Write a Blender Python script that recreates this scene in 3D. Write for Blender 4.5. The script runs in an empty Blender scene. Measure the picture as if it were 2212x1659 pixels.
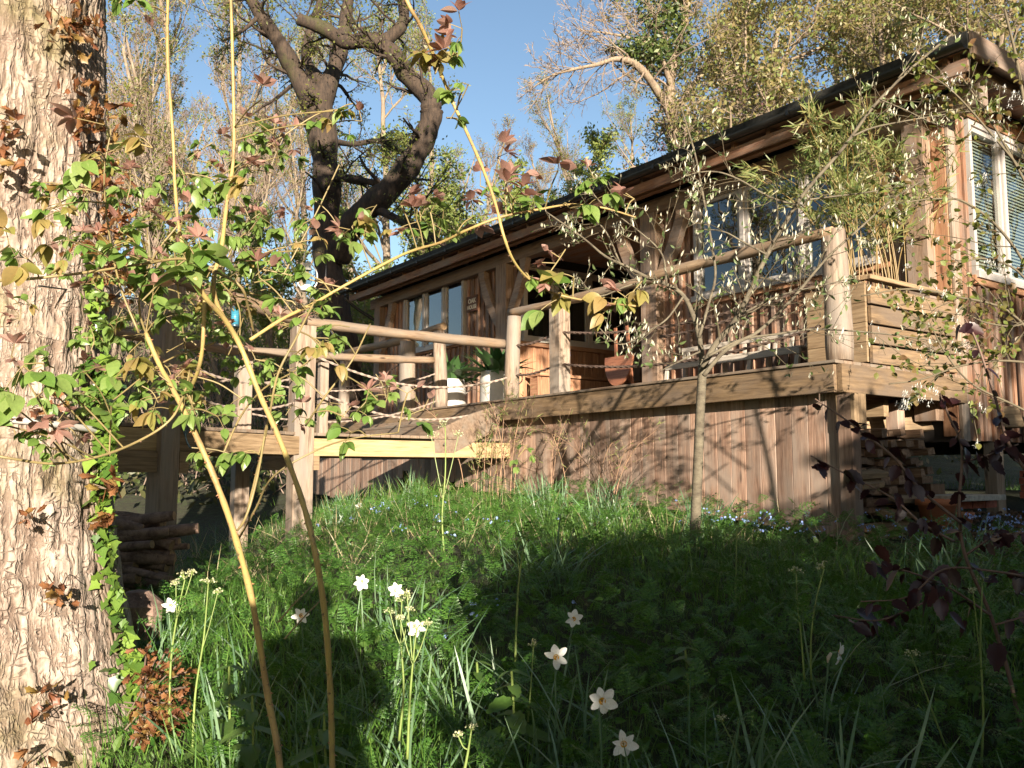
import bpy, bmesh, math, random
import numpy as np
from mathutils import Vector, Matrix, noise as mnoise
random.seed(7); RG = np.random.default_rng(11)
S = bpy.context.scene; COL = S.collection
R = math.radians
# ------------------------------------------------------------------ camera, sky, sun
PITCH = R(5.9); FOC = 1859.0
cam_d = bpy.data.cameras.new('camera'); cam = bpy.data.objects.new('camera', cam_d); COL.objects.link(cam)
cam.location = (0, 0, 0); cam.rotation_euler = (R(90) + PITCH, 0, 0)
cam_d.sensor_width = 36; cam_d.lens = 36 * FOC / 2212; cam_d.clip_start = 0.05; cam_d.clip_end = 1500
S.camera = cam
SUN_TO = Vector((0.2175, -1.0, 0.2227)).normalized()        # towards the sun
sun_d = bpy.data.lights.new('sun', 'SUN'); sun = bpy.data.objects.new('sun', sun_d); COL.objects.link(sun)
sun_d.energy = 5.0; sun_d.angle = R(0.5); sun_d.color = (1.0, 0.88, 0.72)
sun.rotation_euler = SUN_TO.to_track_quat('Z', 'Y').to_euler()
W_ = bpy.data.worlds.new('World'); S.world = W_; W_.use_nodes = True
nt = W_.node_tree; bg = nt.nodes['Background']
sky = nt.nodes.new('ShaderNodeTexSky'); sky.sky_type = 'NISHITA'; sky.sun_disc = False
sky.sun_elevation = math.asin(SUN_TO.z); sky.sun_rotation = math.atan2(SUN_TO.x, SUN_TO.y)
sky.air_density = 1.0; sky.dust_density = 0.6; sky.ozone_density = 1.6
nt.links.new(sky.outputs[0], bg.inputs[0]); bg.inputs[1].default_value = 0.078
S.view_settings.view_transform = 'Standard'; S.view_settings.look = 'None'
S.view_settings.exposure = 1.5; S.view_settings.gamma = 1.0; S.view_settings.use_curve_mapping = False
S.render.engine = 'CYCLES'; S.cycles.max_bounces = 6; S.cycles.transparent_max_bounces = 12

# ------------------------------------------------------------------ helpers
def at(dx, dy, Y):                      # a place in the garden: bearing and height read off the photo, distance Y in metres
    x = dx - 1106; u = 830 - dy
    yy = FOC * math.cos(PITCH) - u * math.sin(PITCH); zz = FOC * math.sin(PITCH) + u * math.cos(PITCH)
    return Vector((x * Y / yy, Y, zz * Y / yy))
def link(o, parent=None):
    COL.objects.link(o)
    if parent is not None: o.parent = parent
    return o
def tag(o, label=None, cat=None, group=None, kind=None):
    if label: o['label'] = label
    if cat: o['category'] = cat
    if group: o['group'] = group
    if kind: o['kind'] = kind
    return o
def empty(name, loc, label, cat, group=None, rz=0):
    o = bpy.data.objects.new(name, None); o.empty_display_size = 0.1; o.location = loc; o.rotation_euler = (0, 0, rz)
    link(o); return tag(o, label, cat, group)
def mesh_np(name, V, F, mats, parent=None, midx=None, smooth=False):
    """V (n,3); F (m,3|4) int array or list of such arrays"""
    if not isinstance(F, (list, tuple)): F = [F]
    F = [np.asarray(f, dtype=np.int32) for f in F if len(f)]
    me = bpy.data.meshes.new(name); V = np.asarray(V, dtype=np.float32)
    me.vertices.add(len(V)); me.vertices.foreach_set('co', V.ravel())
    tot = np.concatenate([np.full(len(f), f.shape[1], dtype=np.int32) for f in F])
    li = np.concatenate([f.ravel() for f in F]); st = np.zeros(len(tot), dtype=np.int32); st[1:] = np.cumsum(tot)[:-1]
    me.loops.add(len(li)); me.loops.foreach_set('vertex_index', li)
    me.polygons.add(len(tot)); me.polygons.foreach_set('loop_start', st); me.polygons.foreach_set('loop_total', tot)
    if midx is not None: me.polygons.foreach_set('material_index', np.asarray(midx, dtype=np.int32))
    me.polygons.foreach_set('use_smooth', np.full(len(tot), smooth, dtype=bool))
    for m in (mats if isinstance(mats, (list, tuple)) else [mats]): me.materials.append(m)
    me.update(calc_edges=True)
    o = bpy.data.objects.new(name, me); return link(o, parent)
class MB:
    """collects boxes, tubes and lathes into one mesh"""
    def __init__(s): s.V = []; s.F3 = []; s.F4 = []; s.n = 0
    def add(s, V, F):
        V = np.asarray(V, dtype=float); F = np.asarray(F) + s.n
        s.V.append(V); s.n += len(V); (s.F3 if F.shape[1] == 3 else s.F4).append(F)
    def box(s, lo, hi):
        x0, y0, z0 = lo; x1, y1, z1 = hi
        s.add([(x0,y0,z0),(x1,y0,z0),(x1,y1,z0),(x0,y1,z0),(x0,y0,z1),(x1,y0,z1),(x1,y1,z1),(x0,y1,z1)],
              [(0,3,2,1),(4,5,6,7),(0,1,5,4),(1,2,6,5),(2,3,7,6),(3,0,4,7)])
    def bar(s, a, b, w, t, n=(0,0,1)):
        a = Vector(a); b = Vector(b); x = (b - a).normalized(); n = Vector(n)
        y = n.cross(x); 
        if y.length < 1e-5: y = Vector((0,1,0)).cross(x)
        y.normalize(); z = x.cross(y); P = []
        for e in (a, b):
            for (i, j) in ((-1,-1),(1,-1),(1,1),(-1,1)): P.append(e + y*(i*w/2) + z*(j*t/2))
        s.add([tuple(p) for p in P], [(0,3,2,1),(4,5,6,7),(0,1,5,4),(1,2,6,5),(2,3,7,6),(3,0,4,7)])
    def tube(s, pts, rad, m=8, caps=True):
        P = np.array([tuple(p) for p in pts], dtype=float)[None]; r = np.broadcast_to(np.asarray(rad, dtype=float), (P.shape[1],))[None]
        V, F = tubes(P, r, m); s.add(V, F)
        if caps:
            K = P.shape[1]; c0 = len(V)
            s.add(P[0][[0, -1]], np.zeros((0, 3), int)) 
            base = s.n - 2 - len(V); f = []
            for i in range(m):
                j = (i + 1) % m
                f.append((base + j, base + i, s.n - 2)); f.append((base + (K-1)*m + i, base + (K-1)*m + j, s.n - 1))
            s.F3.append(np.array(f))
    def lathe(s, prof, c=(0,0,0), m=20):
        K = len(prof); a = np.arange(m) * 2 * np.pi / m; V = []
        for r, z in prof: V += [(c[0] + r*math.cos(t), c[1] + r*math.sin(t), c[2] + z) for t in a]
        F = [(k*m+i, k*m+(i+1) % m, (k+1)*m+(i+1) % m, (k+1)*m+i) for k in range(K-1) for i in range(m)]
        s.add(V, F)
    def poly(s, pts, th, n):           # flat outline given real thickness
        n = Vector(n).normalized() * th; P = [Vector(p) for p in pts]; k = len(P)
        V = [tuple(p) for p in P] + [tuple(p + n) for p in P]; b = s.n; c = sum(P, Vector()) / k
        V += [tuple(c), tuple(c + n)]; F = []
        for i in range(k):
            j = (i+1) % k; F += [(j, i, 2*k), (k+i, k+j, 2*k+1), (i, j, k+j), (i, k+j, k+i)]
        s.add(V, F)
    def build(s, name, mat, parent=None, smooth=False):
        fs = [np.concatenate(f) for f in (s.F3, s.F4) if len(f)]
        return mesh_np(name, np.concatenate(s.V), fs, mat, parent, smooth=smooth)
def tubes(P, Rd, m):
    """P (N,K,3) paths, Rd (N,K) radii -> verts, quads"""
    N, K, _ = P.shape; T = np.empty_like(P)
    T[:, 1:-1] = P[:, 2:] - P[:, :-2]; T[:, 0] = P[:, 1] - P[:, 0]; T[:, -1] = P[:, -1] - P[:, -2]
    T /= np.linalg.norm(T, axis=2, keepdims=True) + 1e-9
    avg = T.mean(axis=1); ref = np.where(np.abs(avg[:, 2:3]) < 0.75, np.array([[0, 0, 1.0]]), np.array([[1.0, 0.13, 0]]))
    ref = np.repeat(ref[:, None], K, axis=1)
    A = np.cross(T, ref); A /= np.linalg.norm(A, axis=2, keepdims=True) + 1e-9; B = np.cross(T, A)
    th = np.arange(m) * 2 * np.pi / m
    V = P[:, :, None] + Rd[:, :, None, None] * (A[:, :, None] * np.cos(th)[None, None, :, None] + B[:, :, None] * np.sin(th)[None, None, :, None])
    idx = np.arange(N * K * m).reshape(N, K, m); a = idx[:, :-1]; b = idx[:, 1:]
    F = np.stack([a, np.roll(a, -1, 2), np.roll(b, -1, 2), b], axis=-1).reshape(-1, 4)
    return V.reshape(-1, 3), F
def spline(pts, k=6):                   # smooth path through points (Catmull-Rom)
    P = [Vector(p) for p in pts]; P = [P[0]*2 - P[1]] + P + [P[-1]*2 - P[-2]]; out = []
    for i in range(1, len(P) - 2):
        for j in range(k):
            t = j / k; a, b, c, d = P[i-1:i+3]
            out.append(0.5 * ((2*b) + (c-a)*t + (2*a-5*b+4*c-d)*t*t + (3*b-a-3*c+d)*t**3))
    out.append(P[-2]); return out

# ------------------------------------------------------------------ materials
def mat(name):
    m = bpy.data.materials.new(name); m.use_nodes = True; n = m.node_tree.nodes; n.clear()
    out = n.new('ShaderNodeOutputMaterial'); return m, m.node_tree, out
def N(t, typ, **kw):
    n = t.nodes.new(typ)
    for k, v in kw.items():
        if k.startswith('i_'): n.inputs[k[2:].replace('_', ' ')].default_value = v
        else: setattr(n, k, v)
    return n
def ramp(t, fac, stops):
    r = t.nodes.new('ShaderNodeValToRGB'); e = r.color_ramp.elements
    while len(e) < len(stops): e.new(0.5)
    for i, (p, c) in enumerate(stops): e[i].position = p; e[i].color = (*c, 1)
    t.links.new(fac, r.inputs[0]); return r.outputs[0]
def mixc(t, fac, a, b, mode='MIX'):
    m = t.nodes.new('ShaderNodeMix'); m.data_type = 'RGBA'; m.blend_type = mode
    for s, v in ((m.inputs[0], fac), (m.inputs[6], a), (m.inputs[7], b)):
        if isinstance(v, (int, float)): s.default_value = v
        elif isinstance(v, tuple): s.default_value = (*v, 1)
        else: t.links.new(v, s)
    return m.outputs[2]
def coords(t, scale, rand=True, kind='Object'):
    tc = N(t, 'ShaderNodeTexCoord'); mp = N(t, 'ShaderNodeMapping'); mp.inputs['Scale'].default_value = scale
    t.links.new(tc.outputs[kind], mp.inputs[0])
    if rand:
        oi = N(t, 'ShaderNodeObjectInfo'); ml = N(t, 'ShaderNodeMath', operation='MULTIPLY'); ml.inputs[1].default_value = 37.0
        t.links.new(oi.outputs['Random'], ml.inputs[0]); t.links.new(ml.outputs[0], mp.inputs['Location'])
    return mp.outputs[0]
def noise(t, vec, scale, detail=4, rough=0.55, out='Fac'):
    n = N(t, 'ShaderNodeTexNoise'); n.inputs['Scale'].default_value = scale; n.inputs['Detail'].default_value = detail
    n.inputs['Roughness'].default_value = rough
    if vec is not None: t.links.new(vec, n.inputs['Vector'])
    return n.outputs[out]
def bump(t, h, strength, dist):
    b = N(t, 'ShaderNodeBump'); b.inputs['Strength'].default_value = strength; b.inputs['Distance'].default_value = dist
    t.links.new(h, b.inputs['Height']); return b.outputs[0]
def wood(name, dark, mid, light, rough=0.75, grey=None, knots=True, var=0.35):
    m, t, out = mat(name); p = N(t, 'ShaderNodeBsdfPrincipled'); p.inputs['Roughness'].default_value = rough
    v = coords(t, (1.3, 16, 16)); g1 = noise(t, v, 2.2, 5, 0.6)
    c = ramp(t, g1, [(0.28, dark), (0.5, mid), (0.72, light)])
    v2 = coords(t, (4, 110, 110)); g2 = noise(t, v2, 1.6, 3, 0.6)
    c = mixc(t, 0.45, c, ramp(t, g2, [(0.35, (0.45,)*3), (0.6, (1.15,)*3)]), 'MULTIPLY')
    h = g2
    if knots:
        v3 = coords(t, (2.2, 9, 9)); vo = N(t, 'ShaderNodeTexVoronoi'); vo.inputs['Scale'].default_value = 0.8; t.links.new(v3, vo.inputs['Vector'])
        k = ramp(t, vo.outputs['Distance'], [(0.05, (0, 0, 0)), (0.13, (1, 1, 1))])
        c = mixc(t, k, tuple(0.5 * q for q in dark), c)
    if grey:
        v4 = coords(t, (1.1, 3, 3)); g = noise(t, v4, 1.4, 4, 0.6)
        c = mixc(t, ramp(t, g, [(0.42, (0, 0, 0)), (0.62, (0.8,)*3)]), c, grey)
    oi = N(t, 'ShaderNodeObjectInfo'); mr = N(t, 'ShaderNodeMapRange'); mr.inputs['To Min'].default_value = 1 - var; mr.inputs['To Max'].default_value = 1 + var
    t.links.new(oi.outputs['Random'], mr.inputs[0]); hs = N(t, 'ShaderNodeHueSaturation'); t.links.new(mr.outputs[0], hs.inputs['Value'])
    t.links.new(c, hs.inputs['Color']); t.links.new(hs.outputs[0], p.inputs['Base Color'])
    t.links.new(bump(t, h, 0.5, 0.004), p.inputs['Normal']); t.links.new(p.outputs[0], out.inputs[0]); return m
def plain(name, col, rough=0.6, metal=0.0, var=0.15, scale=6.0, b=0.15):
    m, t, out = mat(name); p = N(t, 'ShaderNodeBsdfPrincipled'); p.inputs['Roughness'].default_value = rough; p.inputs['Metallic'].default_value = metal
    v = coords(t, (1, 1, 1)); n = noise(t, v, scale, 6, 0.65)
    c = ramp(t, n, [(0.3, tuple(q * (1 - 2*var) for q in col)), (0.7, tuple(min(1, q * (1 + var)) for q in col))])
    t.links.new(c, p.inputs['Base Color']); t.links.new(bump(t, n, b, 0.01), p.inputs['Normal']); t.links.new(p.outputs[0], out.inputs[0]); return m
def leaf(name, cols, trans=0.35, rough=0.45, tcol=None, island=True):
    m, t, out = mat(name); p = N(t, 'ShaderNodeBsdfPrincipled'); p.inputs['Roughness'].default_value = rough
    oi = N(t, 'ShaderNodeObjectInfo'); ge = N(t, 'ShaderNodeNewGeometry'); ad = N(t, 'ShaderNodeMath', operation='ADD')
    t.links.new(oi.outputs['Random'], ad.inputs[0])
    if island: t.links.new(ge.outputs['Random Per Island'], ad.inputs[1])
    fr = N(t, 'ShaderNodeMath', operation='FRACT'); t.links.new(ad.outputs[0], fr.inputs[0])
    k = len(cols); c = ramp(t, fr.outputs[0], [(i / max(1, k-1), q) for i, q in enumerate(cols)])
    v = coords(t, (1, 1, 1)); n = noise(t, v, 9, 3)
    c = mixc(t, 0.35, c, ramp(t, n, [(0.3, (0.6,)*3), (0.7, (1.2,)*3)]), 'MULTIPLY')
    t.links.new(c, p.inputs['Base Color']); tr = N(t, 'ShaderNodeBsdfTranslucent')
    c2 = mixc(t, 0.6, c, tcol if tcol else tuple(min(1, q * 1.5) for q in cols[0])); t.links.new(c2, tr.inputs[0])
    mx = N(t, 'ShaderNodeMixShader'); mx.inputs[0].default_value = trans
    t.links.new(p.outputs[0], mx.inputs[1]); t.links.new(tr.outputs[0], mx.inputs[2]); t.links.new(mx.outputs[0], out.inputs[0]); return m
def bark(name, dark, light, moss=None, scale=1.0, mossamt=0.55, vert=5.0):
    m, t, out = mat(name); p = N(t, 'ShaderNodeBsdfPrincipled'); p.inputs['Roughness'].default_value = 0.9
    v = coords(t, (scale * vert, scale * vert, scale), False); n1 = noise(t, v, 3.0, 8, 0.7)
    c = ramp(t, n1, [(0.34, dark), (0.62, light)])
    v2 = coords(t, (scale, scale, scale), False)
    if moss:
        n2 = noise(t, v2, 1.3, 6, 0.7); c = mixc(t, ramp(t, n2, [(mossamt, (0, 0, 0)), (mossamt + 0.12, (0.85,)*3)]), c, moss)
    n3 = noise(t, v2, 40, 4, 0.7); c = mixc(t, 0.5, c, ramp(t, n3, [(0.3, (0.6,)*3), (0.7, (1.25,)*3)]), 'MULTIPLY')
    t.links.new(c, p.inputs['Base Color']); t.links.new(bump(t, n1, 0.8, 0.02), p.inputs['Normal']); t.links.new(p.outputs[0], out.inputs[0]); return m
M = {}
M['cedar'] = wood('cedar', (0.13, 0.055, 0.03), (0.28, 0.14, 0.08), (0.38, 0.215, 0.13), grey=(0.25, 0.195, 0.16), var=0.45)
M['cedar_new'] = wood('cedar_new', (0.22, 0.09, 0.045), (0.36, 0.185, 0.10), (0.46, 0.265, 0.155), var=0.2)
M['skirt'] = wood('skirt', (0.14, 0.075, 0.048), (0.30, 0.185, 0.13), (0.42, 0.28, 0.20), grey=(0.30, 0.235, 0.19), var=0.4)
M['post'] = wood('post', (0.12, 0.075, 0.05), (0.27, 0.20, 0.145), (0.38, 0.30, 0.23), grey=(0.24, 0.205, 0.175), var=0.15)
M['oakbeam'] = wood('oakbeam', (0.13, 0.075, 0.045), (0.25, 0.165, 0.11), (0.33, 0.235, 0.17), grey=(0.24, 0.19, 0.16), var=0.15, knots=False)
M['log'] = wood('log', (0.13, 0.075, 0.04), (0.28, 0.185, 0.11), (0.38, 0.27, 0.175), grey=(0.23, 0.185, 0.145), var=0.15)
M['pine'] = wood('pine', (0.15, 0.095, 0.05), (0.27, 0.185, 0.105), (0.35, 0.25, 0.15), var=0.12)
M['pine_new'] = wood('pine_new', (0.32, 0.215, 0.10), (0.45, 0.32, 0.165), (0.52, 0.39, 0.21), var=0.08)
M['fascia'] = wood('fascia', (0.09, 0.055, 0.028), (0.20, 0.13, 0.07), (0.28, 0.19, 0.105), grey=(0.15, 0.11, 0.08), var=0.15)
M['decking'] = wood('decking', (0.11, 0.07, 0.045), (0.20, 0.135, 0.09), (0.28, 0.2, 0.14), grey=(0.2, 0.165, 0.13), var=0.2)
M['silver'] = wood('silver', (0.34, 0.29, 0.23), (0.50, 0.44, 0.37), (0.60, 0.54, 0.47), var=0.1, knots=False)
M['table'] = wood('table', (0.17, 0.06, 0.035), (0.27, 0.11, 0.06), (0.33, 0.15, 0.085), rough=0.5, knots=False, var=0.05)
M['redwood'] = wood('redwood', (0.28, 0.055, 0.03), (0.42, 0.10, 0.055), (0.50, 0.14, 0.08), knots=False, var=0.1)
M['frame'] = plain('frame', (0.40, 0.365, 0.34), 0.5, var=0.06)
M['blind'] = plain('blind', (0.72, 0.69, 0.62), 0.5, var=0.04)
M['black'] = plain('black', (0.025, 0.025, 0.024), 0.4, var=0.3)
M['roof'] = plain('roof', (0.035, 0.036, 0.032), 0.9, var=0.4, scale=14, b=0.6)
M['dark'] = plain('dark', (0.035, 0.028, 0.024), 0.9)
M['room'] = plain('room', (0.10, 0.085, 0.07), 0.9)
M['grey_metal'] = plain('grey_metal', (0.42, 0.43, 0.45), 0.45, 0.3)
M['zinc'] = plain('zinc', (0.60, 0.585, 0.55), 0.55, 0.25, var=0.12, scale=5)
M['iron'] = plain('iron', (0.03, 0.03, 0.035), 0.5, 0.5)
M['bluesteel'] = plain('bluesteel', (0.13, 0.20, 0.24), 0.35, 0.7)
M['chrome'] = plain('chrome', (0.75, 0.76, 0.78), 0.2, 0.9, var=0.05)
M['blue'] = plain('blue', (0.02, 0.12, 0.36), 0.35, var=0.08)
M['feeder'] = plain('feeder', (0.05, 0.25, 0.36), 0.4)
M['bluepipe'] = plain('bluepipe', (0.07, 0.33, 0.62), 0.45, var=0.05)
M['white'] = plain('white', (0.72, 0.72, 0.69), 0.5, var=0.05)
M['concrete'] = plain('concrete', (0.42, 0.40, 0.36), 0.9, var=0.2, scale=20)
M['terracotta'] = plain('terracotta', (0.46, 0.17, 0.085), 0.8, var=0.12)
M['brick'] = plain('brick', (0.34, 0.10, 0.06), 0.9, var=0.25, scale=20)
M['soil'] = plain('soil', (0.06, 0.04, 0.028), 1.0, var=0.35, scale=20, b=1.0)
M['rope_light'] = plain('rope_light', (0.33, 0.26, 0.215), 0.9, var=0.15, scale=40)
M['rope_dark'] = plain('rope_dark', (0.13, 0.085, 0.065), 0.9, var=0.2, scale=40)
M['cable'] = plain('cable', (0.46, 0.45, 0.42), 0.7)
M['paper'] = plain('paper', (0.8, 0.78, 0.7), 0.8, var=0.03)
M['signboard'] = wood('signboard', (0.07, 0.03, 0.018), (0.13, 0.055, 0.03), (0.17, 0.075, 0.045), knots=False, var=0.02)
M['signtext'] = plain('signtext', (0.72, 0.63, 0.48), 0.8, var=0.05)
M['endgrain'] = plain('endgrain', (0.42, 0.28, 0.16), 0.9, var=0.25, scale=25)
M['logbark'] = bark('logbark', (0.10, 0.06, 0.045), (0.34, 0.23, 0.18), vert=1.0, scale=4)
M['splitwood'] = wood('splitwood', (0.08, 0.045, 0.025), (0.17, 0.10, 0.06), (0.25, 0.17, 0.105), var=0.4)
M['treebark'] = bark('treebark', (0.13, 0.09, 0.06), (0.30, 0.235, 0.165), scale=1.0)
M['paletrunk'] = bark('paletrunk', (0.12, 0.085, 0.06), (0.30, 0.24, 0.175), moss=(0.14, 0.13, 0.045), scale=1.0, mossamt=0.52)
M['darkbark'] = bark('darkbark', (0.018, 0.012, 0.009), (0.07, 0.046, 0.03), moss=(0.055, 0.055, 0.018), scale=1.2, mossamt=0.56)
M['twig'] = plain('twig', (0.22, 0.165, 0.12), 0.8)
M['twigpink'] = plain('twigpink', (0.21, 0.15, 0.115), 0.8)
M['youngbark'] = bark('youngbark', (0.07, 0.055, 0.038), (0.17, 0.145, 0.10), scale=5, vert=0.4)
M['budtwig'] = plain('budtwig', (0.13, 0.105, 0.065), 0.8)
M['rosestem'] = plain('rosestem', (0.34, 0.235, 0.10), 0.45, var=0.3, scale=9)
def stem_mat():
    m, t, out = mat('rosestem'); p = N(t, 'ShaderNodeBsdfPrincipled'); p.inputs['Roughness'].default_value = 0.55; v = coords(t, (1, 1, 1), False); n1 = noise(t, v, 7, 4, 0.6); n2 = noise(t, v, 45, 4, 0.7)
    c = ramp(t, n1, [(0.3, (0.20, 0.125, 0.06)), (0.45, (0.36, 0.25, 0.10)), (0.62, (0.38, 0.30, 0.10)), (0.75, (0.26, 0.16, 0.10))]); c = mixc(t, ramp(t, n2, [(0.33, (1, 1, 1)), (0.40, (0, 0, 0))]), c, (0.10, 0.07, 0.045))
    t.links.new(c, p.inputs['Base Color']); t.links.new(bump(t, n2, 0.5, 0.003), p.inputs['Normal']); t.links.new(p.outputs[0], out.inputs[0]); return m
M['rosestem'] = stem_mat()
M['rosetwig'] = plain('rosetwig', (0.25, 0.195, 0.085), 0.5, var=0.2)
M['thorn'] = plain('thorn', (0.36, 0.17, 0.09), 0.5)
M['leafgreen'] = leaf('leafgreen', [(0.10, 0.19, 0.035), (0.17, 0.26, 0.06), (0.22, 0.29, 0.09)], trans=0.3, tcol=(0.30, 0.42, 0.07), rough=0.4)
M['leafyellow'] = leaf('leafyellow', [(0.24, 0.25, 0.06), (0.30, 0.24, 0.08), (0.33, 0.22, 0.09)], tcol=(0.45, 0.38, 0.08))
M['leafpink'] = leaf('leafpink', [(0.44, 0.27, 0.22), (0.34, 0.18, 0.145), (0.50, 0.34, 0.28)], trans=0.42, tcol=(0.62, 0.30, 0.21))
M['ivy'] = leaf('ivy', [(0.045, 0.10, 0.02), (0.10, 0.18, 0.03), (0.20, 0.30, 0.05)], trans=0.15, rough=0.3)
M['oakleafbrown'] = leaf('oakleafbrown', [(0.27, 0.125, 0.05), (0.20, 0.075, 0.038), (0.27, 0.185, 0.05)], trans=0.25, tcol=(0.38, 0.18, 0.05))
M['oakleaf'] = leaf('oakleaf', [(0.13, 0.16, 0.03), (0.20, 0.20, 0.045), (0.10, 0.13, 0.02)], trans=0.4, tcol=(0.35, 0.36, 0.06))
M['budleaf'] = leaf('budleaf', [(0.23, 0.20, 0.065), (0.26, 0.195, 0.09), (0.20, 0.21, 0.06), (0.16, 0.22, 0.055)], trans=0.35, tcol=(0.30, 0.25, 0.07))
M['limeleaf'] = leaf('limeleaf', [(0.18, 0.24, 0.05), (0.26, 0.30, 0.08), (0.12, 0.17, 0.04)], trans=0.4, tcol=(0.38, 0.45, 0.1))
M['evergreen'] = leaf('evergreen', [(0.045, 0.075, 0.02), (0.08, 0.12, 0.03), (0.15, 0.18, 0.05)], trans=0.2)
M['purpleleaf'] = leaf('purpleleaf', [(0.16, 0.07, 0.09), (0.24, 0.10, 0.11)], trans=0.3, tcol=(0.3, 0.1, 0.12))
M['silverbud'] = leaf('silverbud', [(0.58, 0.55, 0.43), (0.42, 0.42, 0.30), (0.66, 0.63, 0.52)], trans=0.25, tcol=(0.6, 0.62, 0.4))
M['youngleaf'] = leaf('youngleaf', [(0.10, 0.15, 0.05), (0.16, 0.21, 0.08), (0.07, 0.11, 0.04)], trans=0.3, tcol=(0.25, 0.35, 0.08))
M['bamboo'] = leaf('bamboo', [(0.10, 0.16, 0.04), (0.20, 0.24, 0.08), (0.34, 0.30, 0.13), (0.14, 0.20, 0.05)], trans=0.35, tcol=(0.3, 0.36, 0.1))
M['cane'] = plain('cane', (0.24, 0.16, 0.055), 0.4)
M['canedry'] = plain('canedry', (0.34, 0.21, 0.13), 0.7)
M['hazel'] = leaf('hazel', [(0.022, 0.009, 0.012), (0.032, 0.012, 0.015), (0.055, 0.015, 0.016)], trans=0.2, tcol=(0.12, 0.02, 0.02), rough=0.4)
M['hazeltwig'] = plain('hazeltwig', (0.16, 0.10, 0.075), 0.7)
M['amel'] = leaf('amel', [(0.12, 0.17, 0.03), (0.20, 0.22, 0.05), (0.17, 0.085, 0.045), (0.09, 0.13, 0.03)], trans=0.35, tcol=(0.35, 0.4, 0.06))
M['petal'] = leaf('petal', [(0.80, 0.80, 0.76), (0.84, 0.84, 0.80)], trans=0.3, tcol=(0.8, 0.82, 0.75), rough=0.5)
M['corona'] = leaf('corona', [(0.72, 0.38, 0.03), (0.76, 0.44, 0.04)], trans=0.2, tcol=(0.8, 0.45, 0.03))
M['withered'] = leaf('withered', [(0.62, 0.55, 0.45), (0.5, 0.42, 0.33)], trans=0.2)
M['narleaf'] = leaf('narleaf', [(0.085, 0.16, 0.085), (0.12, 0.21, 0.11), (0.18, 0.27, 0.15)], trans=0.1, tcol=(0.2, 0.35, 0.12), rough=0.35)
M['grass'] = leaf('grass', [(0.045, 0.12, 0.018), (0.08, 0.18, 0.028), (0.14, 0.235, 0.045)], trans=0.2, tcol=(0.26, 0.42, 0.03), rough=0.45)
M['straw'] = leaf('straw', [(0.30, 0.26, 0.13), (0.38, 0.33, 0.2)], trans=0.2)
M['parsley'] = leaf('parsley', [(0.035, 0.10, 0.016), (0.06, 0.155, 0.024), (0.10, 0.21, 0.035)], trans=0.2, tcol=(0.22, 0.42, 0.03))
M['stemgreen'] = plain('stemgreen', (0.20, 0.27, 0.07), 0.5)
M['umbel'] = leaf('umbel', [(0.38, 0.40, 0.20), (0.55, 0.54, 0.36)], trans=0.2)
M['nettle'] = leaf('nettle', [(0.075, 0.15, 0.03), (0.11, 0.19, 0.04)], trans=0.3, tcol=(0.2, 0.34, 0.05))
M['fmn'] = leaf('fmn', [(0.22, 0.34, 0.72), (0.34, 0.45, 0.78)], trans=0.1)
M['tulipleaf'] = leaf('tulipleaf', [(0.055, 0.13, 0.04), (0.085, 0.17, 0.055)], trans=0.2, rough=0.4, tcol=(0.15, 0.3, 0.06))
M['brush'] = leaf('brush', [(0.12, 0.11, 0.05), (0.09, 0.11, 0.035), (0.06, 0.09, 0.025), (0.16, 0.13, 0.07)], trans=0.3)
M['skin'] = plain('skin', (0.5, 0.3, 0.22), 0.6); M['coat'] = plain('coat', (0.05, 0.06, 0.09), 0.9); M['hair'] = plain('hair', (0.08, 0.05, 0.03), 0.8)
def glass_mat():
    m, t, out = mat('glass'); gl = N(t, 'ShaderNodeBsdfGlossy'); gl.inputs['Roughness'].default_value = 0.01
    tr = N(t, 'ShaderNodeBsdfTransparent'); tr.inputs[0].default_value = (0.75, 0.8, 0.78, 1); fr = N(t, 'ShaderNodeFresnel'); fr.inputs[0].default_value = 1.55
    ma = N(t, 'ShaderNodeMath', operation='MULTIPLY_ADD'); ma.inputs[1].default_value = 2.6; ma.inputs[2].default_value = 0.05; ma.use_clamp = True
    t.links.new(fr.outputs[0], ma.inputs[0])
    n = noise(t, coords(t, (1, 1, 1)), 1.3, 2); t.links.new(bump(t, n, 0.06, 0.05), gl.inputs['Normal'])
    ge = N(t, 'ShaderNodeNewGeometry'); iv = N(t, 'ShaderNodeMath', operation='SUBTRACT'); iv.inputs[0].default_value = 1.0; t.links.new(ge.outputs['Backfacing'], iv.inputs[1]); mm = N(t, 'ShaderNodeMath', operation='MULTIPLY'); t.links.new(ma.outputs[0], mm.inputs[0]); t.links.new(iv.outputs[0], mm.inputs[1])
    mx = N(t, 'ShaderNodeMixShader'); t.links.new(mm.outputs[0], mx.inputs[0]); t.links.new(tr.outputs[0], mx.inputs[1]); t.links.new(gl.outputs[0], mx.inputs[2])
    t.links.new(mx.outputs[0], out.inputs[0]); return m
M['glass'] = glass_mat()
def ground_mat():
    m, t, out = mat('ground'); p = N(t, 'ShaderNodeBsdfPrincipled'); p.inputs['Roughness'].default_value = 1.0
    v = coords(t, (1, 1, 1), False); n1 = noise(t, v, 0.5, 6, 0.7); n2 = noise(t, v, 9, 6, 0.7)
    c = ramp(t, n2, [(0.3, (0.022, 0.017, 0.011)), (0.5, (0.035, 0.04, 0.014)), (0.7, (0.05, 0.075, 0.02))])
    c = mixc(t, ramp(t, n1, [(0.45, (0, 0, 0)), (0.6, (0.4,)*3)]), c, (0.06, 0.045, 0.03))
    t.links.new(c, p.inputs['Base Color']); t.links.new(bump(t, n2, 1.0, 0.05), p.inputs['Normal']); t.links.new(p.outputs[0], out.inputs[0]); return m
M['ground'] = ground_mat()

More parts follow.
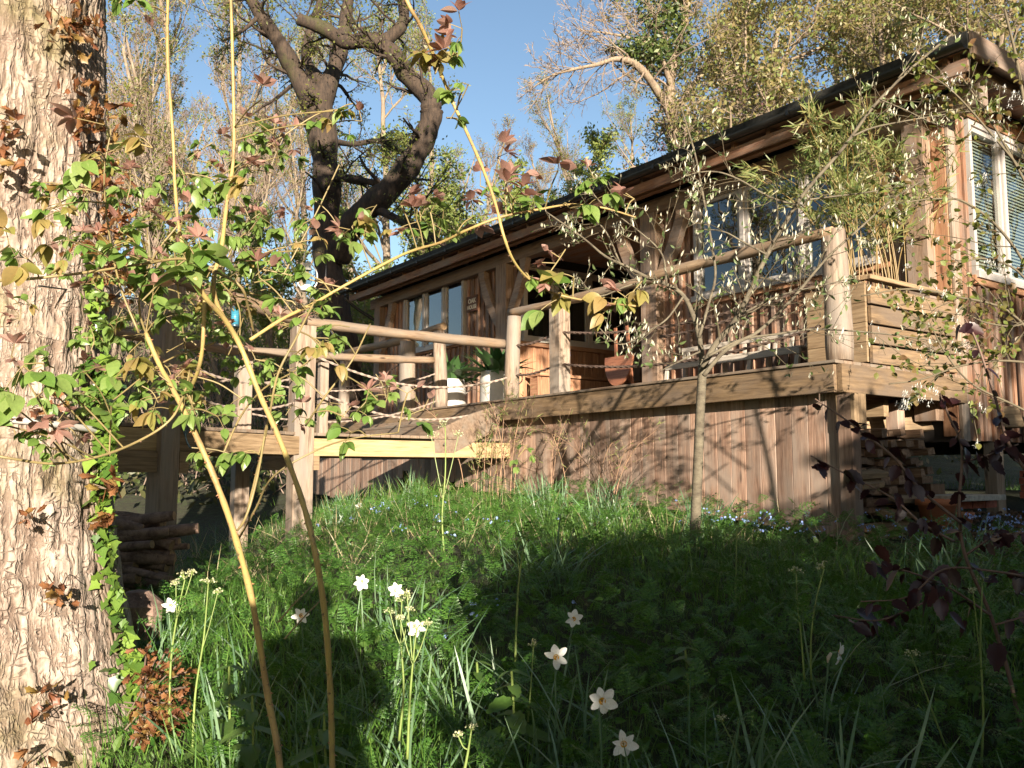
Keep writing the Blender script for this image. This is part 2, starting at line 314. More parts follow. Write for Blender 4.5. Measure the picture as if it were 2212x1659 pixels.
# ------------------------------------------------------------------ the lie of the land
P0 = Vector((2.647, 7.035, 0)); U = Vector((-0.583, 0.8126, 0)); Wd = Vector((0.8126, 0.583, 0))
def smooth_max(a, k=1.0): return 0.5 * (a + np.sqrt(a * a + k))
def ground_z(x, y):
    x = np.asarray(x, float); y = np.asarray(y, float)
    z = -1.10 + 0.075 * np.clip(y, -14, 10.5) + 0.05 * np.clip(y - 16, 0, 30)
    fall = 0.36 * smooth_max(-x - 1.15, 0.35) * np.exp(-np.clip(-x - 5, 0, 99) / 6.0) * np.clip(1 - (y - 9) / 10.0, 0, 1)
    z = z - fall * np.clip((y + 1) / 4.0, 0.3, 1)
    z = z + 0.36 * smooth_max(y - 24, 8) * np.clip(1 - (y - 24) / 220.0, 0.35, 1)
    z = z - 0.13 * np.clip((5.0 - y) / 3.0, 0, 1)
    z = z - 0.30 * np.exp(-((x + 2.3)**2 + (y - 3.2)**2) / 1.6)
    z = z + 0.04 * np.sin(x * 1.3 + 1) * np.cos(y * 0.9) + 0.02 * np.sin(x * 3.1 + y * 2.3)
    return z
gx = np.unique(np.concatenate([np.linspace(-160, -12, 38), np.linspace(-12, 12, 97), np.linspace(12, 160, 38)]))
gy = np.unique(np.concatenate([np.linspace(-90, -6, 22), np.linspace(-6, 22, 113), np.linspace(22, 230, 60)]))
GX, GY = np.meshgrid(gx, gy); GV = np.stack([GX, GY, ground_z(GX, GY)], -1).reshape(-1, 3)
ii = np.arange(len(GV)).reshape(GX.shape)
GF = np.stack([ii[:-1, :-1], ii[:-1, 1:], ii[1:, 1:], ii[1:, :-1]], -1).reshape(-1, 4)
tag(mesh_np('ground', GV, GF, M['ground'], smooth=True), kind='structure')
def gz(x, y): return float(ground_z(x, y))

# ------------------------------------------------------------------ timber helpers (long axis of each piece is its own X)
_cache = {}
def plank_mesh(L, w, t, m, ch=0.004):
    key = (round(L, 3), round(w, 3), round(t, 3), m.name)
    if key in _cache: return _cache[key]
    ch = min(ch, t * 0.3, w * 0.3); a, b = w/2, t/2
    prof = [(-a+ch, -b), (a-ch, -b), (a, -b+ch), (a, b-ch), (a-ch, b), (-a+ch, b), (-a, b-ch), (-a, -b+ch)]
    V = [(x, p, q) for x in (-L/2, L/2) for p, q in prof]; me = bpy.data.meshes.new('plank')
    F = [(i, i+8, (i+1) % 8+8, (i+1) % 8) for i in range(8)] + [tuple(range(8)), tuple(range(15, 7, -1))]
    me.from_pydata(V, [], F); me.materials.append(m); me.update(); _cache[key] = me; return me
def frame_mat(a, b, nrm):
    a = Vector(a); b = Vector(b); x = (b - a).normalized(); n = Vector(nrm); z = n - x * n.dot(x)
    if z.length < 1e-5: z = Vector((0, 0, 1)) - x * x.z
    z.normalize(); y = z.cross(x); m = Matrix((x, y, z)).transposed().to_4x4(); m.translation = (a + b) / 2; return m
def plank(parent, name, a, b, w, t, nrm, m):
    L = (Vector(b) - Vector(a)).length; o = bpy.data.objects.new(name, plank_mesh(L, w, t, m)); link(o, parent)
    o.matrix_basis = frame_mat(a, b, nrm); return o
def pole(parent, name, a, b, r, m, r2=None, sides=14, wob=0.06, bend=0.0):
    a = Vector(a); b = Vector(b); L = (b - a).length; r2 = r if r2 is None else r2; K = max(5, int(L / 0.12)); rd = random.Random(hash((round(a.x, 2), round(b.z, 2))) & 9999)
    xs = np.linspace(-L/2, L/2, K); P = np.zeros((K, 3)); P[:, 0] = xs; ph = rd.random() * 6
    P[:, 1] = r * 0.25 * np.sin(xs * 2.3 + ph); P[:, 2] = r * 0.25 * np.sin(xs * 1.7 + ph * 2) + bend * (1 - (2*xs/L)**2)
    rr = np.linspace(r, r2, K) * (1 + wob * np.sin(xs * 5 + ph) * 0.5 + wob * RG.uniform(-0.5, 0.5, K)); rr[0] *= 0.93; rr[-1] *= 0.93
    V, F = tubes(P[None], rr[None], sides)
    V = V.reshape(K, sides, 3); V[:, :, 1:] *= 1 + 0.03 * np.sin(np.arange(sides) * 2 + ph)[None, :, None]; V = V.reshape(-1, 3)
    V = np.concatenate([V, [P[0] - [r*0.05, 0, 0], P[-1] + [r*0.05, 0, 0]]]); n = len(V); caps = []
    for i in range(sides):
        j = (i+1) % sides; caps += [(j, i, n-2), ((K-1)*sides+i, (K-1)*sides+j, n-1)]
    o = mesh_np(name, V, [np.array(caps), F], [m, M['endgrain']], parent, midx=[1]*len(caps) + [0]*len(F), smooth=False)
    me = o.data; sm = np.array([False]*len(caps) + [True]*len(F)); me.polygons.foreach_set('use_smooth', sm)
    o.matrix_basis = frame_mat(a, b, (0.013, 0.02, 1)); return o
def rope(parent, a, b, sag, r, m, twist=70, name='rope', drop=None):
    a = Vector(a); b = Vector(b); L = (b - a).length; K = max(30, int(L / 0.012)); s = 6
    tt = np.linspace(0, 1, K); P = np.array([a[:]])*(1 - tt[:, None]) + np.array([b[:]])*tt[:, None]; P[:, 2] -= sag * 4 * tt * (1 - tt)
    P[:, 0] += 0.012 * np.sin(tt * 9); V, F = tubes(P[None], np.full((1, K), 1.0), s); V = V.reshape(K, s, 3) - P[:, None]
    nrm = V.copy(); th = np.arange(s) * 2 * np.pi / s
    rad = r * (0.88 + 0.24 * np.cos(3 * (th[None] - tt[:, None] * L * twist / 3.0)))
    V = P[:, None] + nrm * rad[:, :, None]; return mesh_np(name, V.reshape(-1, 3), F, m, parent, smooth=False)

# ================================================================== THE CABIN (its own frame: x = -t along the front, y = into the house)
ANG = math.atan2(-0.8126, 0.583)
def Lc(t, s, z): return Vector((-t, s, z))
NF = (0, -1, 0); NG = (1, 0, 0)      # normals of the front and of the gable wall, in the cabin frame
cabin = empty('cabin', P0, 'long timber cabin clad in orange-brown boards with black eaves, raised behind the deck', 'cabin', rz=ANG)
ZD = 0.92; SF = 2.0; ZT = 3.64
WIN1 = (0.75, 3.24, 2.20, 3.50); WIN2 = (8.74, 10.98, 2.36, 3.56)
def front_cols(t):
    if 4.2 < t < 7.25: return []
    for (a, b, z0, z1) in (WIN1, WIN2):
        if a - 0.02 < t < b + 0.02: return [(0.55, z0 - 0.05)]
    return [(0.55, ZT)]
t = 0.24
while t < 12.1:
    for (z0, z1) in front_cols(t):
        plank(cabin, 'wall_board', Lc(t, SF + 0.012, z0), Lc(t, SF + 0.012, z1), 0.152, 0.022, NF, M['cedar'])
    for (z0, z1) in front_cols(t + 0.08):
        plank(cabin, 'batten', Lc(t + 0.08, SF - 0.016, z0), Lc(t + 0.08, SF - 0.016, z1), 0.05, 0.03, NF, M['cedar'])
    t += 0.16
mb = MB()   # dark sheathing behind the boards
for (a, b, z0, z1) in ((0.02, WIN1[0], .3, 3.7), (WIN1[1], 4.2, .3, 3.7), (WIN1[0], WIN1[1], .3, WIN1[2]), (WIN1[0], WIN1[1], WIN1[3], 3.7),
                       (7.26, WIN2[0], .3, 3.7), (WIN2[1], 12.08, .3, 3.7), (WIN2[0], WIN2[1], .3, WIN2[2]), (WIN2[0], WIN2[1], WIN2[3], 3.7)):
    mb.box((-b, SF + 0.03, z0), (-a, SF + 0.09, z1))
mb.build('sheathing', M['dark'], cabin)
plank(cabin, 'sill_board', Lc(0.6, SF - 0.03, 2.13), Lc(3.35, SF - 0.03, 2.13), 0.055, 0.07, NF, M['cedar_new'])
plank(cabin, 'sill_board', Lc(8.6, SF - 0.03, 2.31), Lc(11.1, SF - 0.03, 2.31), 0.055, 0.07, NF, M['cedar_new'])
# corner panel and corner boards
plank(cabin, 'corner_board', Lc(0.075, SF - 0.01, 0.35), Lc(0.075, SF - 0.01, ZT), 0.15, 0.03, NF, M['cedar_new'])
plank(cabin, 'corner_board', Lc(-0.02, SF + 0.05, 0.3), Lc(-0.02, SF + 0.05, 3.72), 0.13, 0.035, NG, M['post'])
plank(cabin, 'corner_board', Lc(12.12, SF + 0.05, 0.4), Lc(12.12, SF + 0.05, ZT), 0.16, 0.035, NG, M['oakbeam'])
# gable wall
GW = (2.36, 4.72, 1.96, 3.56)
s = 2.2
while s < 8.0:
    inw = GW[0] - 0.06 < s < GW[1] + 0.06
    for (z0, z1) in ([(0.31, GW[2] - 0.05), (GW[3] + 0.13, 3.8)] if inw else [(0.31, 3.8)]):
        mm = M['cedar_new'] if z0 > 3 else M['cedar']
        plank(cabin, 'wall_board', Lc(-0.005, s, z0), Lc(-0.005, s, z1), 0.152, 0.022, NG, mm)
        plank(cabin, 'batten', Lc(-0.03, s + 0.08, z0), Lc(-0.03, s + 0.08, z1), 0.05, 0.028, NG, mm)
    s += 0.16
plank(cabin, 'header_board', Lc(-0.05, 2.3, 3.625), Lc(-0.05, 4.85, 3.625), 0.1, 0.03, NG, M['cedar_new'])
plank(cabin, 'sill_board', Lc(-0.05, 2.3, 1.9), Lc(-0.05, 4.85, 1.9), 0.09, 0.05, NG, M['cedar_new'])
mb = MB()
for (a, b, z0, z1) in ((2.1, GW[0], .33, 3.8), (GW[1], 8.0, .33, 3.8), (GW[0], GW[1], .33, GW[2]), (GW[0], GW[1], GW[3], 3.8)):
    mb.box((-0.08, a, z0), (-0.02, b, z1))
mb.build('gable_sheathing', M['dark'], cabin)
def wall_window(parent, horiz, norm, base, z0, z1, splits, depth=0.05):
    """window frame with one sash per light; horiz/norm are unit vectors in the cabin frame, base = point at the first side, z=0"""
    H = Vector(horiz); Nn = Vector(norm); W = splits[-1]; f = MB()
    def bx(a, b, zl, zh, out0, out1, mbx):
        p = base + H*a + Nn*out0; q = base + H*b + Nn*out1
        mbx.box((min(p.x, q.x), min(p.y, q.y), zl), (max(p.x, q.x), max(p.y, q.y), zh))
    e = 0.05
    bx(0, e, z0, z1, -0.05, depth, f); bx(W - e, W, z0, z1, -0.05, depth, f); bx(e, W-e, z1 - e, z1, -0.05, depth, f); bx(-0.03, W+0.03, z0 - 0.04, z0 + 0.03, -0.05, depth + 0.04, f)
    for c in splits[1:-1]: bx(c - 0.03, c + 0.03, z0 + 0.03, z1 - e, -0.05, depth, f)
    fo = f.build('window', M['frame'], parent)
    for a, b in zip(splits[:-1], splits[1:]):
        a2 = a + (0.055 if a == 0 else 0.035); b2 = b - (0.055 if b == W else 0.035); g = MB(); c = 0.045; zl, zh = z0 + 0.035, z1 - 0.055
        bx(a2, a2+c, zl, zh, -0.03, depth - 0.022, g); bx(b2-c, b2, zl, zh, -0.03, depth - 0.022, g)
        bx(a2+c, b2-c, zl, zl+c, -0.03, depth - 0.022, g); bx(a2+c, b2-c, zh-c, zh, -0.03, depth - 0.022, g)
        g.build('sash', M['frame'], fo); g = MB(); bx(a2+c, b2-c, zl+c, zh-c, -0.012, -0.004, g); g.build('pane', M['glass'], fo)
    return fo
wall_window(cabin, (-1, 0, 0), NF, Lc(WIN1[0], SF - 0.02, 0), WIN1[2], WIN1[3], [0, 0.88, 1.72, 2.49])
w2 = wall_window(cabin, (-1, 0, 0), NF, Lc(WIN2[0], SF - 0.02, 0), WIN2[2], WIN2[3], [0, 0.72, 1.44, 2.24])
cb = MB()
for i in range(9): cb.box((-10.9 + i*0.05, SF + 0.10 + 0.02*(i % 2), 2.42), (-10.86 + i*0.05, SF + 0.12 + 0.02*(i % 2), 3.5))
cb.build('curtain', M['white'], w2)
wg = wall_window(cabin, (0, 1, 0), NG, Lc(-0.01, GW[0], 0), GW[2], GW[3], [0, 0.72, 1.54, 2.36])
b = MB(); k = GW[2] + 0.1
while k < GW[3] - 0.12:
    b.bar((-0.058, GW[0] + 0.1, k), (-0.058, GW[1] - 0.1, k), 0.022, 0.003, (1, 0, 0.3)); k += 0.036
b.build('blind', M['blind'], wg)
# posts with curved braces
def cab_post(t0, t1, s0=1.84, s1=2.02, z0=0.5):
    plank(cabin, 'post', Lc((t0+t1)/2, (s0+s1)/2, z0), Lc((t0+t1)/2, (s0+s1)/2, ZT - 0.16), abs(t1-t0), s1-s0, NF, M['oakbeam'])
def brace(t0, tz, sgn, z=3.47, s=1.9, L=0.62):
    n = 7; A = Vector((t0, z - 1.05)); B = Vector((t0 + sgn*0.56, z)); dirv = (B - A); nv = Vector((-dirv.y, dirv.x)).normalized() * (1 if sgn > 0 else -1)
    outer = [A.lerp(B, i/(n-1)) - nv*0.075*math.sin(math.pi*i/(n-1)) for i in range(n)]; inner = [A.lerp(B, i/(n-1)) for i in range(n)]
    inner = [Vector((t0, z - 0.80))] + [inner[i] + nv*0.12 - nv*0.03*math.sin(math.pi*i/(n-1)) for i in range(1, n-1)] + [Vector((t0 + sgn*0.36, z))]
    q = outer; w = inner
    for i in range(n - 1):
        pass
    mb = MB(); V = []
    for i in range(n):
        for p, y in ((q[i], s - 0.05), (w[i], s - 0.05), (w[i], s + 0.05), (q[i], s + 0.05)): V.append(tuple(Lc(p.x, y, p.y)))
    F = [(k*4+i, k*4+(i+1) % 4, k*4+4+(i+1) % 4, k*4+4+i) for k in range(n-1) for i in range(4)] + [(0, 3, 2, 1), (4*n-4, 4*n-3, 4*n-2, 4*n-1)]
    mb.add(V, F); return mb.build('brace', M['oakbeam'], cabin)
cab_post(0.14, 0.36); brace(0.36, 0, 1); cab_post(3.83, 4.12); brace(4.12, 0, 1); brace(3.83, 0, -1)
cab_post(7.28, 7.58); brace(7.28, 0, -1); brace(7.58, 0, 1); cab_post(11.85, 12.1); brace(11.85, 0, -1)
plank(cabin, 'eave_beam', Lc(-0.42, 1.93, 3.56), Lc(12.3, 1.93, 3.56), 0.20, 0.17, NF, M['oakbeam'])
plank(cabin, 'eave_beam', Lc(-0.40, 1.62, 3.68), Lc(12.35, 1.62, 3.68), 0.10, 0.09, NF, M['cedar_new'])
plank(cabin, 'fascia_board', Lc(-0.52, 1.46, 3.685), Lc(12.5, 1.46, 3.685), 0.13, 0.03, NF, M['cedar'])
for i in range(26): plank(cabin, 'rafter', Lc(-0.3 + i*0.5, 1.48, 3.78), Lc(-0.3 + i*0.5, 2.0, 3.80), 0.05, 0.10, (0, 0, 1), M['cedar'])
for i in range(5):
    y = 1.5 + i*0.105; plank(cabin, 'soffit_board', Lc(-0.5, y, 3.846), Lc(12.5, y, 3.846), 0.1, 0.018, (0, 0, 1), M['cedar'])
mb = MB(); mb.box((-12.6, 1.40, 3.86), (0.55, 8.4, 3.96)); mb.build('roof', M['roof'], cabin); mb = MB(); mb.box((-12.62, 1.375, 3.80), (0.56, 1.399, 3.962)); mb.build('roof_edge', M['roof'], cabin)
mb = MB(); mb.box((-12.0, 2.75, 4.0), (0.38, 8.2, 4.13)); mb.tube([(-12, 2.72, 4.12), (0.42, 2.72, 4.12)], 0.045, 10); mb.build('roof_flashing', M['grey_metal'], cabin)
mb = MB(); K = 9; prof = [(1.32 + 0.052*math.cos(math.pi + math.pi*i/(K-1)), 3.835 + 0.052*math.sin(math.pi + math.pi*i/(K-1))) for i in range(K)]
prof2 = [(1.32 + 0.047*math.cos(math.pi + math.pi*i/(K-1)), 3.835 + 0.047*math.sin(math.pi + math.pi*i/(K-1))) for i in range(K)][::-1]
ring = prof + prof2; V = [(x, y, z) for x in (-12.68, 0.56) for y, z in ring]; n = len(ring)
mb.add(V, [(i, (i+1) % n, (i+1) % n + n, i + n) for i in range(n)])
for i in range(13): mb.box((-12.3 + i, 1.262, 3.79), (-12.27 + i, 1.375, 3.848))
mb.build('gutter', M['black'], cabin)
mb = MB(); mb.tube(spline([Lc(12.35, 1.31, 3.76), Lc(12.35, 1.33, 3.62), Lc(12.3, 1.6, 3.42), Lc(12.22, 1.92, 3.22), Lc(12.2, 1.98, 3.0), Lc(12.2, 1.98, 1.0)], 5), 0.034, 10); mb.build('downpipe', M['black'], cabin)
plank(cabin, 'bargeboard', Lc(-0.575, 1.42, 3.86), Lc(-0.575, 8.4, 3.86), 0.21, 0.035, NG, M['oakbeam'])
plank(cabin, 'barge_rafter', Lc(-0.40, 1.5, 3.80), Lc(-0.40, 8.3, 3.80), 0.11, 0.06, NG, M['pine'])
for i in range(12): plank(cabin, 'soffit_board', Lc(-0.035 - i*0.001 - 0.0, 2.05 + i*0.53 + 0.26, 3.835), Lc(-0.55, 2.05 + i*0.53 + 0.26, 3.835), 0.52, 0.016, (0, 0, 1), M['cedar'])
# inner room and outer back walls
mb = MB(); mb.box((-12.05, 8.0, 0.3), (-0.03, 8.1, 3.85)); mb.box((-12.09, 2.1, 0.3), (-12.0, 8.0, 3.85)); mb.box((-12.05, 2.1, 0.80), (-0.1, 8.0, 0.88)); mb.box((-4.19, 4.0, 0.9), (-0.1, 4.06, 3.85)); mb.box((-12.0, 4.0, 0.9), (-7.4, 4.06, 3.85))
mb.build('inner_walls', M['room'], cabin)
# the porch recess t 4.2-7.2
SR = 4.6
y = 2.1
while y < SR:
    plank(cabin, 'recess_board', Lc(7.2, y, 0.9), Lc(7.2, y, 2.10), 0.15, 0.022, NG, M['cedar_new'])
    plank(cabin, 'recess_batten', Lc(7.18, y + 0.08, 0.9), Lc(7.18, y + 0.08, 2.10), 0.045, 0.022, NG, M['cedar_new'])
    plank(cabin, 'recess_board', Lc(4.21, y, 0.9), Lc(4.21, y, 3.7), 0.155, 0.022, (-1, 0, 0), M['cedar']); y += 0.16
plank(cabin, 'recess_sill', Lc(7.15, 2.0, 2.13), Lc(7.15, SR, 2.13), 0.07, 0.09, NG, M['cedar_new'])
wall_window(cabin, (0, 1, 0), NG, Lc(7.2, 2.12, 0), 2.20, 3.5, [0, 0.7, 1.45, 2.4], 0.04)
tt_ = 4.35
while tt_ < 7.2:
    plank(cabin, 'recess_board', Lc(tt_, SR, 0.9), Lc(tt_, SR, 3.7), 0.155, 0.022, NF, M['cedar']); tt_ += 0.16
mb = MB(); mb.box((-7.3, 2.1, 3.5), (-7.215, SR, 3.85)); mb.box((-7.3, 2.1, 0.3), (-7.215, SR, 2.14)); mb.box((-4.19, 2.1, 0.3), (-4.1, SR, 3.85)); mb.box((-7.3, SR + 0.02, 0.3), (-4.1, SR + 0.1, 3.85))
mb.build('recess_sheathing', M['dark'], cabin)
for i in range(21): plank(cabin, 'porch_floorboard', Lc(4.23, 2.06 + i*0.122, 0.905), Lc(7.18, 2.06 + i*0.122, 0.905), 0.118, 0.025, (0, 0, 1), M['decking'])
mb = MB(); mb.box((-7.2, 2.05, 3.66), (-4.2, SR, 3.70)); mb.build('porch_ceiling', M['cedar'], cabin)
# ------------------------------------------------------------------ things on the porch: built-in seat, sign, table, jug, trellis bench
def inC(t, s, z): return cabin.matrix_world @ Lc(t, s, z)
bpy.context.view_layer.update(); CM = Matrix.Translation(P0) @ Matrix.Rotation(ANG, 4, 'Z')
def inC(t, s, z): return CM @ Lc(t, s, z)
seat = empty('storage_bench', inC(6.95, 2.1, 0.92), 'boarded storage bench along the side wall inside the porch', 'bench', rz=ANG)
for i in range(14):
    plank(seat, 'front_board', (0.20, 0.06 + i*0.155, 0.0), (0.20, 0.06 + i*0.155, 0.62), 0.15, 0.022, (1, 0, 0), M['cedar_new'])
plank(seat, 'seat_board', (0.08, 0, 0.66), (0.08, 2.3, 0.66), 0.34, 0.05, (0, 0, 1), M['cedar_new'])
plank(seat, 'end_panel', (0.0, 0.0, 0.31), (0.19, 0.0, 0.31), 0.6, 0.02, (0, -1, 0), M['cedar_new'])
jug = empty('jug', inC(6.8, 2.62, 1.605), 'tall blue enamel jug standing on the storage bench in the porch', 'jug')
mb = MB(); mb.lathe([(0.001, 0), (0.085, 0), (0.09, 0.05), (0.085, 0.3), (0.06, 0.40), (0.055, 0.46), (0.07, 0.5), (0.063, 0.5), (0.05, 0.45)], m=20); mb.build('body', M['blue'], jug, True)
mb = MB(); mb.tube(spline([(0.06, 0, 0.44), (0.13, 0, 0.42), (0.14, 0, 0.3), (0.085, 0, 0.2)]), 0.01, 6); mb.build('handle', M['blue'], jug, True)
bk = MB(); bk.box((-0.09, -0.06, 0), (0.09, 0.06, 0.02)); o = bk.build('book', M['paper']); o.location = inC(7.13, 2.5, 2.166); o.rotation_euler = (0, 0, 0.3); tag(o, 'small pale book lying on the porch window sill', 'book')
sign = empty('house_sign', inC(8.42, SF - 0.075, 2.84), 'small dark wooden name sign reading OAK HOUSE beside the far window', 'sign', rz=ANG)
plank(sign, 'board', (-0.17, 0, 0.14), (0.17, 0, 0.14), 0.27, 0.02, NF, M['signboard'])
mb = MB(); mb.bar((-0.17, -0.014, 0.012), (0.17, -0.014, 0.012), 0.02, 0.012, NF); mb.bar((-0.17, -0.014, 0.268), (0.17, -0.014, 0.268), 0.02, 0.012, NF); mb.bar((-0.16, -0.014, 0.02), (-0.16, -0.014, 0.26), 0.02, 0.012, NF); mb.bar((0.16, -0.014, 0.02), (0.16, -0.014, 0.26), 0.02, 0.012, NF); mb.build('rim', M['signboard'], sign)
def text_mesh(s, size, loc, parent, m, rx=R(90)):
    cu = bpy.data.curves.new('lettering', 'FONT'); cu.body = s; cu.size = size; cu.extrude = 0.003; cu.align_x = 'CENTER'; cu.offset = 0.003
    tmp = bpy.data.objects.new('tmp', cu); COL.objects.link(tmp); bpy.context.view_layer.update()
    me = bpy.data.meshes.new_from_object(tmp.evaluated_get(bpy.context.evaluated_depsgraph_get())); bpy.data.objects.remove(tmp)
    me.materials.clear(); me.materials.append(m); o = bpy.data.objects.new('lettering', me); link(o, parent); o.location = loc; o.rotation_euler = (rx, 0, 0); return o
text_mesh('OAK', 0.115, (0, -0.014, 0.15), sign, M['signtext']); text_mesh('HOUSE', 0.10, (0, -0.014, 0.045), sign, M['signtext'])
tb = empty('folding_table', inC(4.2, 1.55, 0.92), 'round wooden folding table tipped up on edge by the porch post', 'table', rz=ANG)
mb = MB(); pts = [(0.27*math.cos(R(a)), 0, 0.62 + (0.40*math.sin(R(a)) if a > 180 else 0.0)) for a in range(180, 361, 10)]
pts = [(p[0], p[2]*0.12 - 0.10, p[2]) for p in pts] ; mb.poly(pts, 0.03, (0, -1, 0.1)); mb.build('tabletop', M['table'], tb)
for sx in (-0.16, 0.16): mb = MB(); mb.bar((sx, 0.06, 0.0), (sx*0.7, 0.0, 1.02), 0.04, 0.025, NF); mb.build('leg', M['table'], tb)
mb = MB(); mb.bar((-0.15, 0.05, 0.32), (0.15, 0.05, 0.32), 0.03, 0.02, NF); mb.build('stretcher', M['table'], tb)
gb = empty('garden_bench', inC(2.3, 1.62, 0.92), 'pale silvery slatted garden bench against the front wall, behind the rope rail', 'bench', rz=ANG)
plank(gb, 'top_rail', (-0.95, 0.08, 0.60), (0.98, 0.08, 0.60), 0.055, 0.03, NF, M['silver'])
plank(gb, 'seat_rail', (-0.95, -0.22, 0.36), (0.98, -0.22, 0.36), 0.06, 0.03, NF, M['silver'])
for i in range(4): plank(gb, 'seat_slat', (-0.95, -0.18 + i*0.075, 0.405), (0.98, -0.18 + i*0.075, 0.405), 0.06, 0.02, (0, 0, 1), M['silver'])
for i in range(9): plank(gb, 'back_slat', (-0.82 + i*0.21, 0.07, 0.42), (-0.86 + i*0.22, 0.08, 0.58), 0.05, 0.016, NF, M['silver'])
for x in (-0.93, -0.3, 0.33, 0.95):
    plank(gb, 'leg', (x - 0.05, -0.22, 0), (x, -0.2, 0.39), 0.055, 0.04, NF, M['silver']); plank(gb, 'leg', (x, 0.1, 0), (x, 0.1, 0.62), 0.055, 0.04, NF, M['silver'])
cr = empty('mesh_crate', inC(1.05, 1.75, 0.92), 'dark wire-fronted frame leaning on the wall beside the garden bench', 'screen', rz=ANG)
mb = MB()
for (a, b_) in (((-0.45, 0, 0), (-0.45, 0.1, 0.55)), ((0.45, 0, 0), (0.45, 0.1, 0.55)), ((-0.45, 0.1, 0.55), (0.45, 0.1, 0.55)), ((-0.45, 0, 0.02), (0.45, 0, 0.02))): mb.bar(a, b_, 0.035, 0.03, NF)
mb.build('frame', M['decking'], cr); mb = MB()
for i in range(16): mb.tube([(-0.42 + i*0.056, 0.005, 0.03), (-0.42 + i*0.056, 0.1, 0.54)], 0.0015, 4, False)
mb.build('wires', M['iron'], cr)

# ================================================================== THE DECK
deck = empty('deck', P0 + Vector((0, 0, 0.0)), 'raised timber deck with log posts, ropes and boarded skirt before the cabin', 'deck', rz=ANG)
plank(deck, 'fascia_board', Lc(-0.025, -0.02, 0.775), Lc(4.84, -0.02, 0.775), 0.235, 0.045, NF, M['fascia'])
plank(deck, 'fascia_board', Lc(4.86, -0.02, 0.785), Lc(12.2, -0.02, 0.785), 0.235, 0.045, NF, M['fascia'])
plank(deck, 'fascia_board', Lc(-0.05, 0.005, 0.775), Lc(-0.05, 2.02, 0.775), 0.235, 0.045, NG, M['fascia'])
for i in range(16): 
    y = -0.005 + i*0.126
    plank(deck, 'deck_board', Lc(-0.06, y, 0.908), Lc(6.0, y, 0.908), 0.12, 0.026, (0, 0, 1), M['decking']); plank(deck, 'deck_board', Lc(6.01, y, 0.908), Lc(12.2, y, 0.908), 0.12, 0.026, (0, 0, 1), M['decking'])
for i in range(25): plank(deck, 'joist', Lc(0.1 + i*0.5, 0.03, 0.80), Lc(0.1 + i*0.5, 2.0, 0.80), 0.045, 0.18, (0, 0, 1), M['pine'])
t = 0.09; i = 0
while t < 11.2:
    wd = 0.165; x, y = inC(t, 0.12, 0)[:2]; zb = gz(x, y) + 0.05
    zt = 0.70
    if t > 4.8:
        if 7.25 < t < 7.8: zb = random.uniform(-0.12, 0.05)
        elif 5.7 < t < 7.2: zb += random.choice([0.05, 0.12, 0.0])
        elif 7.8 < t: zb += random.uniform(0, 0.1)
    plank(deck, 'skirting_board', Lc(t, 0.12, zb), Lc(t, 0.12, zt), wd, 0.022, NF, M['skirt']); t += wd + 0.003; i += 1
plank(deck, 'support_post', Lc(-0.045, 0.115, gz(2.7, 7.1) - 0.1), Lc(-0.045, 0.115, 0.65), 0.13, 0.12, NF, M['skirt'])
plank(deck, 'support_post', Lc(0.3, 1.4, -0.6), Lc(0.3, 1.4, 0.65), 0.12, 0.12, NF, M['skirt'])
plank(deck, 'support_block', Lc(-0.055, 0.14, 0.36), Lc(-0.055, 0.14, 0.648), 0.17, 0.17, NF, M['pine'])
plank(deck, 'cross_beam', Lc(0.9, 0.9, 0.47), Lc(-0.12, 2.95, 0.56), 0.22, 0.06, (0, -1, 0.1), M['pine'])
plank(deck, 'bearer', Lc(0.15, 1.0, 0.58), Lc(11.0, 1.0, 0.58), 0.15, 0.08, NF, M['pine'])
# rail posts (logs) and handrails
def rail_post(t, s, r, top=2.02, z0=0.60): return pole(deck, 'rail_post', Lc(t, s, z0), Lc(t, s, top), r, M['post'], r*0.94, 16, 0.04)
pole(deck, 'rail_post', Lc(0.05, 0.13, 0.925), Lc(0.05, 0.13, 2.06), 0.115, M['post'], 0.105, 18, 0.03)
plank(deck, 'rail_post', Lc(3.71, 0.1, 0.925), Lc(3.71, 0.1, 1.95), 0.19, 0.17, NF, M['post'])
pole(deck, 'rail_post', Lc(4.60, 0.07, 0.925), Lc(4.60, 0.07, 1.98), 0.10, M['post'], 0.09, 16, 0.03)
pole(deck, 'rail_post', Lc(6.42, 0.07, 0.925), Lc(6.42, 0.07, 2.03), 0.10, M['post'], 0.09, 16, 0.03)
pole(deck, 'rail_post', Lc(7.32, 0.07, 0.925), Lc(7.32, 0.07, 2.0), 0.13, M['post'], 0.12, 16, 0.03)
pole(deck, 'rail_post', Lc(9.6, 0.07, 0.925), Lc(9.6, 0.07, 2.0), 0.10, M['post'], 0.09, 16, 0.03)
pole(deck, 'handrail', Lc(0.02, 0.1, 2.045), Lc(2.25, 0.1, 2.035), 0.05, M['log'], 0.06, wob=0.14)
pole(deck, 'handrail', Lc(2.05, 0.11, 2.02), Lc(4.72, 0.08, 2.04), 0.055, M['log'], 0.05, wob=0.14)
pole(deck, 'handrail', Lc(6.32, 0.08, 2.10), Lc(7.6, 0.1, 2.07), 0.06, M['log'], 0.055)
pole(deck, 'handrail', Lc(7.3, 0.06, 2.06), Lc(11.6, 0.1, 2.09), 0.062, M['log'], 0.055)
for (z1, z2, sg) in ((1.65, 1.62, 0.12), (1.27, 1.24, 0.12)):
    rope(deck, Lc(3.62, 0.08, z1), Lc(0.17, 0.08, z2), sg + 0.03, 0.016, M['rope_dark']); rope(deck, Lc(4.52, 0.06, z1 - 0.05), Lc(3.8, 0.08, z1), 0.03, 0.016, M['rope_dark'])
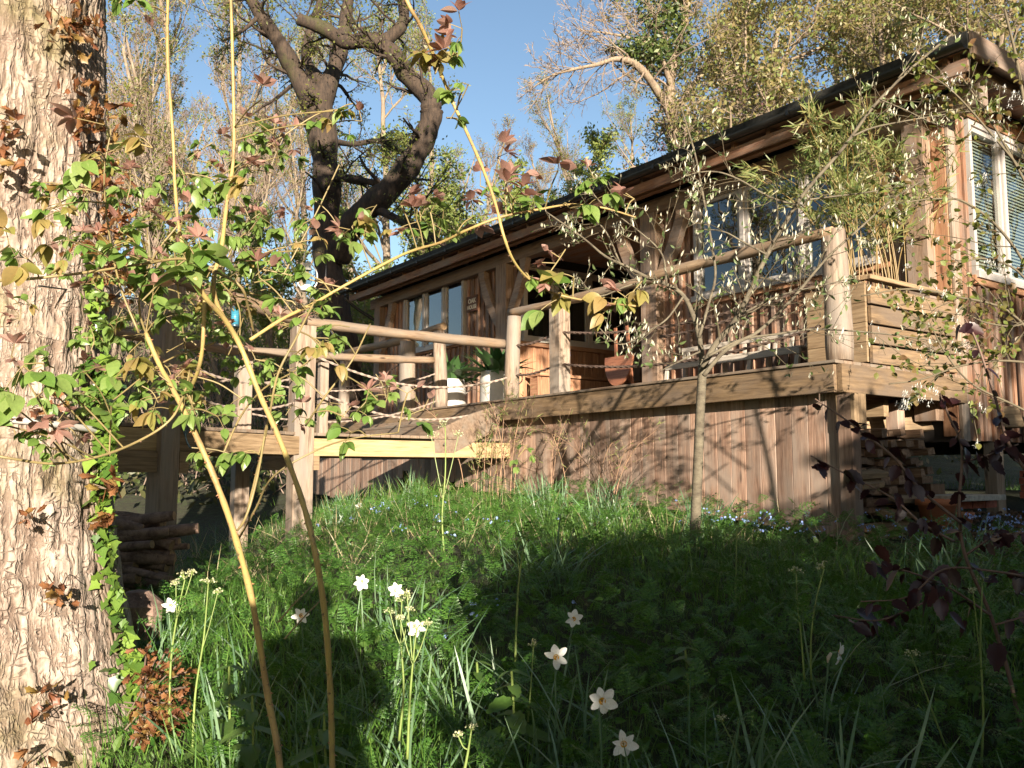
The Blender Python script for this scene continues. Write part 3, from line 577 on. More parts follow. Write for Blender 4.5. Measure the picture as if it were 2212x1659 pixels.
rope(deck, Lc(0.2, 0.03, 1.62), Lc(2.0, 0.03, 1.38), 0.08, 0.018, M['rope_dark'])
for z1 in (1.72, 1.3): rope(deck, Lc(7.22, 0.05, z1), Lc(6.5, 0.05, z1 + 0.03), 0.03, 0.014, M['rope_dark']); rope(deck, Lc(11.0, 0.05, z1 - 0.1), Lc(7.42, 0.05, z1), 0.2, 0.014, M['rope_dark'])
# the steps down to the walkway
plank(deck, 'step_tread', Lc(4.93, -0.20, 0.665), Lc(8.0, -0.20, 0.665), 0.33, 0.035, (0, 0, 1), M['decking'])
plank(deck, 'step_riser', Lc(4.95, -0.35, 0.555), Lc(7.9, -0.35, 0.555), 0.18, 0.03, NF, M['decking'])
plank(deck, 'step_riser', Lc(4.95, -0.075, 0.71), Lc(8.6, -0.075, 0.71), 0.10, 0.02, NF, M['decking'])
mb = MB(); st = [(-1.02, 0.49), (-1.0, 0.235), (-0.74, 0.235), (-0.06, 0.56), (-0.06, 0.86), (-0.5, 0.72)]
mb.poly([Lc(4.72, a, z) for a, z in st], 0.045, (-1, 0, 0)); o = mb.build('step_stringer', M['decking'], deck)
mb = MB()
for (a, z) in ((-0.92, 0.33), (-0.93, 0.28), (-0.68, 0.36)): mb.lathe([(0.001, 0.008), (0.012, 0.006), (0.015, 0)], (0, 0, 0), 8)
o = mb.build('bolt', M['chrome'], deck); o.location = Lc(4.675, -0.9, 0.34); o.rotation_euler = (0, R(90), 0)

# ================================================================== THE WALKWAY (world frame)
A0 = inC(4.75, 0.10, 0); Bp = Vector((-2.29, 9.34, 0)); Cp = Vector((-3.17, 7.85, 0)); e1 = (A0 - Bp).normalized(); e2 = (Bp - Cp).normalized(); Dp = Cp - e2 * 1.25
n1 = Vector((-e1.y, e1.x, 0)); n2 = Vector((-e2.y, e2.x, 0)); WW = 1.2; up = Vector((0, 0, 1))
walk = empty('walkway', (Bp.x, Bp.y, 0), 'timber walkway on tall posts with log rails and pale ropes, left of the deck', 'walkway')
walk.location = (0, 0, 0)
def Z(v, z): return Vector((v.x, v.y, z))
ZW = 0.44
plank(walk, 'beam', Z(Bp + e1*0.13, ZW - 0.16), Z(A0, ZW - 0.16), 0.19, 0.06, -n1, M['pine_new'])
plank(walk, 'beam', Z(Cp + e2*0.02, ZW - 0.14), Z(Bp + e1*0.11, ZW - 0.15), 0.20, 0.06, -n2, M['pine'])
plank(walk, 'beam', Z(Dp, ZW - 0.14), Z(Cp - e2*0.0, ZW - 0.14), 0.20, 0.06, -n2, M['pine_new'])
plank(walk, 'beam', Z(Bp + n1*WW, ZW - 0.16), Z(A0 + n1*WW, ZW - 0.16), 0.19, 0.06, -n1, M['pine'])
plank(walk, 'beam', Z(Dp + n2*WW, ZW - 0.16), Z(Bp + n2*WW, ZW - 0.16), 0.19, 0.06, -n2, M['pine'])
plank(walk, 'lower_beam', Z(Dp - n2*0.05 , ZW - 0.34), Z(Cp - e2*0.12 - n2*0.05, ZW - 0.34), 0.19, 0.05, -n2, M['pine'])
plank(walk, 'cleat', Z(Cp + e2*0.13 - n2*0.04, ZW - 0.345), Z(Cp + e2*0.23 - n2*0.04, ZW - 0.345), 0.20, 0.05, -n2, M['pine'])
plank(walk, 'cleat', Z(Bp + e1*0.14, ZW - 0.33), Z(Bp + e1*0.21, ZW - 0.33), 0.16, 0.05, -n1, M['pine'])
plank(walk, 'joist', Z(Bp + n1*0.1, ZW - 0.33), Z(Bp + n1*(WW - 0.1), ZW - 0.33), 0.06, 0.16, up, M['pine']); plank(walk, 'joist', Z(Cp + n2*0.1, ZW - 0.33), Z(Cp + n2*(WW - 0.1), ZW - 0.33), 0.06, 0.16, up, M['pine'])
L2 = (Bp - Dp).length; k = int(L2 / 0.128)
for i in range(k): p = Dp + e2*(0.07 + i*0.128); plank(walk, 'walkway_plank', Z(p - n2*0.05, ZW - 0.02), Z(p + n2*(WW + 0.05), ZW - 0.02), 0.121, 0.032, up, M['decking'])
L1 = (A0 - Bp).length; k = int((L1 - 0.95) / 0.128) + 1
for i in range(k): p = Bp + e1*(0.10 + i*0.128); plank(walk, 'walkway_plank', Z(p - n1*0.05, ZW - 0.02), Z(p + n1*(WW + 0.05), ZW - 0.02), 0.121, 0.032, up, M['decking'])
k = int(1.0/0.128)
for i in range(k + 1): p = A0 - e1*(0.07 + i*0.128); plank(walk, 'walkway_plank', Z(p + n1*0.12, ZW - 0.021), Z(p + n1*(WW + 0.4), ZW - 0.021), 0.121, 0.032, up, M['decking'])
def wpost(p, r, z1, top=None): return pole(walk, 'walkway_post', Z(p, gz(p.x, p.y) - 0.25), Z(p, z1), r, M['post'], r*0.97, 16, 0.03)
plank(walk, 'walkway_post', Z(Bp - n1*0.0 + e1*0.0, gz(Bp.x, Bp.y) - 0.2), Z(Bp, 1.60), 0.225, 0.20, -n1, M['post'])
plank(walk, 'walkway_post', Z(Cp, gz(Cp.x, Cp.y) - 0.2), Z(Cp, 1.72), 0.20, 0.19, -n2, M['post'])
Bf = Bp + (n1 + n2).normalized()*WW*1.02; Cf = Cp + n2*WW; plank(walk, 'walkway_post', Z(Bf, gz(Bf.x, Bf.y) - 0.2), Z(Bf, 1.42), 0.17, 0.17, -n1, M['post'])
plank(walk, 'walkway_post', Z(Cf, gz(Cf.x, Cf.y) - 0.2), Z(Cf, 1.42), 0.17, 0.17, -n1, M['post'])
Bn = Bp + e1*0.35 + n1*0.25; plank(walk, 'rail_stay', Z(Bn, ZW), Z(Bn, 1.25), 0.1, 0.09, -n1, M['post'])
Af = A0 + n1*WW*1.4
pole(walk, 'handrail', Z(Bp, 1.655), Z(inC(4.70, 0.02, 0), 1.62), 0.055, M['log'], 0.063, wob=0.14)
pole(walk, 'handrail', Z(Bf, 1.44), Z(inC(6.42, -0.03, 0), 1.60), 0.05, M['log'], 0.054, wob=0.14)
pole(walk, 'handrail', Z(Cp, 1.78), Z(Bp, 1.66), 0.062, M['log'], 0.07)
pole(walk, 'handrail', Z(Cf, 1.44), Z(Bf, 1.44), 0.055, M['log'], 0.058)
pole(walk, 'handrail', Z(Dp, 1.80), Z(Cp, 1.76), 0.06, M['log'], 0.06)
for (a, b_, ns, top, bot, sg) in ((Bp + e1*0.1, A0, n1, 1.33, 0.98, 0.17),):
    rope(walk, Z(Bp + e1*0.1, 1.30), Z(inC(4.62, 0.0, 0), 1.20), 0.23, 0.014, M['rope_light']); rope(walk, Z(Bp + e1*0.1, 0.93), Z(A0 - e1*0.2, 0.82), 0.24, 0.014, M['rope_light'])
for z1 in (1.05, 0.78): rope(walk, Z(Cp + e2*0.1, z1), Z(Bp - e2*0.1, z1 - 0.02), 0.13, 0.013, M['rope_light'])
for z1 in (1.12, 0.72): rope(walk, Z(Bf, z1), Z(inC(6.4, 0, 0), z1 + 0.3), 0.2, 0.012, M['rope_light']); rope(walk, Z(Cf, z1), Z(Bf, z1), 0.12, 0.012, M['rope_light'])
for z1 in (1.35, 1.0): rope(walk, Z(Dp, z1), Z(Cp - e2*0.1, z1), 0.1, 0.014, M['rope_light'])

# things around walkway: hook, red chair, lantern on a crook, feeder
hk = empty('iron_hook', Z(Cp - n2*0.14 + e2*0.12, 0.42), 'blue-grey steel hook hanging from the walkway edge beside the post', 'hook')
mb = MB(); mb.tube(spline([(0, 0, 0.05), (0, 0, -0.04), (0.01, 0, -0.12), (0.05, 0, -0.19), (0.10, 0, -0.18), (0.11, 0, -0.12), (0.09, 0, -0.10)], 5), 0.009, 8); mb.build('hook', M['bluesteel'], hk, True)
mb = MB(); mb.box((-0.13, -0.03, 0.04), (0.13, 0.06, 0.052)); mb.build('bracket', M['bluesteel'], hk); mb = MB(); mb.tube([(-0.05, 0, 0.05), (0.0, 0, -0.09)], 0.007, 6); mb.tube([(0.04, 0, 0.05), (0.01, 0, -0.07)], 0.007, 6); mb.build('strap', M['bluesteel'], hk)
rc = empty('folding_chair', Z(Cp + n2*0.55 - e2*0.55, ZW), 'red-brown wooden folding chair standing on the walkway beside the big oak', 'chair', rz=0.5)
for yy in (-0.22, 0.22):
    mb = MB(); mb.bar((-0.28, yy, 0), (0.22, yy, 0.62), 0.05, 0.03, (0, 1, 0)); mb.build('leg', M['redwood'], rc); mb = MB(); mb.bar((0.28, yy*0.9, 0), (-0.22, yy*0.9, 0.95), 0.05, 0.03, (0, 1, 0)); mb.build('leg', M['redwood'], rc)
for k in range(6): mb = MB(); mb.bar((-0.2 + k*0.075, -0.21, 0.44), (-0.2 + k*0.075, 0.21, 0.44), 0.06, 0.018, up); mb.build('seat_slat', M['redwood'], rc)
for k in range(4): mb = MB(); mb.bar((-0.10 - k*0.035, -0.21, 0.62 + k*0.095), (-0.10 - k*0.035, 0.21, 0.62 + k*0.095), 0.07, 0.016, (1, 0, 0.4)); mb.build('back_slat', M['redwood'], rc)
ck = at(700, 760, 10.9); lp = at(664, 610, 10.9)
cr = empty('shepherds_crook', (ck.x, ck.y, gz(ck.x, ck.y)), 'thin black iron crook pole with hooks beside the walkway', 'garden hook')
mb = MB(); zt = 3.0 - gz(ck.x, ck.y); mb.tube(spline([(0, 0, -0.1), (0, 0, zt - 0.5), (0, 0, zt - 0.1), (-0.06, 0, zt + 0.05), (-0.16, 0, zt + 0.07), (lp.x - ck.x, 0, zt - 0.04)], 6), 0.011, 6); mb.build('pole', M['iron'], cr, True)
mb = MB(); zz = 1.55 - gz(ck.x, ck.y); mb.tube(spline([(0, 0, zz), (0.12, 0, zz + 0.16), (0.03, 0, zz + 0.3), (-0.1, 0, zz + 0.22), (-0.12, 0, zz + 0.05), (0, 0, zz - 0.12)], 6), 0.011, 6); mb.build('scroll', M['iron'], cr, True)
ln = empty('lantern', (lp.x, lp.y, 2.33), 'white metal storm lantern with glass chimney hanging from the iron crook', 'lantern')
mb = MB(); mb.lathe([(0.001, 0), (0.085, 0), (0.09, 0.04), (0.05, 0.07), (0.04, 0.08)], m=16); mb.lathe([(0.05, 0.27), (0.055, 0.29), (0.03, 0.35), (0.035, 0.38), (0.001, 0.4)], m=16); mb.build('body', M['white'], ln, True)
mb = MB(); mb.lathe([(0.035, 0.08), (0.06, 0.13), (0.062, 0.2), (0.04, 0.27)], m=16); mb.build('chimney', M['glass'], ln, True)
mb = MB()
for s_ in (-1, 1): mb.tube(spline([(s_*0.07, 0, 0.03), (s_*0.12, 0, 0.1), (s_*0.12, 0, 0.24), (s_*0.06, 0, 0.34), (s_*0.02, 0, 0.37)], 4), 0.009, 6)
mb.tube(spline([(-0.07, 0, 0.36), (-0.03, 0, 0.56), (0.0, 0, 0.62), (0.03, 0, 0.56), (0.07, 0, 0.36)], 4), 0.004, 5); mb.build('frame', M['white'], ln, True)
fp = at(508, 690, 10.6); fd = empty('bird_feeder', (fp.x, fp.y, fp.z - 0.1), 'small blue mesh bird feeder hanging below the handrail', 'bird feeder')
mb = MB(); mb.lathe([(0.001, 0.02), (0.05, 0.02), (0.05, 0.22), (0.001, 0.22)], m=14); mb.build('tube', M['feeder'], fd, True); mb = MB(); mb.lathe([(0.001, 0), (0.06, 0), (0.065, 0.02), (0.055, 0.03)], m=14); mb.lathe([(0.06, 0.22), (0.04, 0.26), (0.001, 0.27)], m=14); mb.build('caps', M['bluesteel'], fd, True)
mb = MB(); 
for i in range(9): mb.tube([(0.053*math.cos(a_), 0.053*math.sin(a_), 0.03 + i*0.022) for a_ in np.linspace(0, 6.283, 13)], 0.002, 4, False)
mb.build('mesh', M['feeder'], fd)

# potted tulip leaves on the deck
def blade_leaf(L, w, curl, n=7, fold=0.25):
    V = []; F = []
    for i in range(n + 1):
        a = i / n; ww = w * math.sin(math.pi * min(1, a*0.9 + 0.06))**0.75 * (1 - a**4) ; x = L * (a - 0.12*curl*a*a); z = L * 0.5 * curl * a * a * -1
        V += [(x, -ww/2, z + fold*ww*0.5), (x, 0, z), (x, ww/2, z + fold*ww*0.5)]
    for i in range(n): b0 = i*3; F += [(b0, b0+1, b0+4, b0+3), (b0+1, b0+2, b0+5, b0+4)]
    return np.array(V), np.array(F)
def simple_mesh(name, V, F, m):
    me = bpy.data.meshes.new(name); me.from_pydata([tuple(v) for v in V], [], [tuple(int(i) for i in f) for f in F]); me.materials.append(m)
    me.polygons.foreach_set('use_smooth', [True]*len(me.polygons)); me.update(); return me
tul = [simple_mesh('leaf', *blade_leaf(0.40, 0.075, c), M['tulipleaf']) for c in (0.35, 0.8, 1.3)]
for pi, (tt, ss, lab) in enumerate(((7.02, 0.6, 'left galvanised churn pot on the deck, nearer the walkway rail post'), (5.72, 0.6, 'right galvanised churn pot on the deck, close to the round log post'))):
    c = inC(tt, ss, 0.922); pot = empty('churn_pot', c, lab, 'plant pot', 'galvanised pots on the deck')
    mb = MB(); mb.lathe([(0.001, 0.0), (0.20, 0.0), (0.205, 0.02), (0.20, 0.30), (0.205, 0.31), (0.20, 0.33), (0.185, 0.42), (0.19, 0.44), (0.18, 0.44), (0.17, 0.40), (0.001, 0.39)], m=28); mb.build('pot', M['zinc'], pot, True).scale = (1.25, 1.25, 1.12)
    mb = MB(); mb.tube(spline([(0.2, 0.0, 0.34), (0.26, 0, 0.36), (0.27, 0, 0.28), (0.2, 0, 0.22)], 5), 0.008, 6); mb.build('handle', M['zinc'], pot, True).scale = (1.25, 1.25, 1.3)
    pl = empty('tulip_plant', c + Vector((0, 0, 0.44)), ('broad green tulip leaves in the left churn pot' , 'broad green tulip leaves in the right churn pot')[pi], 'plant', 'tulips in the churn pots')
    for i in range(58):
        o = bpy.data.objects.new('leaf', random.choice(tul)); link(o, pl); a = random.uniform(0, 6.283); rr = random.uniform(0, 0.19)
        o.location = (rr*math.cos(a), rr*math.sin(a), 0); o.rotation_euler = (random.uniform(-0.4, 0.4), -R(random.uniform(28, 85)), a + random.uniform(-0.5, 0.5)); o.scale = (random.uniform(1.0, 1.45), random.uniform(1.4, 2.0), 1.2)

# planter box on the deck corner
pb = empty('planter_box', inC(0.0, 0.56, 0.92), 'tall slatted wooden planter box at the right end of the deck holding bamboo', 'planter', rz=ANG)
for k in range(4):
    plank(pb, 'slat', (0.0, 0.0, 0.10 + k*0.175), (0.0, 1.44, 0.11 + k*0.175), 0.155, 0.03, NG, M['fascia']); plank(pb, 'slat', (-0.62, -0.02, 0.12 + k*0.175), (-0.02, -0.02, 0.12 + k*0.175), 0.172, 0.03, NF, M['pine'])
plank(pb, 'top_rail', (0.0, -0.04, 0.775), (0.0, 1.44, 0.775), 0.09, 0.04, up, M['pine']); plank(pb, 'top_rail', (-0.64, -0.02, 0.775), (-0.05, -0.02, 0.775), 0.09, 0.04, up, M['pine'])
plank(pb, 'skid', (-0.06, 0.05, 0.0), (-0.06, 1.4, 0.0), 0.08, 0.03, up, M['decking'])
mb = MB(); mb.box((-0.6, 0.0, 0.05), (-0.03, 1.42, 0.70)); mb.build('soil', M['soil'], pb)
# ================================================================== foliage helpers
def rotmats(dirs, rolls, nflip=None):
    """matrices (n,3,3) whose X axis follows dirs, rolled about it"""
    X = dirs / (np.linalg.norm(dirs, axis=1, keepdims=True) + 1e-9)
    ref = np.where(np.abs(X[:, 2:3]) < 0.95, np.array([[0, 0, 1.0]]), np.array([[0, 1.0, 0]]))
    Y = np.cross(ref, X); Y /= np.linalg.norm(Y, axis=1, keepdims=True); Z_ = np.cross(X, Y)
    c = np.cos(rolls)[:, None]; s = np.sin(rolls)[:, None]
    Y2 = Y * c + Z_ * s; Z2 = -Y * s + Z_ * c
    return np.stack([X, Y2, Z2], axis=2)
def joined(V, F, pos, Rm, sc):
    n = len(pos); k = len(V); P = np.einsum('nij,kj->nki', Rm, V) * sc[:, None, None] + pos[:, None]
    FF = (F[None] + (np.arange(n) * k)[:, None, None]).reshape(-1, F.shape[1]); return P.reshape(-1, 3), FF
def scatter(parent, name, protos, pick, pos, Rm, sc, limit=300, restname=None, origin=None):
    """protos: list of (V, F, material). The `limit` that show largest become parts, the rest one stuff part."""
    pos = np.asarray(pos, float); n = len(pos)
    if n == 0: return
    off = np.array(parent.location[:]) if parent is not None else np.zeros(3)
    size = sc / (np.linalg.norm(pos, axis=1) + 0.01); order = np.argsort(-size) if n > limit else np.arange(n)
    top, rest = order[:limit], order[limit:]; mes = [simple_mesh(name, V, F, m) for V, F, m in protos]
    for i in top:
        o = bpy.data.objects.new(name, mes[pick[i]]); link(o, parent); m4 = Matrix([list(Rm[i][r] * sc[i]) + [pos[i][r] - off[r]] for r in range(3)] + [[0, 0, 0, 1]]); o.matrix_basis = m4
    if len(rest):
        VV = []; F3 = []; F4 = []; i3 = []; i4 = []; base = 0
        for q, (V, F, m) in enumerate(protos):
            w = rest[pick[rest] == q]
            if not len(w): continue
            P, FF = joined(V, F, pos[w] - off, Rm[w], sc[w]); FF = FF + base; base += len(P); VV.append(P)
            if F.shape[1] == 3: F3.append(FF); i3 += [q]*len(FF)
            else: F4.append(FF); i4 += [q]*len(FF)
        fs = ([np.concatenate(F3)] if F3 else []) + ([np.concatenate(F4)] if F4 else [])
        tag(mesh_np(restname or name + '_mass', np.concatenate(VV), fs, [p[2] for p in protos], parent, midx=i3 + i4, smooth=False), kind='stuff')
def ell_leaf(L=1.0, w=0.5, n=4, fold=0.22, droop=0.15, petiole=0.12, tip=1.6):
    V = [(0, 0, 0)]; rows = []
    for i in range(1, n): 
        a = i / n; x = petiole + (1 - petiole) * a; ww = w/2 * math.sin(math.pi * a ** (1/1.15)) ** 0.9
        b = len(V); V += [(x*L, -ww*L, fold*ww*L - droop*a*a*L), (x*L, 0, -droop*a*a*L), (x*L, ww*L, fold*ww*L - droop*a*a*L)]; rows.append(b)
    V.append((petiole*L, 0, 0)); bp = len(V) - 1; V.append((L, 0, -droop*L)); tp = len(V) - 1; F = []
    F += [(bp, rows[0]+1, rows[0]), (bp, rows[0]+2, rows[0]+1)]
    for a, b in zip(rows[:-1], rows[1:]): F += [(a, a+1, b+1), (a, b+1, b), (a+1, a+2, b+2), (a+1, b+2, b+1)]
    F += [(rows[-1], rows[-1]+1, tp), (rows[-1]+1, rows[-1]+2, tp)]
    if petiole > 0.02: V += [(0, 0.01*L, 0)]; F += [(0, bp, len(V)-1)]
    return np.array(V), np.array(F)
def blade(L=1.0, w=0.03, bend=0.35, n=3):
    V = []; F = []
    for i in range(n): a = i / n; V += [(L*(a - 0.15*bend*a*a), -w/2*(1 - a*0.6), -bend*L*a*a), (L*(a - 0.15*bend*a*a), w/2*(1 - a*0.6), -bend*L*a*a)]
    V.append((L*(1 - 0.15*bend), 0, -bend*L)); t = len(V) - 1
    for i in range(n - 1): b = 2*i; F += [(b, b+1, b+3), (b, b+3, b+2)]
    F.append((t - 2, t - 1, t)); return np.array(V), np.array(F)
def lobed(pts):
    V = [(0, 0, 0)] + [(x, y, z) for x, y, z in pts]; k = len(pts); return np.array(V, float), np.array([(0, i, i % k + 1) for i in range(1, k + 1)])
def ivy_leaf(): return lobed([(x, y, 0.08*abs(y)) for x, y in [(0.0, 0.06), (-0.12, 0.32), (0.12, 0.30), (0.25, 0.55), (0.48, 0.28), (1.0, 0.0), (0.48, -0.28), (0.25, -0.55), (0.12, -0.30), (-0.12, -0.32)]])
def oak_leaf(): return lobed([(x, y, 0.15*abs(y)) for x, y in [(0.0, 0.03), (0.2, 0.16), (0.3, 0.08), (0.45, 0.26), (0.55, 0.12), (0.75, 0.28), (0.8, 0.13), (1.0, 0.0), (0.8, -0.13), (0.75, -0.28), (0.55, -0.12), (0.45, -0.26), (0.3, -0.08), (0.2, -0.16)]])
def round_leaf(n=12, jag=0.07):
    p = []
    for i in range(n*2):
        a = 2*math.pi*i/(n*2); r = 0.5*(1 + (jag if i % 2 else -jag)); x = 0.5 - r*math.cos(a)*(1.05); y = r*0.86*math.sin(a)*(1 - 0.25*x); p.append((x + (0.12 if abs(a - math.pi) < 0.3 else 0), y, 0.22*abs(y) - 0.15*x*x))
    V, F = lobed(p); V[0] = (0.5, 0, -0.03); return V, F
def frond(pairs=6, sub=4):
    """feathery cow parsley frond: X is its length"""
    V = []; F = []
    def tri(a, b, c): k = len(V); V.extend([a, b, c]); F.append((k, k+1, k+2))
    tri((0, -0.006, 0), (0, 0.006, 0), (1, 0, -0.12)); rd = random.Random(5)
    for i in range(pairs):
        a = 0.28 + 0.62*i/(pairs-1); Lp = 0.36*(1 - 0.72*((a-0.28)/0.62)**1.1); z0 = -0.12*a*a
        for sgn in (-1, 1):
            dx, dy = 0.52, 0.85*sgn; n = max(2, int(sub*(1 - 0.5*i/pairs)) + 1)
            for j in range(n):
                b = (j+0.6)/n; px, py = a + dx*Lp*b, dy*Lp*b; l2 = 0.115*(1.15 - b) + 0.018
                for s2 in (-1, 1):
                    ex = px + l2*(dx*0.75 - dy*s2*0.62); ey = py + l2*(dy*0.75 + dx*s2*0.62); nz = z0 - 0.06*b + rd.uniform(-.02, .02)
                    tri((px - dx*0.03, py - dy*0.03, nz), (px + dx*0.035, py + dy*0.035, nz), (ex, ey, nz - 0.02))
            ex, ey = a + dx*Lp*1.08, dy*Lp*1.08; tri((a + dx*Lp*0.7 - 0.02, dy*Lp*0.7, z0 - 0.05), (a + dx*Lp*0.7 + 0.02, dy*Lp*0.7, z0 - 0.05), (ex, ey, z0 - 0.09))
    tri((0.86, -0.03, -0.09), (0.86, 0.03, -0.09), (1.04, 0, -0.13)); return np.array(V), np.array(F)
# ------------------------------------------------------------------ tree growing (level by level, vectorised)
def grow(P, D, L, r0, r1, K, wig, upb, rg):
    n = len(P); D = D / (np.linalg.norm(D, axis=1, keepdims=True) + 1e-9); out = np.zeros((n, K, 3)); out[:, 0] = P; d = D.copy(); st = (L / (K - 1))[:, None]
    for k in range(1, K):
        d = d + rg.normal(0, wig, (n, 3)) + np.array([[0, 0, upb]]); d /= np.linalg.norm(d, axis=1, keepdims=True); out[:, k] = out[:, k-1] + d * st
    t = np.linspace(0, 1, K)[None]; Rr = r0[:, None] * (1 - t) + r1[:, None] * t; return out, Rr
def spawn(P, Rr, per, t0, t1, ang, lf, rf, K, wig, upb, rg, tip=0.25, minr=0.0015, lens=None):
    n, K0, _ = P.shape; idx = np.repeat(np.arange(n), per); m = len(idx); t = rg.uniform(t0, t1, m) * (K0 - 1); a = np.clip(t.astype(int), 0, K0 - 2); f = (t - a)[:, None]
    p = P[idx, a] * (1 - f) + P[idx, a + 1] * f; tg = P[idx, a + 1] - P[idx, a]; tg /= np.linalg.norm(tg, axis=1, keepdims=True) + 1e-9
    q = rg.normal(0, 1, (m, 3)); q -= tg * (q * tg).sum(1, keepdims=True); q /= np.linalg.norm(q, axis=1, keepdims=True); an = rg.uniform(ang * 0.65, ang * 1.3, m)[:, None]
    d = tg * np.cos(an) + q * np.sin(an); PL = np.linalg.norm(P[:, -1] - P[:, 0], axis=1)[idx] if lens is None else lens; L = PL * lf * rg.uniform(0.55, 1.15, m) * (1.15 - 0.6 * t / (K0 - 1))
    r = np.maximum(Rr[idx, a] * rf, minr); return grow(p, d, L, r, np.maximum(r * tip, minr * 0.7), K, wig, upb, rg)
def pack(levels):
    VV = []; FF = []; b = 0
    for (P, Rr), m in levels:
        V, F = tubes(P, Rr, m); VV.append(V); FF.append(F + b); b += len(V)
    return np.concatenate(VV), np.concatenate(FF)
def leaf_quads(P, n, size, rg, spread=0.1):
    idx = rg.integers(0, len(P), n); a = rg.uniform(0.15, 1, n) * (P.shape[1] - 1); i = np.clip(a.astype(int), 0, P.shape[1] - 2); f = (a - i)[:, None]
    c = P[idx, i] * (1 - f) + P[idx, i+1] * f + rg.normal(0, spread, (n, 3)); s = size * rg.uniform(0.6, 1.4, n)[:, None]
    u = rg.normal(0, 1, (n, 3)); u /= np.linalg.norm(u, axis=1, keepdims=True); v = np.cross(u, rg.normal(0, 1, (n, 3))); v /= np.linalg.norm(v, axis=1, keepdims=True) + 1e-9
    V = np.stack([c - u*s, c + v*s*0.45 - u*s*0.1, c + u*s, c - v*s*0.5], 1).reshape(-1, 3); return V, np.arange(n*4).reshape(n, 4)
def wood_tree(seed, H, r, lean=(0, 0), forks=3, dens=1.0, twigs=1.0, upb=0.05, ang=0.75, wig=0.10, leaves=0, lsize=0.05, t0=0.25, crown=1.0, lspread=0.12, fine=True):
    rg = np.random.default_rng(seed); trunk = grow(np.zeros((1, 3)), np.array([[lean[0], lean[1], 1.0]]), np.array([H*0.85]), np.array([r]), np.array([r*0.25]), 16, wig*0.5, 0.03, rg)
    lv = [(trunk, 9)]; ints = lambda k: max(1, int(k))
    A = spawn(*trunk, ints(13*dens), t0, 0.98, ang*0.8, 0.42*crown, 0.5, 9, wig, upb, rg); lv.append((A, 6))
    B = spawn(*A, ints(7*dens), 0.15, 0.98, ang, 0.48, 0.55, 7, wig*1.3, upb, rg, minr=0.008); lv.append((B, 4))
    Cc = spawn(*B, ints(7*dens*twigs), 0.1, 0.98, ang, 0.55, 0.55, 5, wig*1.6, upb*1.4, rg, minr=0.005); lv.append((Cc, 3))
    last = Cc
    if fine: Dd = spawn(*Cc, ints(5*twigs), 0.1, 0.98, ang, 0.6, 0.6, 4, wig*1.8, upb*1.2, rg, minr=0.0038); last = Dd
    tv, tf = pack([lv[0], lv[1], lv[2]]); cv, cf = pack([lv[3]] + ([(last, 3)] if fine else []))
    lq = leaf_quads(last[0], leaves, lsize, rg, lspread) if leaves else None
    return (tv, tf), (cv, cf), lq
def tree_obj(name, loc, spec, label, cat, mats, group=None, rz=0.0, sc=1.0, trunkname='trunk'):
    (tv, tf), (cv, cf), lq = spec if not isinstance(spec, dict) else wood_tree(**spec)
    e = empty(name, loc, label, cat, group, rz); e.scale = (sc,)*3
    key = id(tv)
    mesh_np('trunk', tv, tf, mats[0], e, smooth=True); mesh_np('crown', cv, cf, mats[1], e)
    if lq is not None: tag(mesh_np('foliage', lq[0], lq[1], mats[2], e), kind='stuff')
    return e
def copy_thing(src, loc, rz, sc, label, group=None):
    e = src.copy(); COL.objects.link(e); e.location = loc; e.rotation_euler = (0, 0, rz); e.scale = (sc,)*3; e['label'] = label
    for ch in src.children:
        c = ch.copy(); COL.objects.link(c); c.parent = e
    return e

# ================================================================== THE BIG OAK ON THE LEFT
oak_c = Vector((-2.62, 4.2)); oz0 = gz(-2.6, 4.2)
oak = empty('oak_tree', (oak_c.x, oak_c.y, oz0), 'massive pale oak trunk with cracked bark filling the left edge', 'tree')
NZ, NT = 560, 360; zz = np.linspace(-0.25, 7.0, NZ); th = np.linspace(0, 2*np.pi, NT, endpoint=False)
def orad(zw):   # radius against height (world z)
    return np.interp(zw, [-1.7, -1.38, -1.0, -0.61, 0.27, 1.2, 2.4, 5.5], [1.10, 0.94, 0.79, 0.70, 0.585, 0.52, 0.48, 0.45])
disp = np.zeros((NZ, NT)); 
for i in range(NZ):
    for j in range(NT):
        a = th[j]
        if not (-2.75 < a - 2*np.pi*(a > np.pi) < 0.75): continue
        ca, sa = math.cos(a), math.sin(a); z = zz[i]; wv = mnoise.noise((ca*3, sa*3, z*1.5)) 
        d = mnoise.voronoi((ca*11 + wv*0.8, sa*11 + wv*0.5, z*6.5 + wv*1.6))[0]; e_ = min(1.0, (d[1] - d[0]) / 0.20)
        f2 = mnoise.fractal((ca*9, sa*9, z*5.0), 0.9, 2.0, 5)
        disp[i, j] = 0.010 * (e_**0.6 - 1) + 0.014 * f2 + 0.035 * mnoise.noise((ca*2.4, sa*2.4, z*1.0)) + 0.012 * abs(mnoise.noise((ca*7, sa*7, z*1.8)))
zw = zz + oz0; rr = orad(zw)[:, None] * (1 + 0.05*np.cos(3*th + 0.6)[None] * np.clip((-0.6 - zw[:, None])*1.4, 0.15, 1.6)) + disp
cx = 0.02*np.sin(zw*0.8)[:, None] - 0.02*np.clip(zw - 1, 0, 9)[:, None]
V = np.stack([cx + rr*np.cos(th), rr*np.sin(th), np.repeat(zz[:, None], NT, 1)], -1).reshape(-1, 3)
idx = np.arange(NZ*NT).reshape(NZ, NT); a = idx[:-1]; b = idx[1:]; F = np.stack([a, np.roll(a, -1, 1), np.roll(b, -1, 1), b], -1).reshape(-1, 4)
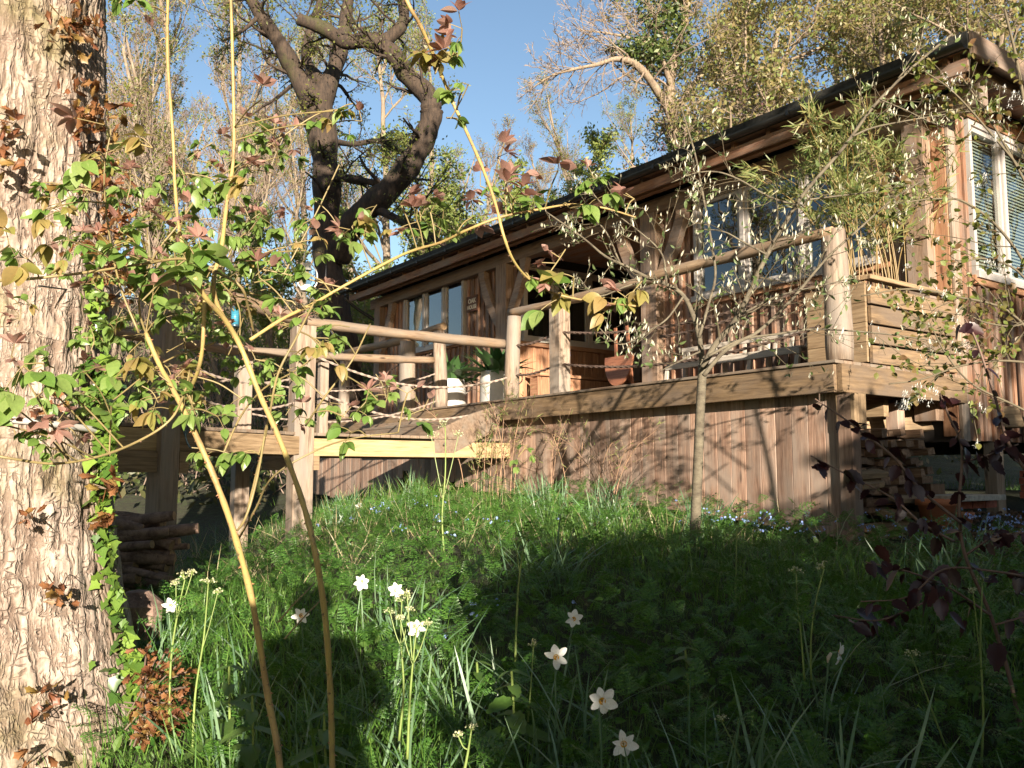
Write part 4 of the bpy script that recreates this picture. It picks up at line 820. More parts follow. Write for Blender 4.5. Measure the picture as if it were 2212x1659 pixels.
def oakbark():
    m, t, out = mat('oakbark'); p = N(t, 'ShaderNodeBsdfPrincipled'); p.inputs['Roughness'].default_value = 0.92
    v = coords(t, (1, 1, 0.40), False); v2 = coords(t, (1, 1, 1), False); n1 = noise(t, v, 11, 9, 0.72); n0 = noise(t, v2, 1.6, 6, 0.65)
    nz = N(t, 'ShaderNodeTexNoise'); nz.inputs['Scale'].default_value = 9; nz.inputs['Detail'].default_value = 5; t.links.new(v2, nz.inputs['Vector'])
    vm = N(t, 'ShaderNodeVectorMath', operation='MULTIPLY_ADD'); vm.inputs[1].default_value = (0.085, 0.085, 0.085); t.links.new(nz.outputs['Color'], vm.inputs[0]); t.links.new(v, vm.inputs[2])
    vm2 = N(t, 'ShaderNodeVectorMath', operation='MULTIPLY_ADD'); vm2.inputs[1].default_value = (0.05, 0.05, 0.05); t.links.new(nz.outputs['Color'], vm2.inputs[0]); t.links.new(v2, vm2.inputs[2])
    hs = []
    for (mx_, my_, scl, lo_, hi_, det) in ((1.0, 0.16, 17, 0.018, 0.075, 3), (1.0, 0.30, 34, 0.012, 0.06, 2), (0.45, 1.5, 15, 0.006, 0.04, 2)):
        mp = N(t, 'ShaderNodeMapping'); mp.inputs['Scale'].default_value = (mx_, mx_, my_); t.links.new(vm2.outputs[0], mp.inputs[0]); f_ = noise(t, mp.outputs[0], scl, det, 0.5)
        d_ = N(t, 'ShaderNodeMath', operation='SUBTRACT'); d_.inputs[1].default_value = 0.5; t.links.new(f_, d_.inputs[0]); ab = N(t, 'ShaderNodeMath', operation='ABSOLUTE'); t.links.new(d_.outputs[0], ab.inputs[0]); hs.append(ramp(t, ab.outputs[0], [(lo_*0.3, (0, 0, 0)), (hi_, (1, 1, 1))]))
    gate = ramp(t, noise(t, v2, 6, 3), [(0.44, (0, 0, 0)), (0.56, (1, 1, 1))]); hs[1] = mixc(t, gate, (1, 1, 1), hs[1]); gate2 = ramp(t, noise(t, v2, 9, 3), [(0.46, (1, 1, 1)), (0.56, (0, 0, 0))]); hs[2] = mixc(t, gate2, hs[2], (1, 1, 1))
    crack = mixc(t, 1.0, mixc(t, 1.0, hs[0], hs[1], 'MULTIPLY'), hs[2], 'MULTIPLY')
    c = ramp(t, n1, [(0.28, (0.22, 0.155, 0.12)), (0.45, (0.37, 0.295, 0.24)), (0.68, (0.51, 0.43, 0.36))])
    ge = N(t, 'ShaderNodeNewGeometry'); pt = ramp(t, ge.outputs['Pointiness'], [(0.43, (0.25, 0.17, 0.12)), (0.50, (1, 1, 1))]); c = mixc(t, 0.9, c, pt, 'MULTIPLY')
    c = mixc(t, ramp(t, n0, [(0.52, (0, 0, 0)), (0.66, (0.8,)*3)]), c, (0.17, 0.145, 0.06))
    n3 = noise(t, v2, 60, 5, 0.7); c = mixc(t, 0.5, c, ramp(t, n3, [(0.3, (0.65,)*3), (0.7, (1.2,)*3)]), 'MULTIPLY'); c = mixc(t, 0.65, c, mixc(t, crack, (0.30, 0.22, 0.17), (1, 1, 1)), 'MULTIPLY')
    ht = mixc(t, 0.45, crack, n1); t.links.new(c, p.inputs['Base Color']); t.links.new(bump(t, ht, 0.8, 0.02), p.inputs['Normal']); t.links.new(p.outputs[0], out.inputs[0]); return m
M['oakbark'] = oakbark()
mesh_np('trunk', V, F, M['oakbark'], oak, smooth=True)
def oak_pt(dx, dy, off=0.02):        # point on the oak's bark on that bearing
    d = at(dx, dy, 1.0); dd = Vector((d.x, d.y)); best = None; Y = 3.0
    while Y < 4.6:
        p = d * Y; r = float(orad(p.z)) + off
        if (Vector((p.x, p.y)) - oak_c).length < r: return p
        Y += 0.01
    d2 = dd.normalized(); tt = oak_c.dot(d2); p = d * (tt / dd.length); q = Vector((p.x, p.y)) - oak_c; q = q.normalized() * (float(orad(p.z)) + off); return Vector((oak_c.x + q.x, oak_c.y + q.y, p.z))
# limbs above and beyond the frame
lb = wood_tree(5, 9, 0.40, forks=3, dens=0.7, twigs=0.6, leaves=2500, lsize=0.05, t0=0.05, ang=1.0)
for nm, d_, mm in (('limbs', lb[0], M['oakbark']), ('branches', lb[1], M['twig'])): o = mesh_np(nm, d_[0], d_[1], mm, oak, smooth=True); o.location = (-0.05, 0.0, 6.7)
o = tag(mesh_np('foliage', lb[2][0], lb[2][1], M['oakleafbrown'], oak), kind='stuff'); o.location = (-0.05, 0, 6.7)
# reddish young leaves sprouting along the right side of the trunk
rg = np.random.default_rng(3); pos = []; dirs = []; tw = MB()
for (dx, dy, n, sp) in [(175, 60, 26, 30), (190, 230, 34, 40), (215, 330, 34, 45), (230, 420, 30, 50), (225, 520, 30, 45), (250, 560, 30, 40), (235, 620, 20, 40), (20, 250, 14, 22), (12, 350, 12, 20), (15, 300, 8, 20), (130, 60, 14, 25),
                        (130, 1275, 10, 22), (120, 1500, 10, 22), (90, 1545, 6, 18), (75, 1640, 5, 15), (90, 870, 8, 14), (130, 885, 8, 10), (60, 1110, 8, 14), (235, 1050, 10, 15), (225, 1120, 10, 14)]:
    base = oak_pt(min(dx, 185), dy); tip = at(dx, dy, base.y - 0.12 if dx < 190 else 3.9 + random.uniform(-0.2, 0.4)); b_ = tip
    for k in range(max(2, n // 6)):
        q = b_ + Vector(rg.normal(0, 1, 3)) * sp * 0.0016; tw.tube(spline([base, (base + q)/2 + Vector(rg.normal(0, 1, 3))*0.03, q], 3), 0.0025, 4, False)
    for i in range(int(n*(1.7 if dx > 160 else 1.0))): pos.append(b_ + Vector(rg.normal(0, 1, 3)) * sp * 0.0015); dirs.append(rg.normal(0, 1, 3) + np.array([0.1, -0.5, -0.3]))
for k in range(len(tw.V)): tw.V[k] = tw.V[k] - np.array(oak.location[:])
tag(tw.build('sprouts', M['twig'], oak), kind='stuff')
ol = oak_leaf(); pos = np.array([p[:] for p in pos]); dirs = np.array(dirs); n = len(pos)
scatter(oak, 'leaf', [(ol[0], ol[1], M['oakleafbrown'])], np.zeros(n, int), pos, rotmats(dirs, rg.uniform(0, 6, n)), rg.uniform(0.04, 0.085, n), 300)
# dense reddish shoot tuft at the foot
tf = empty('oak_shoots', at(330, 1480, 3.55), 'tuft of red-brown young oak shoots at the foot of the big trunk', 'plant'); tw = MB(); pos = []; dirs = []; bpnt = at(300, 1560, 3.6)
for i in range(30):
    q = at(random.uniform(300, 415), random.uniform(1385, 1600), 3.5 + random.uniform(-0.15, 0.2)); tw.tube(spline([bpnt + Vector((random.uniform(-.08, .05), 0, random.uniform(-.1, .1))), (bpnt + q)/2 + Vector((0, 0, 0.04)), q], 3), 0.003, 4, False)
    for j in range(11): f_ = random.random()**0.5; p = bpnt.lerp(q, 0.45 + 0.55*f_) + Vector(rg.normal(0, 0.02, 3)); pos.append(p[:]); dirs.append(rg.normal(0, 1, 3) + np.array([0.3, -0.5, 0.0]))
for k in range(len(tw.V)): tw.V[k] = tw.V[k] - np.array(tf.location[:])
tag(tw.build('shoots', M['twigpink'], tf), kind='stuff'); n = len(pos)
scatter(tf, 'leaf', [(ol[0], ol[1], M['oakleafbrown'])], np.zeros(n, int), np.array(pos), rotmats(np.array(dirs), rg.uniform(0, 6, n)), rg.uniform(0.03, 0.055, n), 200)
# ivy climbing the shaded right side
ivy = empty('ivy', at(215, 1000, 4.1), 'glossy green ivy climbing the right side of the big oak trunk', 'ivy'); pos = []; dirs = []; tw = MB()
for k in range(7):
    x0 = random.uniform(200, 235); path = []
    for dy in range(1680, 560 - 80*k, -40):
        bx = np.interp(dy, [500, 900, 1100, 1300, 1500, 1680], [188, 222, 228, 252, 300, 350]); path.append(oak_pt(bx - random.uniform(0, 26) - k*2, dy, 0.012))
    tw.tube(path, 0.006, 5, False)
for (y0, y1, n, w, out) in ((560, 780, 70, 30, 20), (780, 900, 170, 60, 40), (900, 1060, 110, 40, 22), (1060, 1200, 60, 30, 8), (1200, 1400, 60, 30, 8), (1400, 1560, 110, 55, 25), (1560, 1690, 120, 60, 25)):
    for i in range(n):
        dy = random.uniform(y0, y1); ex = np.interp(dy, [500, 900, 1100, 1300, 1500, 1680], [188, 222, 228, 252, 300, 350]); dx = ex + out - abs(random.gauss(0, 1))*w*0.6
        p = oak_pt(min(dx, ex), dy, 0.03); p = p if dx < ex else at(dx, dy, p.y - 0.02); pos.append(p[:]); dirs.append((random.gauss(0, 0.6), -0.35 + random.gauss(0, 0.4), random.gauss(-0.6, 0.5)))
for k in range(len(tw.V)): tw.V[k] = tw.V[k] - np.array(ivy.location[:])
tw.build('stem', M['twig'], ivy); il = ivy_leaf(); n = len(pos)
scatter(ivy, 'leaf', [(il[0], il[1], M['ivy'])], np.zeros(n, int), np.array(pos), rotmats(np.array(dirs), rg.normal(0, 0.5, n)), rg.uniform(0.035, 0.085, n), 300)
# cable strapped round the trunk, and the thin wire
mb = MB(); pts = []
for k in range(25): a = -2.9 + k*0.13; zc = 0.27 - 0.035*(a + 1.9); r = float(orad(zc)) + 0.015; pts.append((oak_c.x + r*math.cos(a), oak_c.y + r*math.sin(a), zc))
pts.append(tuple(at(245, 930, 4.5)))
mb.tube(spline(pts, 2), 0.016, 8); tag(mb.build('strap_cable', M['cable'], None, True), 'pale grey cable strapped round the big oak trunk at walkway height', 'cable')
mb = MB(); mb.tube([at(84, 618, 3.7), at(250, 640, 4.6), at(460, 664, 5.6)], 0.004, 5); tag(mb.build('wire', M['iron']), 'thin rusty wire stretched from the big oak across to the rose stems', 'wire')

# ================================================================== THE TWISTED DARK OAK BEHIND THE WALKWAY
YO = 19.6; px = YO / FOC
dk = empty('twisted_oak', (at(738, 900, YO).x, YO, gz(at(738, 900, YO).x, YO)), 'dark mossy oak with a twisted curving limb, standing behind the walkway', 'tree')
LK = 1.12
def limb(pts, dYs, rads):
    n = len(pts); P = [at(x, y, YO + d) for (x, y), d in zip(pts, dYs)]; sp = spline(P, 6); k = len(sp); r = np.interp(np.linspace(0, n-1, k), np.arange(n), rads) * px * LK
    r = r * (1 + 0.07*np.sin(np.arange(k)*0.9) + RG.uniform(-0.05, 0.05, k)); return np.array([p[:] for p in sp]), r
limbs = [limb([(742, 960), (740, 800), (728, 700), (712, 600), (705, 500), (706, 400), (697, 300), (682, 215)], [0]*8, [46, 40, 33, 29, 28, 27, 28, 34]),
         limb([(682, 225), (640, 160), (605, 95), (560, 30), (515, -50)], [0, 0, -.3, -.5, -.8], [26, 19, 16, 13, 10]),
         limb([(690, 225), (722, 150), (742, 80), (750, 20), (760, -60)], [0, .2, .5, .8, 1.0], [25, 17, 15, 13, 11]),
         limb([(694, 180), (662, 130), (672, 60), (690, 10), (690, -40)], [0, .5, .8, 1.1, 1.3], [14, 11, 9, 8, 7]),
         limb([(728, 560), (752, 500), (790, 455), (845, 405), (888, 350), (915, 300), (932, 250), (922, 205), (880, 165), (862, 135), (835, 105), (795, 88), (745, 90), (700, 62), (645, 42)], [0, -.3, -.6, -.8, -1, -1.1, -1.2, -1.2, -1.2, -1.2, -1.2, -1.1, -1.1, -1.3, -1.4], [26, 25, 24, 24, 23, 22, 21, 19, 18, 17, 16, 15, 14, 13, 12]),
         limb([(815, 98), (850, 75), (872, 45), (868, 0), (855, -40)], [-1.1]*5, [14, 12, 11, 9, 8]),
         limb([(706, 385), (745, 385), (790, 392), (830, 400)], [0, -.4, -.7, -.9], [8, 8, 7, 6]),
         limb([(800, 445), (850, 470), (900, 492), (945, 520), (990, 545), (1020, 490)], [-.6, -1, -1.4, -1.8, -2, -2.2], [9, 8, 7, 6, 4, 3]),
         limb([(700, 300), (760, 312), (820, 305), (870, 330)], [0, 1, 1.8, 2], [6, 6, 5, 4]),
         limb([(560, 35), (520, 70), (480, 90)], [-.5, -.7, -.9], [5, 3, 2])]
off = np.array(dk.location[:]); mb = MB()
for i, (P, r) in enumerate(limbs):
    q = MB(); q.tube(P - off, r, 14 if i in (0, 4) else 10); q.build('trunk' if i == 0 else 'limb', M['darkbark'], dk, True)
rg = np.random.default_rng(21); lv = []; tips = []
for i, (P, r) in enumerate(limbs):
    per = [12, 16, 18, 14, 20, 12, 8, 18, 18, 8][i]; t0 = 0.62 if i == 0 else 0.15
    A = spawn(P[None], r[None], per, t0, 0.98, 1.1, 1, 0.25, 7, 0.22, 0.02, rg, minr=0.012, lens=np.full(per, 1.5)); A = (A[0], np.clip(A[1], 0.008, 0.05)); lv.append((A, 5))
    B = spawn(*A, 6, 0.2, 1, 0.9, 0.5, 0.5, 5, 0.25, 0.02, rg, minr=0.006); Cc = spawn(*B, 5, 0.2, 1, 0.8, 0.55, 0.6, 4, 0.25, 0.0, rg, minr=0.0045); lv += [(B, 3), (Cc, 3)]; tips.append(Cc[0])
cv, cf = pack(lv); mesh_np('twigs', cv - off, cf, M['darkbark'], dk); T = np.concatenate(tips)
lq = leaf_quads(T, 9500, 0.038, rg, 0.09); tag(mesh_np('foliage', lq[0] - off, lq[1], M['oakleaf'], dk), kind='stuff')

# ================================================================== WOODLAND BEHIND
bareA = wood_tree(31, 17, 0.20, dens=1.0, twigs=1.1, upb=0.10, ang=0.5, wig=0.11, t0=0.22, leaves=3500, lsize=0.06)
bareB = wood_tree(47, 15, 0.16, dens=1.0, twigs=1.2, upb=0.13, ang=0.5, wig=0.12, t0=0.12, leaves=2500, lsize=0.05)
bareC = wood_tree(58, 19, 0.24, lean=(0.15, 0), dens=0.9, twigs=1.2, upb=0.07, ang=0.65, wig=0.14, t0=0.25, leaves=3500, lsize=0.06)
def base_at(dx, Y): p = at(dx, 800, Y); return (p.x, Y, gz(p.x, Y) - 0.15)
GB = 'bare trees on the bank behind the garden'
tA = tree_obj('bare_tree', base_at(345, 27), bareA, 'bare ivy-flecked tree with upright limbs, leftmost behind the big oak', 'tree', [M['paletrunk'], M['twigpink'], M['oakleaf']], GB, sc=0.95)
tB = tree_obj('bare_tree', base_at(600, 30), bareB, 'pale slender bare tree just left of the twisted dark oak', 'tree', [M['paletrunk'], M['twigpink'], M['budleaf']], GB, sc=0.95)
tC = tree_obj('bare_tree', base_at(820, 33), bareC, 'pale bare tree seen between trunk and curved limb of the dark oak', 'tree', [M['paletrunk'], M['twigpink'], M['limeleaf']], GB, sc=0.85)
far = [(tA, 250, 34, 1.0, 'bare tree with dense fine twigs, close behind the left trunk'), (tC, 300, 40, 1.1, 'tall bare tree with spreading limbs at the upper left'), (tB, 430, 36, 1.05, 'thin bare tree against blue sky left of centre, right of the leftmost'),
       (tA, 500, 42, 1.05, 'distant bare tree framed between two long rose canes'), (tB, 665, 40, 0.95, 'pale trunked tree directly behind the dark oak fork'), (tA, 760, 44, 0.95, 'bare tree behind the middle limb of the dark oak'), (tC, 900, 42, 0.95, 'pinkish bare tree top beyond the curved oak limb'),
       (tB, 1000, 42, 0.8, 'low pinkish bare tree beneath the open sky'), (tA, 1110, 52, 0.62, 'small distant bare tree at the lowest gap of sky'), (tB, 1215, 48, 0.8, 'hazy bare treetop above the middle of the roof'), (tA, 1290, 44, 0.85, 'bare treetop rising over the roof left of the big ivy tree'), (tC, 1360, 50, 0.75, 'twiggy treetop just left of the ivy-clad tree'),
       (tB, 120, 38, 1.1, 'bare tree half hidden by the massive trunk'), (tB, 180, 30, 0.9, 'slim bare tree beside the reddish oak sprouts'), (tA, 545, 52, 1.0, 'faint bare tree farthest up the bank, left of the dark oak'),
       (tB, 385, 31, 1.0, 'bare tree immediately right of the ivy-flecked leftmost one'), (tC, 470, 47, 1.15, 'high bare crown behind the two long rose canes'), (tA, 215, 45, 1.2, 'tall bare tree showing above the reddish oak shoots'), (tB, 290, 50, 1.2, 'bare tree far behind the ivy-flecked one'), (tC, 640, 55, 1.1, 'bare tree deep in the wood behind the dark oak trunk')]
for k, (src, dx, Y, s_, lab) in enumerate(far): copy_thing(src, base_at(dx, Y), 1.3*k + 0.4, s_, lab)
for k, (x, y, s_) in enumerate([(-16, 10, 1.0), (-22, 18, 1.1), (-27, 7, 1.0), (-19, 25, 1.05), (-34, 15, 1.2), (18, 3, 0.9), (26, 12, 1.0), (-13, 16, 0.9)]):
    copy_thing((tA, tB, tC)[k % 3], (x, y, gz(x, y) - 0.1), k*1.1, s_, 'bare tree ' + ('beside the garden on the left, level with the walkway', 'up the left bank beyond the garden', 'far out on the left side of the garden', 'high on the left bank behind the thicket', 'farthest out on the left hillside', 'to the right of the cabin gable', 'far to the right behind the gable', 'just outside the left edge behind the big oak')[k])
# big ivy-clad tree on the right with the sweeping left branch
LK = 0.78; YI = 26.0; px = YI / FOC; bx = at(1490, 560, YI)
it = empty('ivy_clad_tree', (bx.x, YI, gz(bx.x, YI)), 'large pale-branched tree with ivy and a long branch sweeping left over the roof', 'tree'); off = np.array(it.location[:])
YO = YI
limbs = [limb([(1500, 760), (1500, 560), (1485, 420), (1468, 320), (1450, 240), (1452, 150), (1475, 60), (1500, -50)], [0]*8, [24, 22, 19, 17, 15, 12, 10, 8]),
         limb([(1462, 300), (1440, 235), (1405, 175), (1370, 138), (1330, 128), (1290, 140), (1240, 150), (1190, 165), (1150, 190)], [0, -.5, -1, -1.4, -1.7, -2, -2.2, -2.4, -2.5], [13, 11, 11, 10, 7, 5, 4, 3, 1.5]),
         limb([(1455, 200), (1420, 110), (1370, 85), (1310, 72), (1250, 65)], [0, -.5, -.8, -1, -1.2], [8, 6, 4, 3, 1.5]),
         limb([(1452, 150), (1430, 70), (1400, 10), (1370, -60)], [0, .3, .4, .4], [8, 7, 6, 5]),
         limb([(1460, 240), (1520, 150), (1570, 60), (1600, -40)], [0, .5, .8, 1], [10, 8, 7, 6]),
         limb([(1485, 420), (1560, 330), (1650, 270), (1720, 240)], [0, -.3, -.6, -.8], [10, 8, 6, 4])]
for i, (P, r) in enumerate(limbs): q = MB(); q.tube(P - off, r, 12); q.build('trunk' if i == 0 else 'limb', M['treebark'], it, True)
lv = []; tips = []
for i, (P, r) in enumerate(limbs):
    per = [30, 34, 20, 18, 26, 20][i]; A = spawn(P[None], r[None], per, 0.2, 0.98, 0.9, 1, 0.3, 7, 0.2, 0.0 if i in (1, 2) else 0.05, rg, minr=0.014, lens=np.full(per, 2.3)); A = (A[0], np.clip(A[1], 0.01, 0.06)); lv.append((A, 5))
    B = spawn(*A, 7, 0.2, 1, 0.8, 0.5, 0.5, 5, 0.25, -0.01, rg, minr=0.008); Cc = spawn(*B, 5, 0.2, 1, 0.8, 0.55, 0.6, 4, 0.25, 0.0, rg, minr=0.006); lv += [(B, 3), (Cc, 3)]; tips.append(Cc[0])
cv, cf = pack(lv); mesh_np('twigs', cv - off, cf, M['twig'], it)
T = np.concatenate([tips[0], tips[3], tips[4], tips[5]]); lq = leaf_quads(T, 9000, 0.06, rg, 0.12); tag(mesh_np('foliage', lq[0] - off, lq[1], M['budleaf'], it), kind='stuff')
def clump(c, rad, n, size, m, name, parent, offv):
    u = RG.normal(0, 1, (n, 3)); u /= np.linalg.norm(u, axis=1, keepdims=True); c = np.array(c[:]) + u * (RG.uniform(0.2, 1, (n, 1))**0.5) * np.array(rad); lq = leaf_quads(np.repeat(c[:, None], 2, 1), n, size, RG, size)
    return lq[0] - offv, lq[1]
parts = [clump(at(1380, 112, YI - 1.3), (1.0, 0.6, 0.35), 900, 0.08, None, '', None, off), clump(at(1440, 90, YI), (0.9, 0.8, 1.3), 1500, 0.08, None, '', None, off), clump(at(1470, 300, YI), (0.5, 0.5, 1.3), 700, 0.08, None, '', None, off), clump(at(1430, 10, YI), (0.9, 0.8, 0.9), 900, 0.08, None, '', None, off)]
V = np.concatenate([p[0] for p in parts]); F = np.arange(len(V)).reshape(-1, 4); tag(mesh_np('ivy_leaves', V, F, M['evergreen'], it), kind='stuff')
# budding oaks filling the upper right, plus a purple one
bud1 = wood_tree(71, 15, 0.26, dens=1.15, twigs=1.2, upb=0.01, ang=0.95, wig=0.2, leaves=15000, lsize=0.07, t0=0.2, crown=1.25, lspread=0.15)
bud2 = wood_tree(83, 14, 0.24, dens=1.1, twigs=1.2, upb=0.03, ang=0.9, wig=0.2, leaves=13000, lsize=0.07, t0=0.15, crown=1.2, lspread=0.15)
GO = 'budding oaks behind the cabin'
b1 = tree_obj('budding_oak', base_at(1700, 24), bud1, 'oak with crooked branches and yellow-brown opening leaves above the roof middle', 'tree', [M['treebark'], M['twig'], M['budleaf']], GO, rz=1)
b2 = tree_obj('budding_oak', base_at(1900, 23), bud2, 'spreading oak in yellow-brown bud above the right part of the roof', 'tree', [M['treebark'], M['twig'], M['budleaf']], GO, rz=2)
copy_thing(b1, base_at(2130, 26), 3.5, 1.15, 'tall ivy-trunked budding oak at the top right corner'); copy_thing(b2, base_at(1600, 33), 4.4, 1.1, 'budding tree standing far behind the ivy-clad tree'); copy_thing(b1, base_at(2000, 34), 0.3, 1.3, 'far budding oak between the two nearer ones above the roof'); copy_thing(b2, base_at(2260, 20), 5.2, 1.0, 'budding oak beyond the cabin gable at the right edge')
copy_thing(b2, base_at(1780, 36), 2.9, 1.3, 'far budding oak high behind the roof middle')
for e in (b2.children[2],): pass
lim = wood_tree(91, 9, 0.14, dens=1.0, twigs=1.0, upb=0.06, ang=0.8, wig=0.2, leaves=9000, lsize=0.07, t0=0.1, crown=1.1)
g1 = tree_obj('leafing_tree', base_at(930, 27), lim, 'small tree with fresh yellow-green leaves behind the low end of the roof', 'tree', [M['treebark'], M['twig'], M['limeleaf']], 'fresh green trees behind the roof')
for dx, Y, s_, rz, lab in ((960, 22.5, 1.0, 5.6, 'dense fresh green tree close behind the left end of the cabin roof'), (580, 25, 0.75, 3.3, 'green-leafed young tree low on the bank left of the dark oak'), (480, 28, 0.8, 1.9, 'olive-green young tree on the bank behind the walkway'), (850, 25, 0.85, 1.2, 'fresh green young tree between the dark oak and the cabin end'), (1020, 29, 1.05, 2.2, 'leafy yellow-green tree above the roof below the open sky'), (1300, 31, 1.0, 3.1, 'green-flushed tree showing over the roof, left of the ivy-clad tree'), (1400, 29, 1.1, 4.0, 'green-flushed tree right behind the roof under the ivy-clad tree'), (1130, 36, 1.0, 5.0, 'smaller green-flushed tree above the roof at mid picture'), (780, 24, 0.6, 0.5, 'low green bushy tree at the foot of the dark oak')):
    copy_thing(g1, base_at(dx, Y), rz, s_, lab)
pu = wood_tree(99, 13, 0.18, dens=1.1, twigs=1.1, upb=0.05, ang=0.8, wig=0.18, leaves=10000, lsize=0.07, t0=0.2)
p1 = tree_obj('copper_beech', base_at(1440, 42), pu, 'purplish copper tree showing behind the ivy-clad tree', 'tree', [M['treebark'], M['twig'], M['purpleleaf']], rz=1)
copy_thing(p1, base_at(1660, 46), 2.0, 1.35, 'second purplish tree, high above the budding oaks')
# scrub and brambles covering the bank
def shrubs():
    n = 52000; y = RG.uniform(15, 60, n)**1.0; x = RG.uniform(-0.75, 0.55, n) * y; keep = ~((x > -4.5) & (y < 19) & (x > -6.5 + 0*y)); 
    z = ground_z(x, y); h = 0.5 + 0.7 * (np.sin(x*0.9 + y*0.5) * np.cos(y*0.7 - x*0.3) + 0.6); c = np.stack([x, y, z + RG.uniform(0, 1, n)**0.7 * np.clip(h, 0.15, 2.2)], 1)[keep]
    k = len(c); lq = leaf_quads(np.repeat(c[:, None], 2, 1), k, 0.10, RG, 0.08); return lq
lq = shrubs(); tag(mesh_np('undergrowth', lq[0], lq[1], M['brush']), 'tangled brown and green scrub covering the bank behind the garden', 'scrub', kind='stuff')
n = 5000; y = RG.uniform(17, 50, n); x = RG.uniform(-0.7, 0.3, n)*y; c = np.stack([x, y, ground_z(x, y)], 1); d = RG.normal(0, 0.5, (n, 3)) + np.array([[0, 0, 1.0]])
Pg, Rg_ = grow(c, d, RG.uniform(0.8, 3.0, n), np.full(n, 0.012), np.full(n, 0.005), 5, 0.18, 0.02, RG); V, F = tubes(Pg, Rg_, 3); tag(mesh_np('thicket', V, F, M['twigpink']), 'bare pinkish stems of the thicket on the far bank', 'thicket', kind='stuff')
# ================================================================== stems given by bearings (display x, y) and distance
def stem_path(pts, Y, k=6):
    """pts (dx, dy) or (dx, dy, Y)"""
    return spline([at(p[0], p[1], p[2] if len(p) > 2 else Y) for p in pts], k)
def sub_off(mb, o):
    for k in range(len(mb.V)): mb.V[k] = mb.V[k] - np.array(o.location[:])
# ------------------------------------------------------------------ the young silver-budded tree in front of the deck
yb = at(1505, 1110, 6.3); yt = empty('young_whitebeam', (yb.x, yb.y, gz(yb.x, yb.y)), 'young grey-stemmed tree with upright silvery-white opening buds, in front of the deck', 'tree')
YY = 6.3
main = [([(1500, 1180), (1503, 1110), (1508, 1000), (1512, 900), (1518, 790)], 6.3, 11.5, 9.5),
        ([(1518, 795), (1545, 745), (1590, 690), (1625, 620), (1657, 551), (1704, 470), (1738, 417), (1822, 319), (1889, 228), (1973, 144), (2057, 74)], 6.1, 8.5, 3),
        ([(1518, 800), (1512, 740), (1500, 690), (1477, 640), (1440, 615), (1406, 603), (1350, 575), (1306, 553), (1260, 515), (1178, 457)], 6.4, 8, 2),
        ([(1520, 812), (1556, 768), (1590, 742), (1640, 715), (1704, 654), (1750, 600), (1791, 553), (1850, 500), (1930, 430), (2010, 380)], 5.9, 6, 2),
        ([(1510, 730), (1530, 660), (1545, 600), (1539, 537), (1520, 430), (1502, 336), (1472, 235)], 6.2, 4.5, 2.2),
        ([(1842, 295), (1880, 278), (1939, 265), (2040, 248), (2140, 235)], 6.0, 3, 1.5), ([(1738, 433), (1800, 425), (1872, 416), (1960, 400)], 6.1, 3, 1.3),
        ([(1530, 770), (1600, 735), (1680, 722), (1750, 712), (1850, 716), (1960, 728), (2060, 745)], 5.9, 4, 1.5), ([(1477, 640), (1440, 690), (1400, 715), (1340, 745), (1290, 705)], 6.3, 3, 1.3),
        ([(1722, 445), (1660, 425), (1600, 390), (1550, 372), (1500, 375), (1450, 395)], 6.0, 3.2, 1.3), ([(1657, 551), (1600, 520), (1560, 500), (1500, 495)], 6.0, 3, 1.3), ([(1600, 680), (1680, 640), (1760, 620), (1850, 600)], 5.8, 3, 1.3),
        ([(1406, 603), (1350, 620), (1290, 640), (1250, 600)], 6.4, 2.6, 1.2), ([(1340, 570), (1300, 490), (1240, 470), (1200, 500)], 6.5, 3, 1.2), ([(1440, 615), (1430, 550), (1380, 500), (1300, 440), (1270, 400)], 6.2, 3, 1.2), ([(1900, 215), (1960, 240), (2000, 260), (2040, 275)], 6.0, 2.2, 1.2), ([(1940, 170), (1980, 120), (1995, 60)], 6.0, 2.2, 1.2), ([(1512, 760), (1470, 780), (1430, 800)], 6.3, 3, 1.2)]
lv = []; allp = []
for i, (pts, Y, r0, r1) in enumerate(main):
    sp = stem_path(pts, Y, 5); r = np.linspace(r0, r1, len(sp)) * (0.8 if i else 1) * Y / FOC; q = MB(); q.tube(sp, r, 10 if i < 4 else 7); sub_off(q, yt); q.build('trunk' if i == 0 else 'branch', M['youngbark'], yt, True)
    if i: allp.append((np.array([p[:] for p in sp])[None], r[None]))
rg = np.random.default_rng(77); tips = []; off = np.array(yt.location[:])
for i, (P, r) in enumerate(allp):
    Lp = np.linalg.norm(np.diff(P[0], axis=0), axis=1).sum(); per = int(Lp * 9) + 3; A = spawn(P, r, per, 0.12, 0.99, 0.95, 1, 0.35, 6, 0.13, 0.03, rg, minr=0.0019, lens=np.full(per, 0.42)); lv.append((A, 4)); tips.append((A[0], 7))
    B = spawn(*A, 2, 0.3, 1, 0.8, 0.6, 0.6, 5, 0.15, 0.03, rg, minr=0.0014); lv.append((B, 3)); tips.append((B[0], 6))
cv, cf = pack(lv); mesh_np('twigs', cv - off, cf, M['budtwig'], yt)
bud = ell_leaf(1.0, 0.26, 3, 0.5, -0.05, 0.0); yl = ell_leaf(1.0, 0.36, 4, 0.25, 0.25, 0.08); pos = []; dr = []; pick = []; sc = []
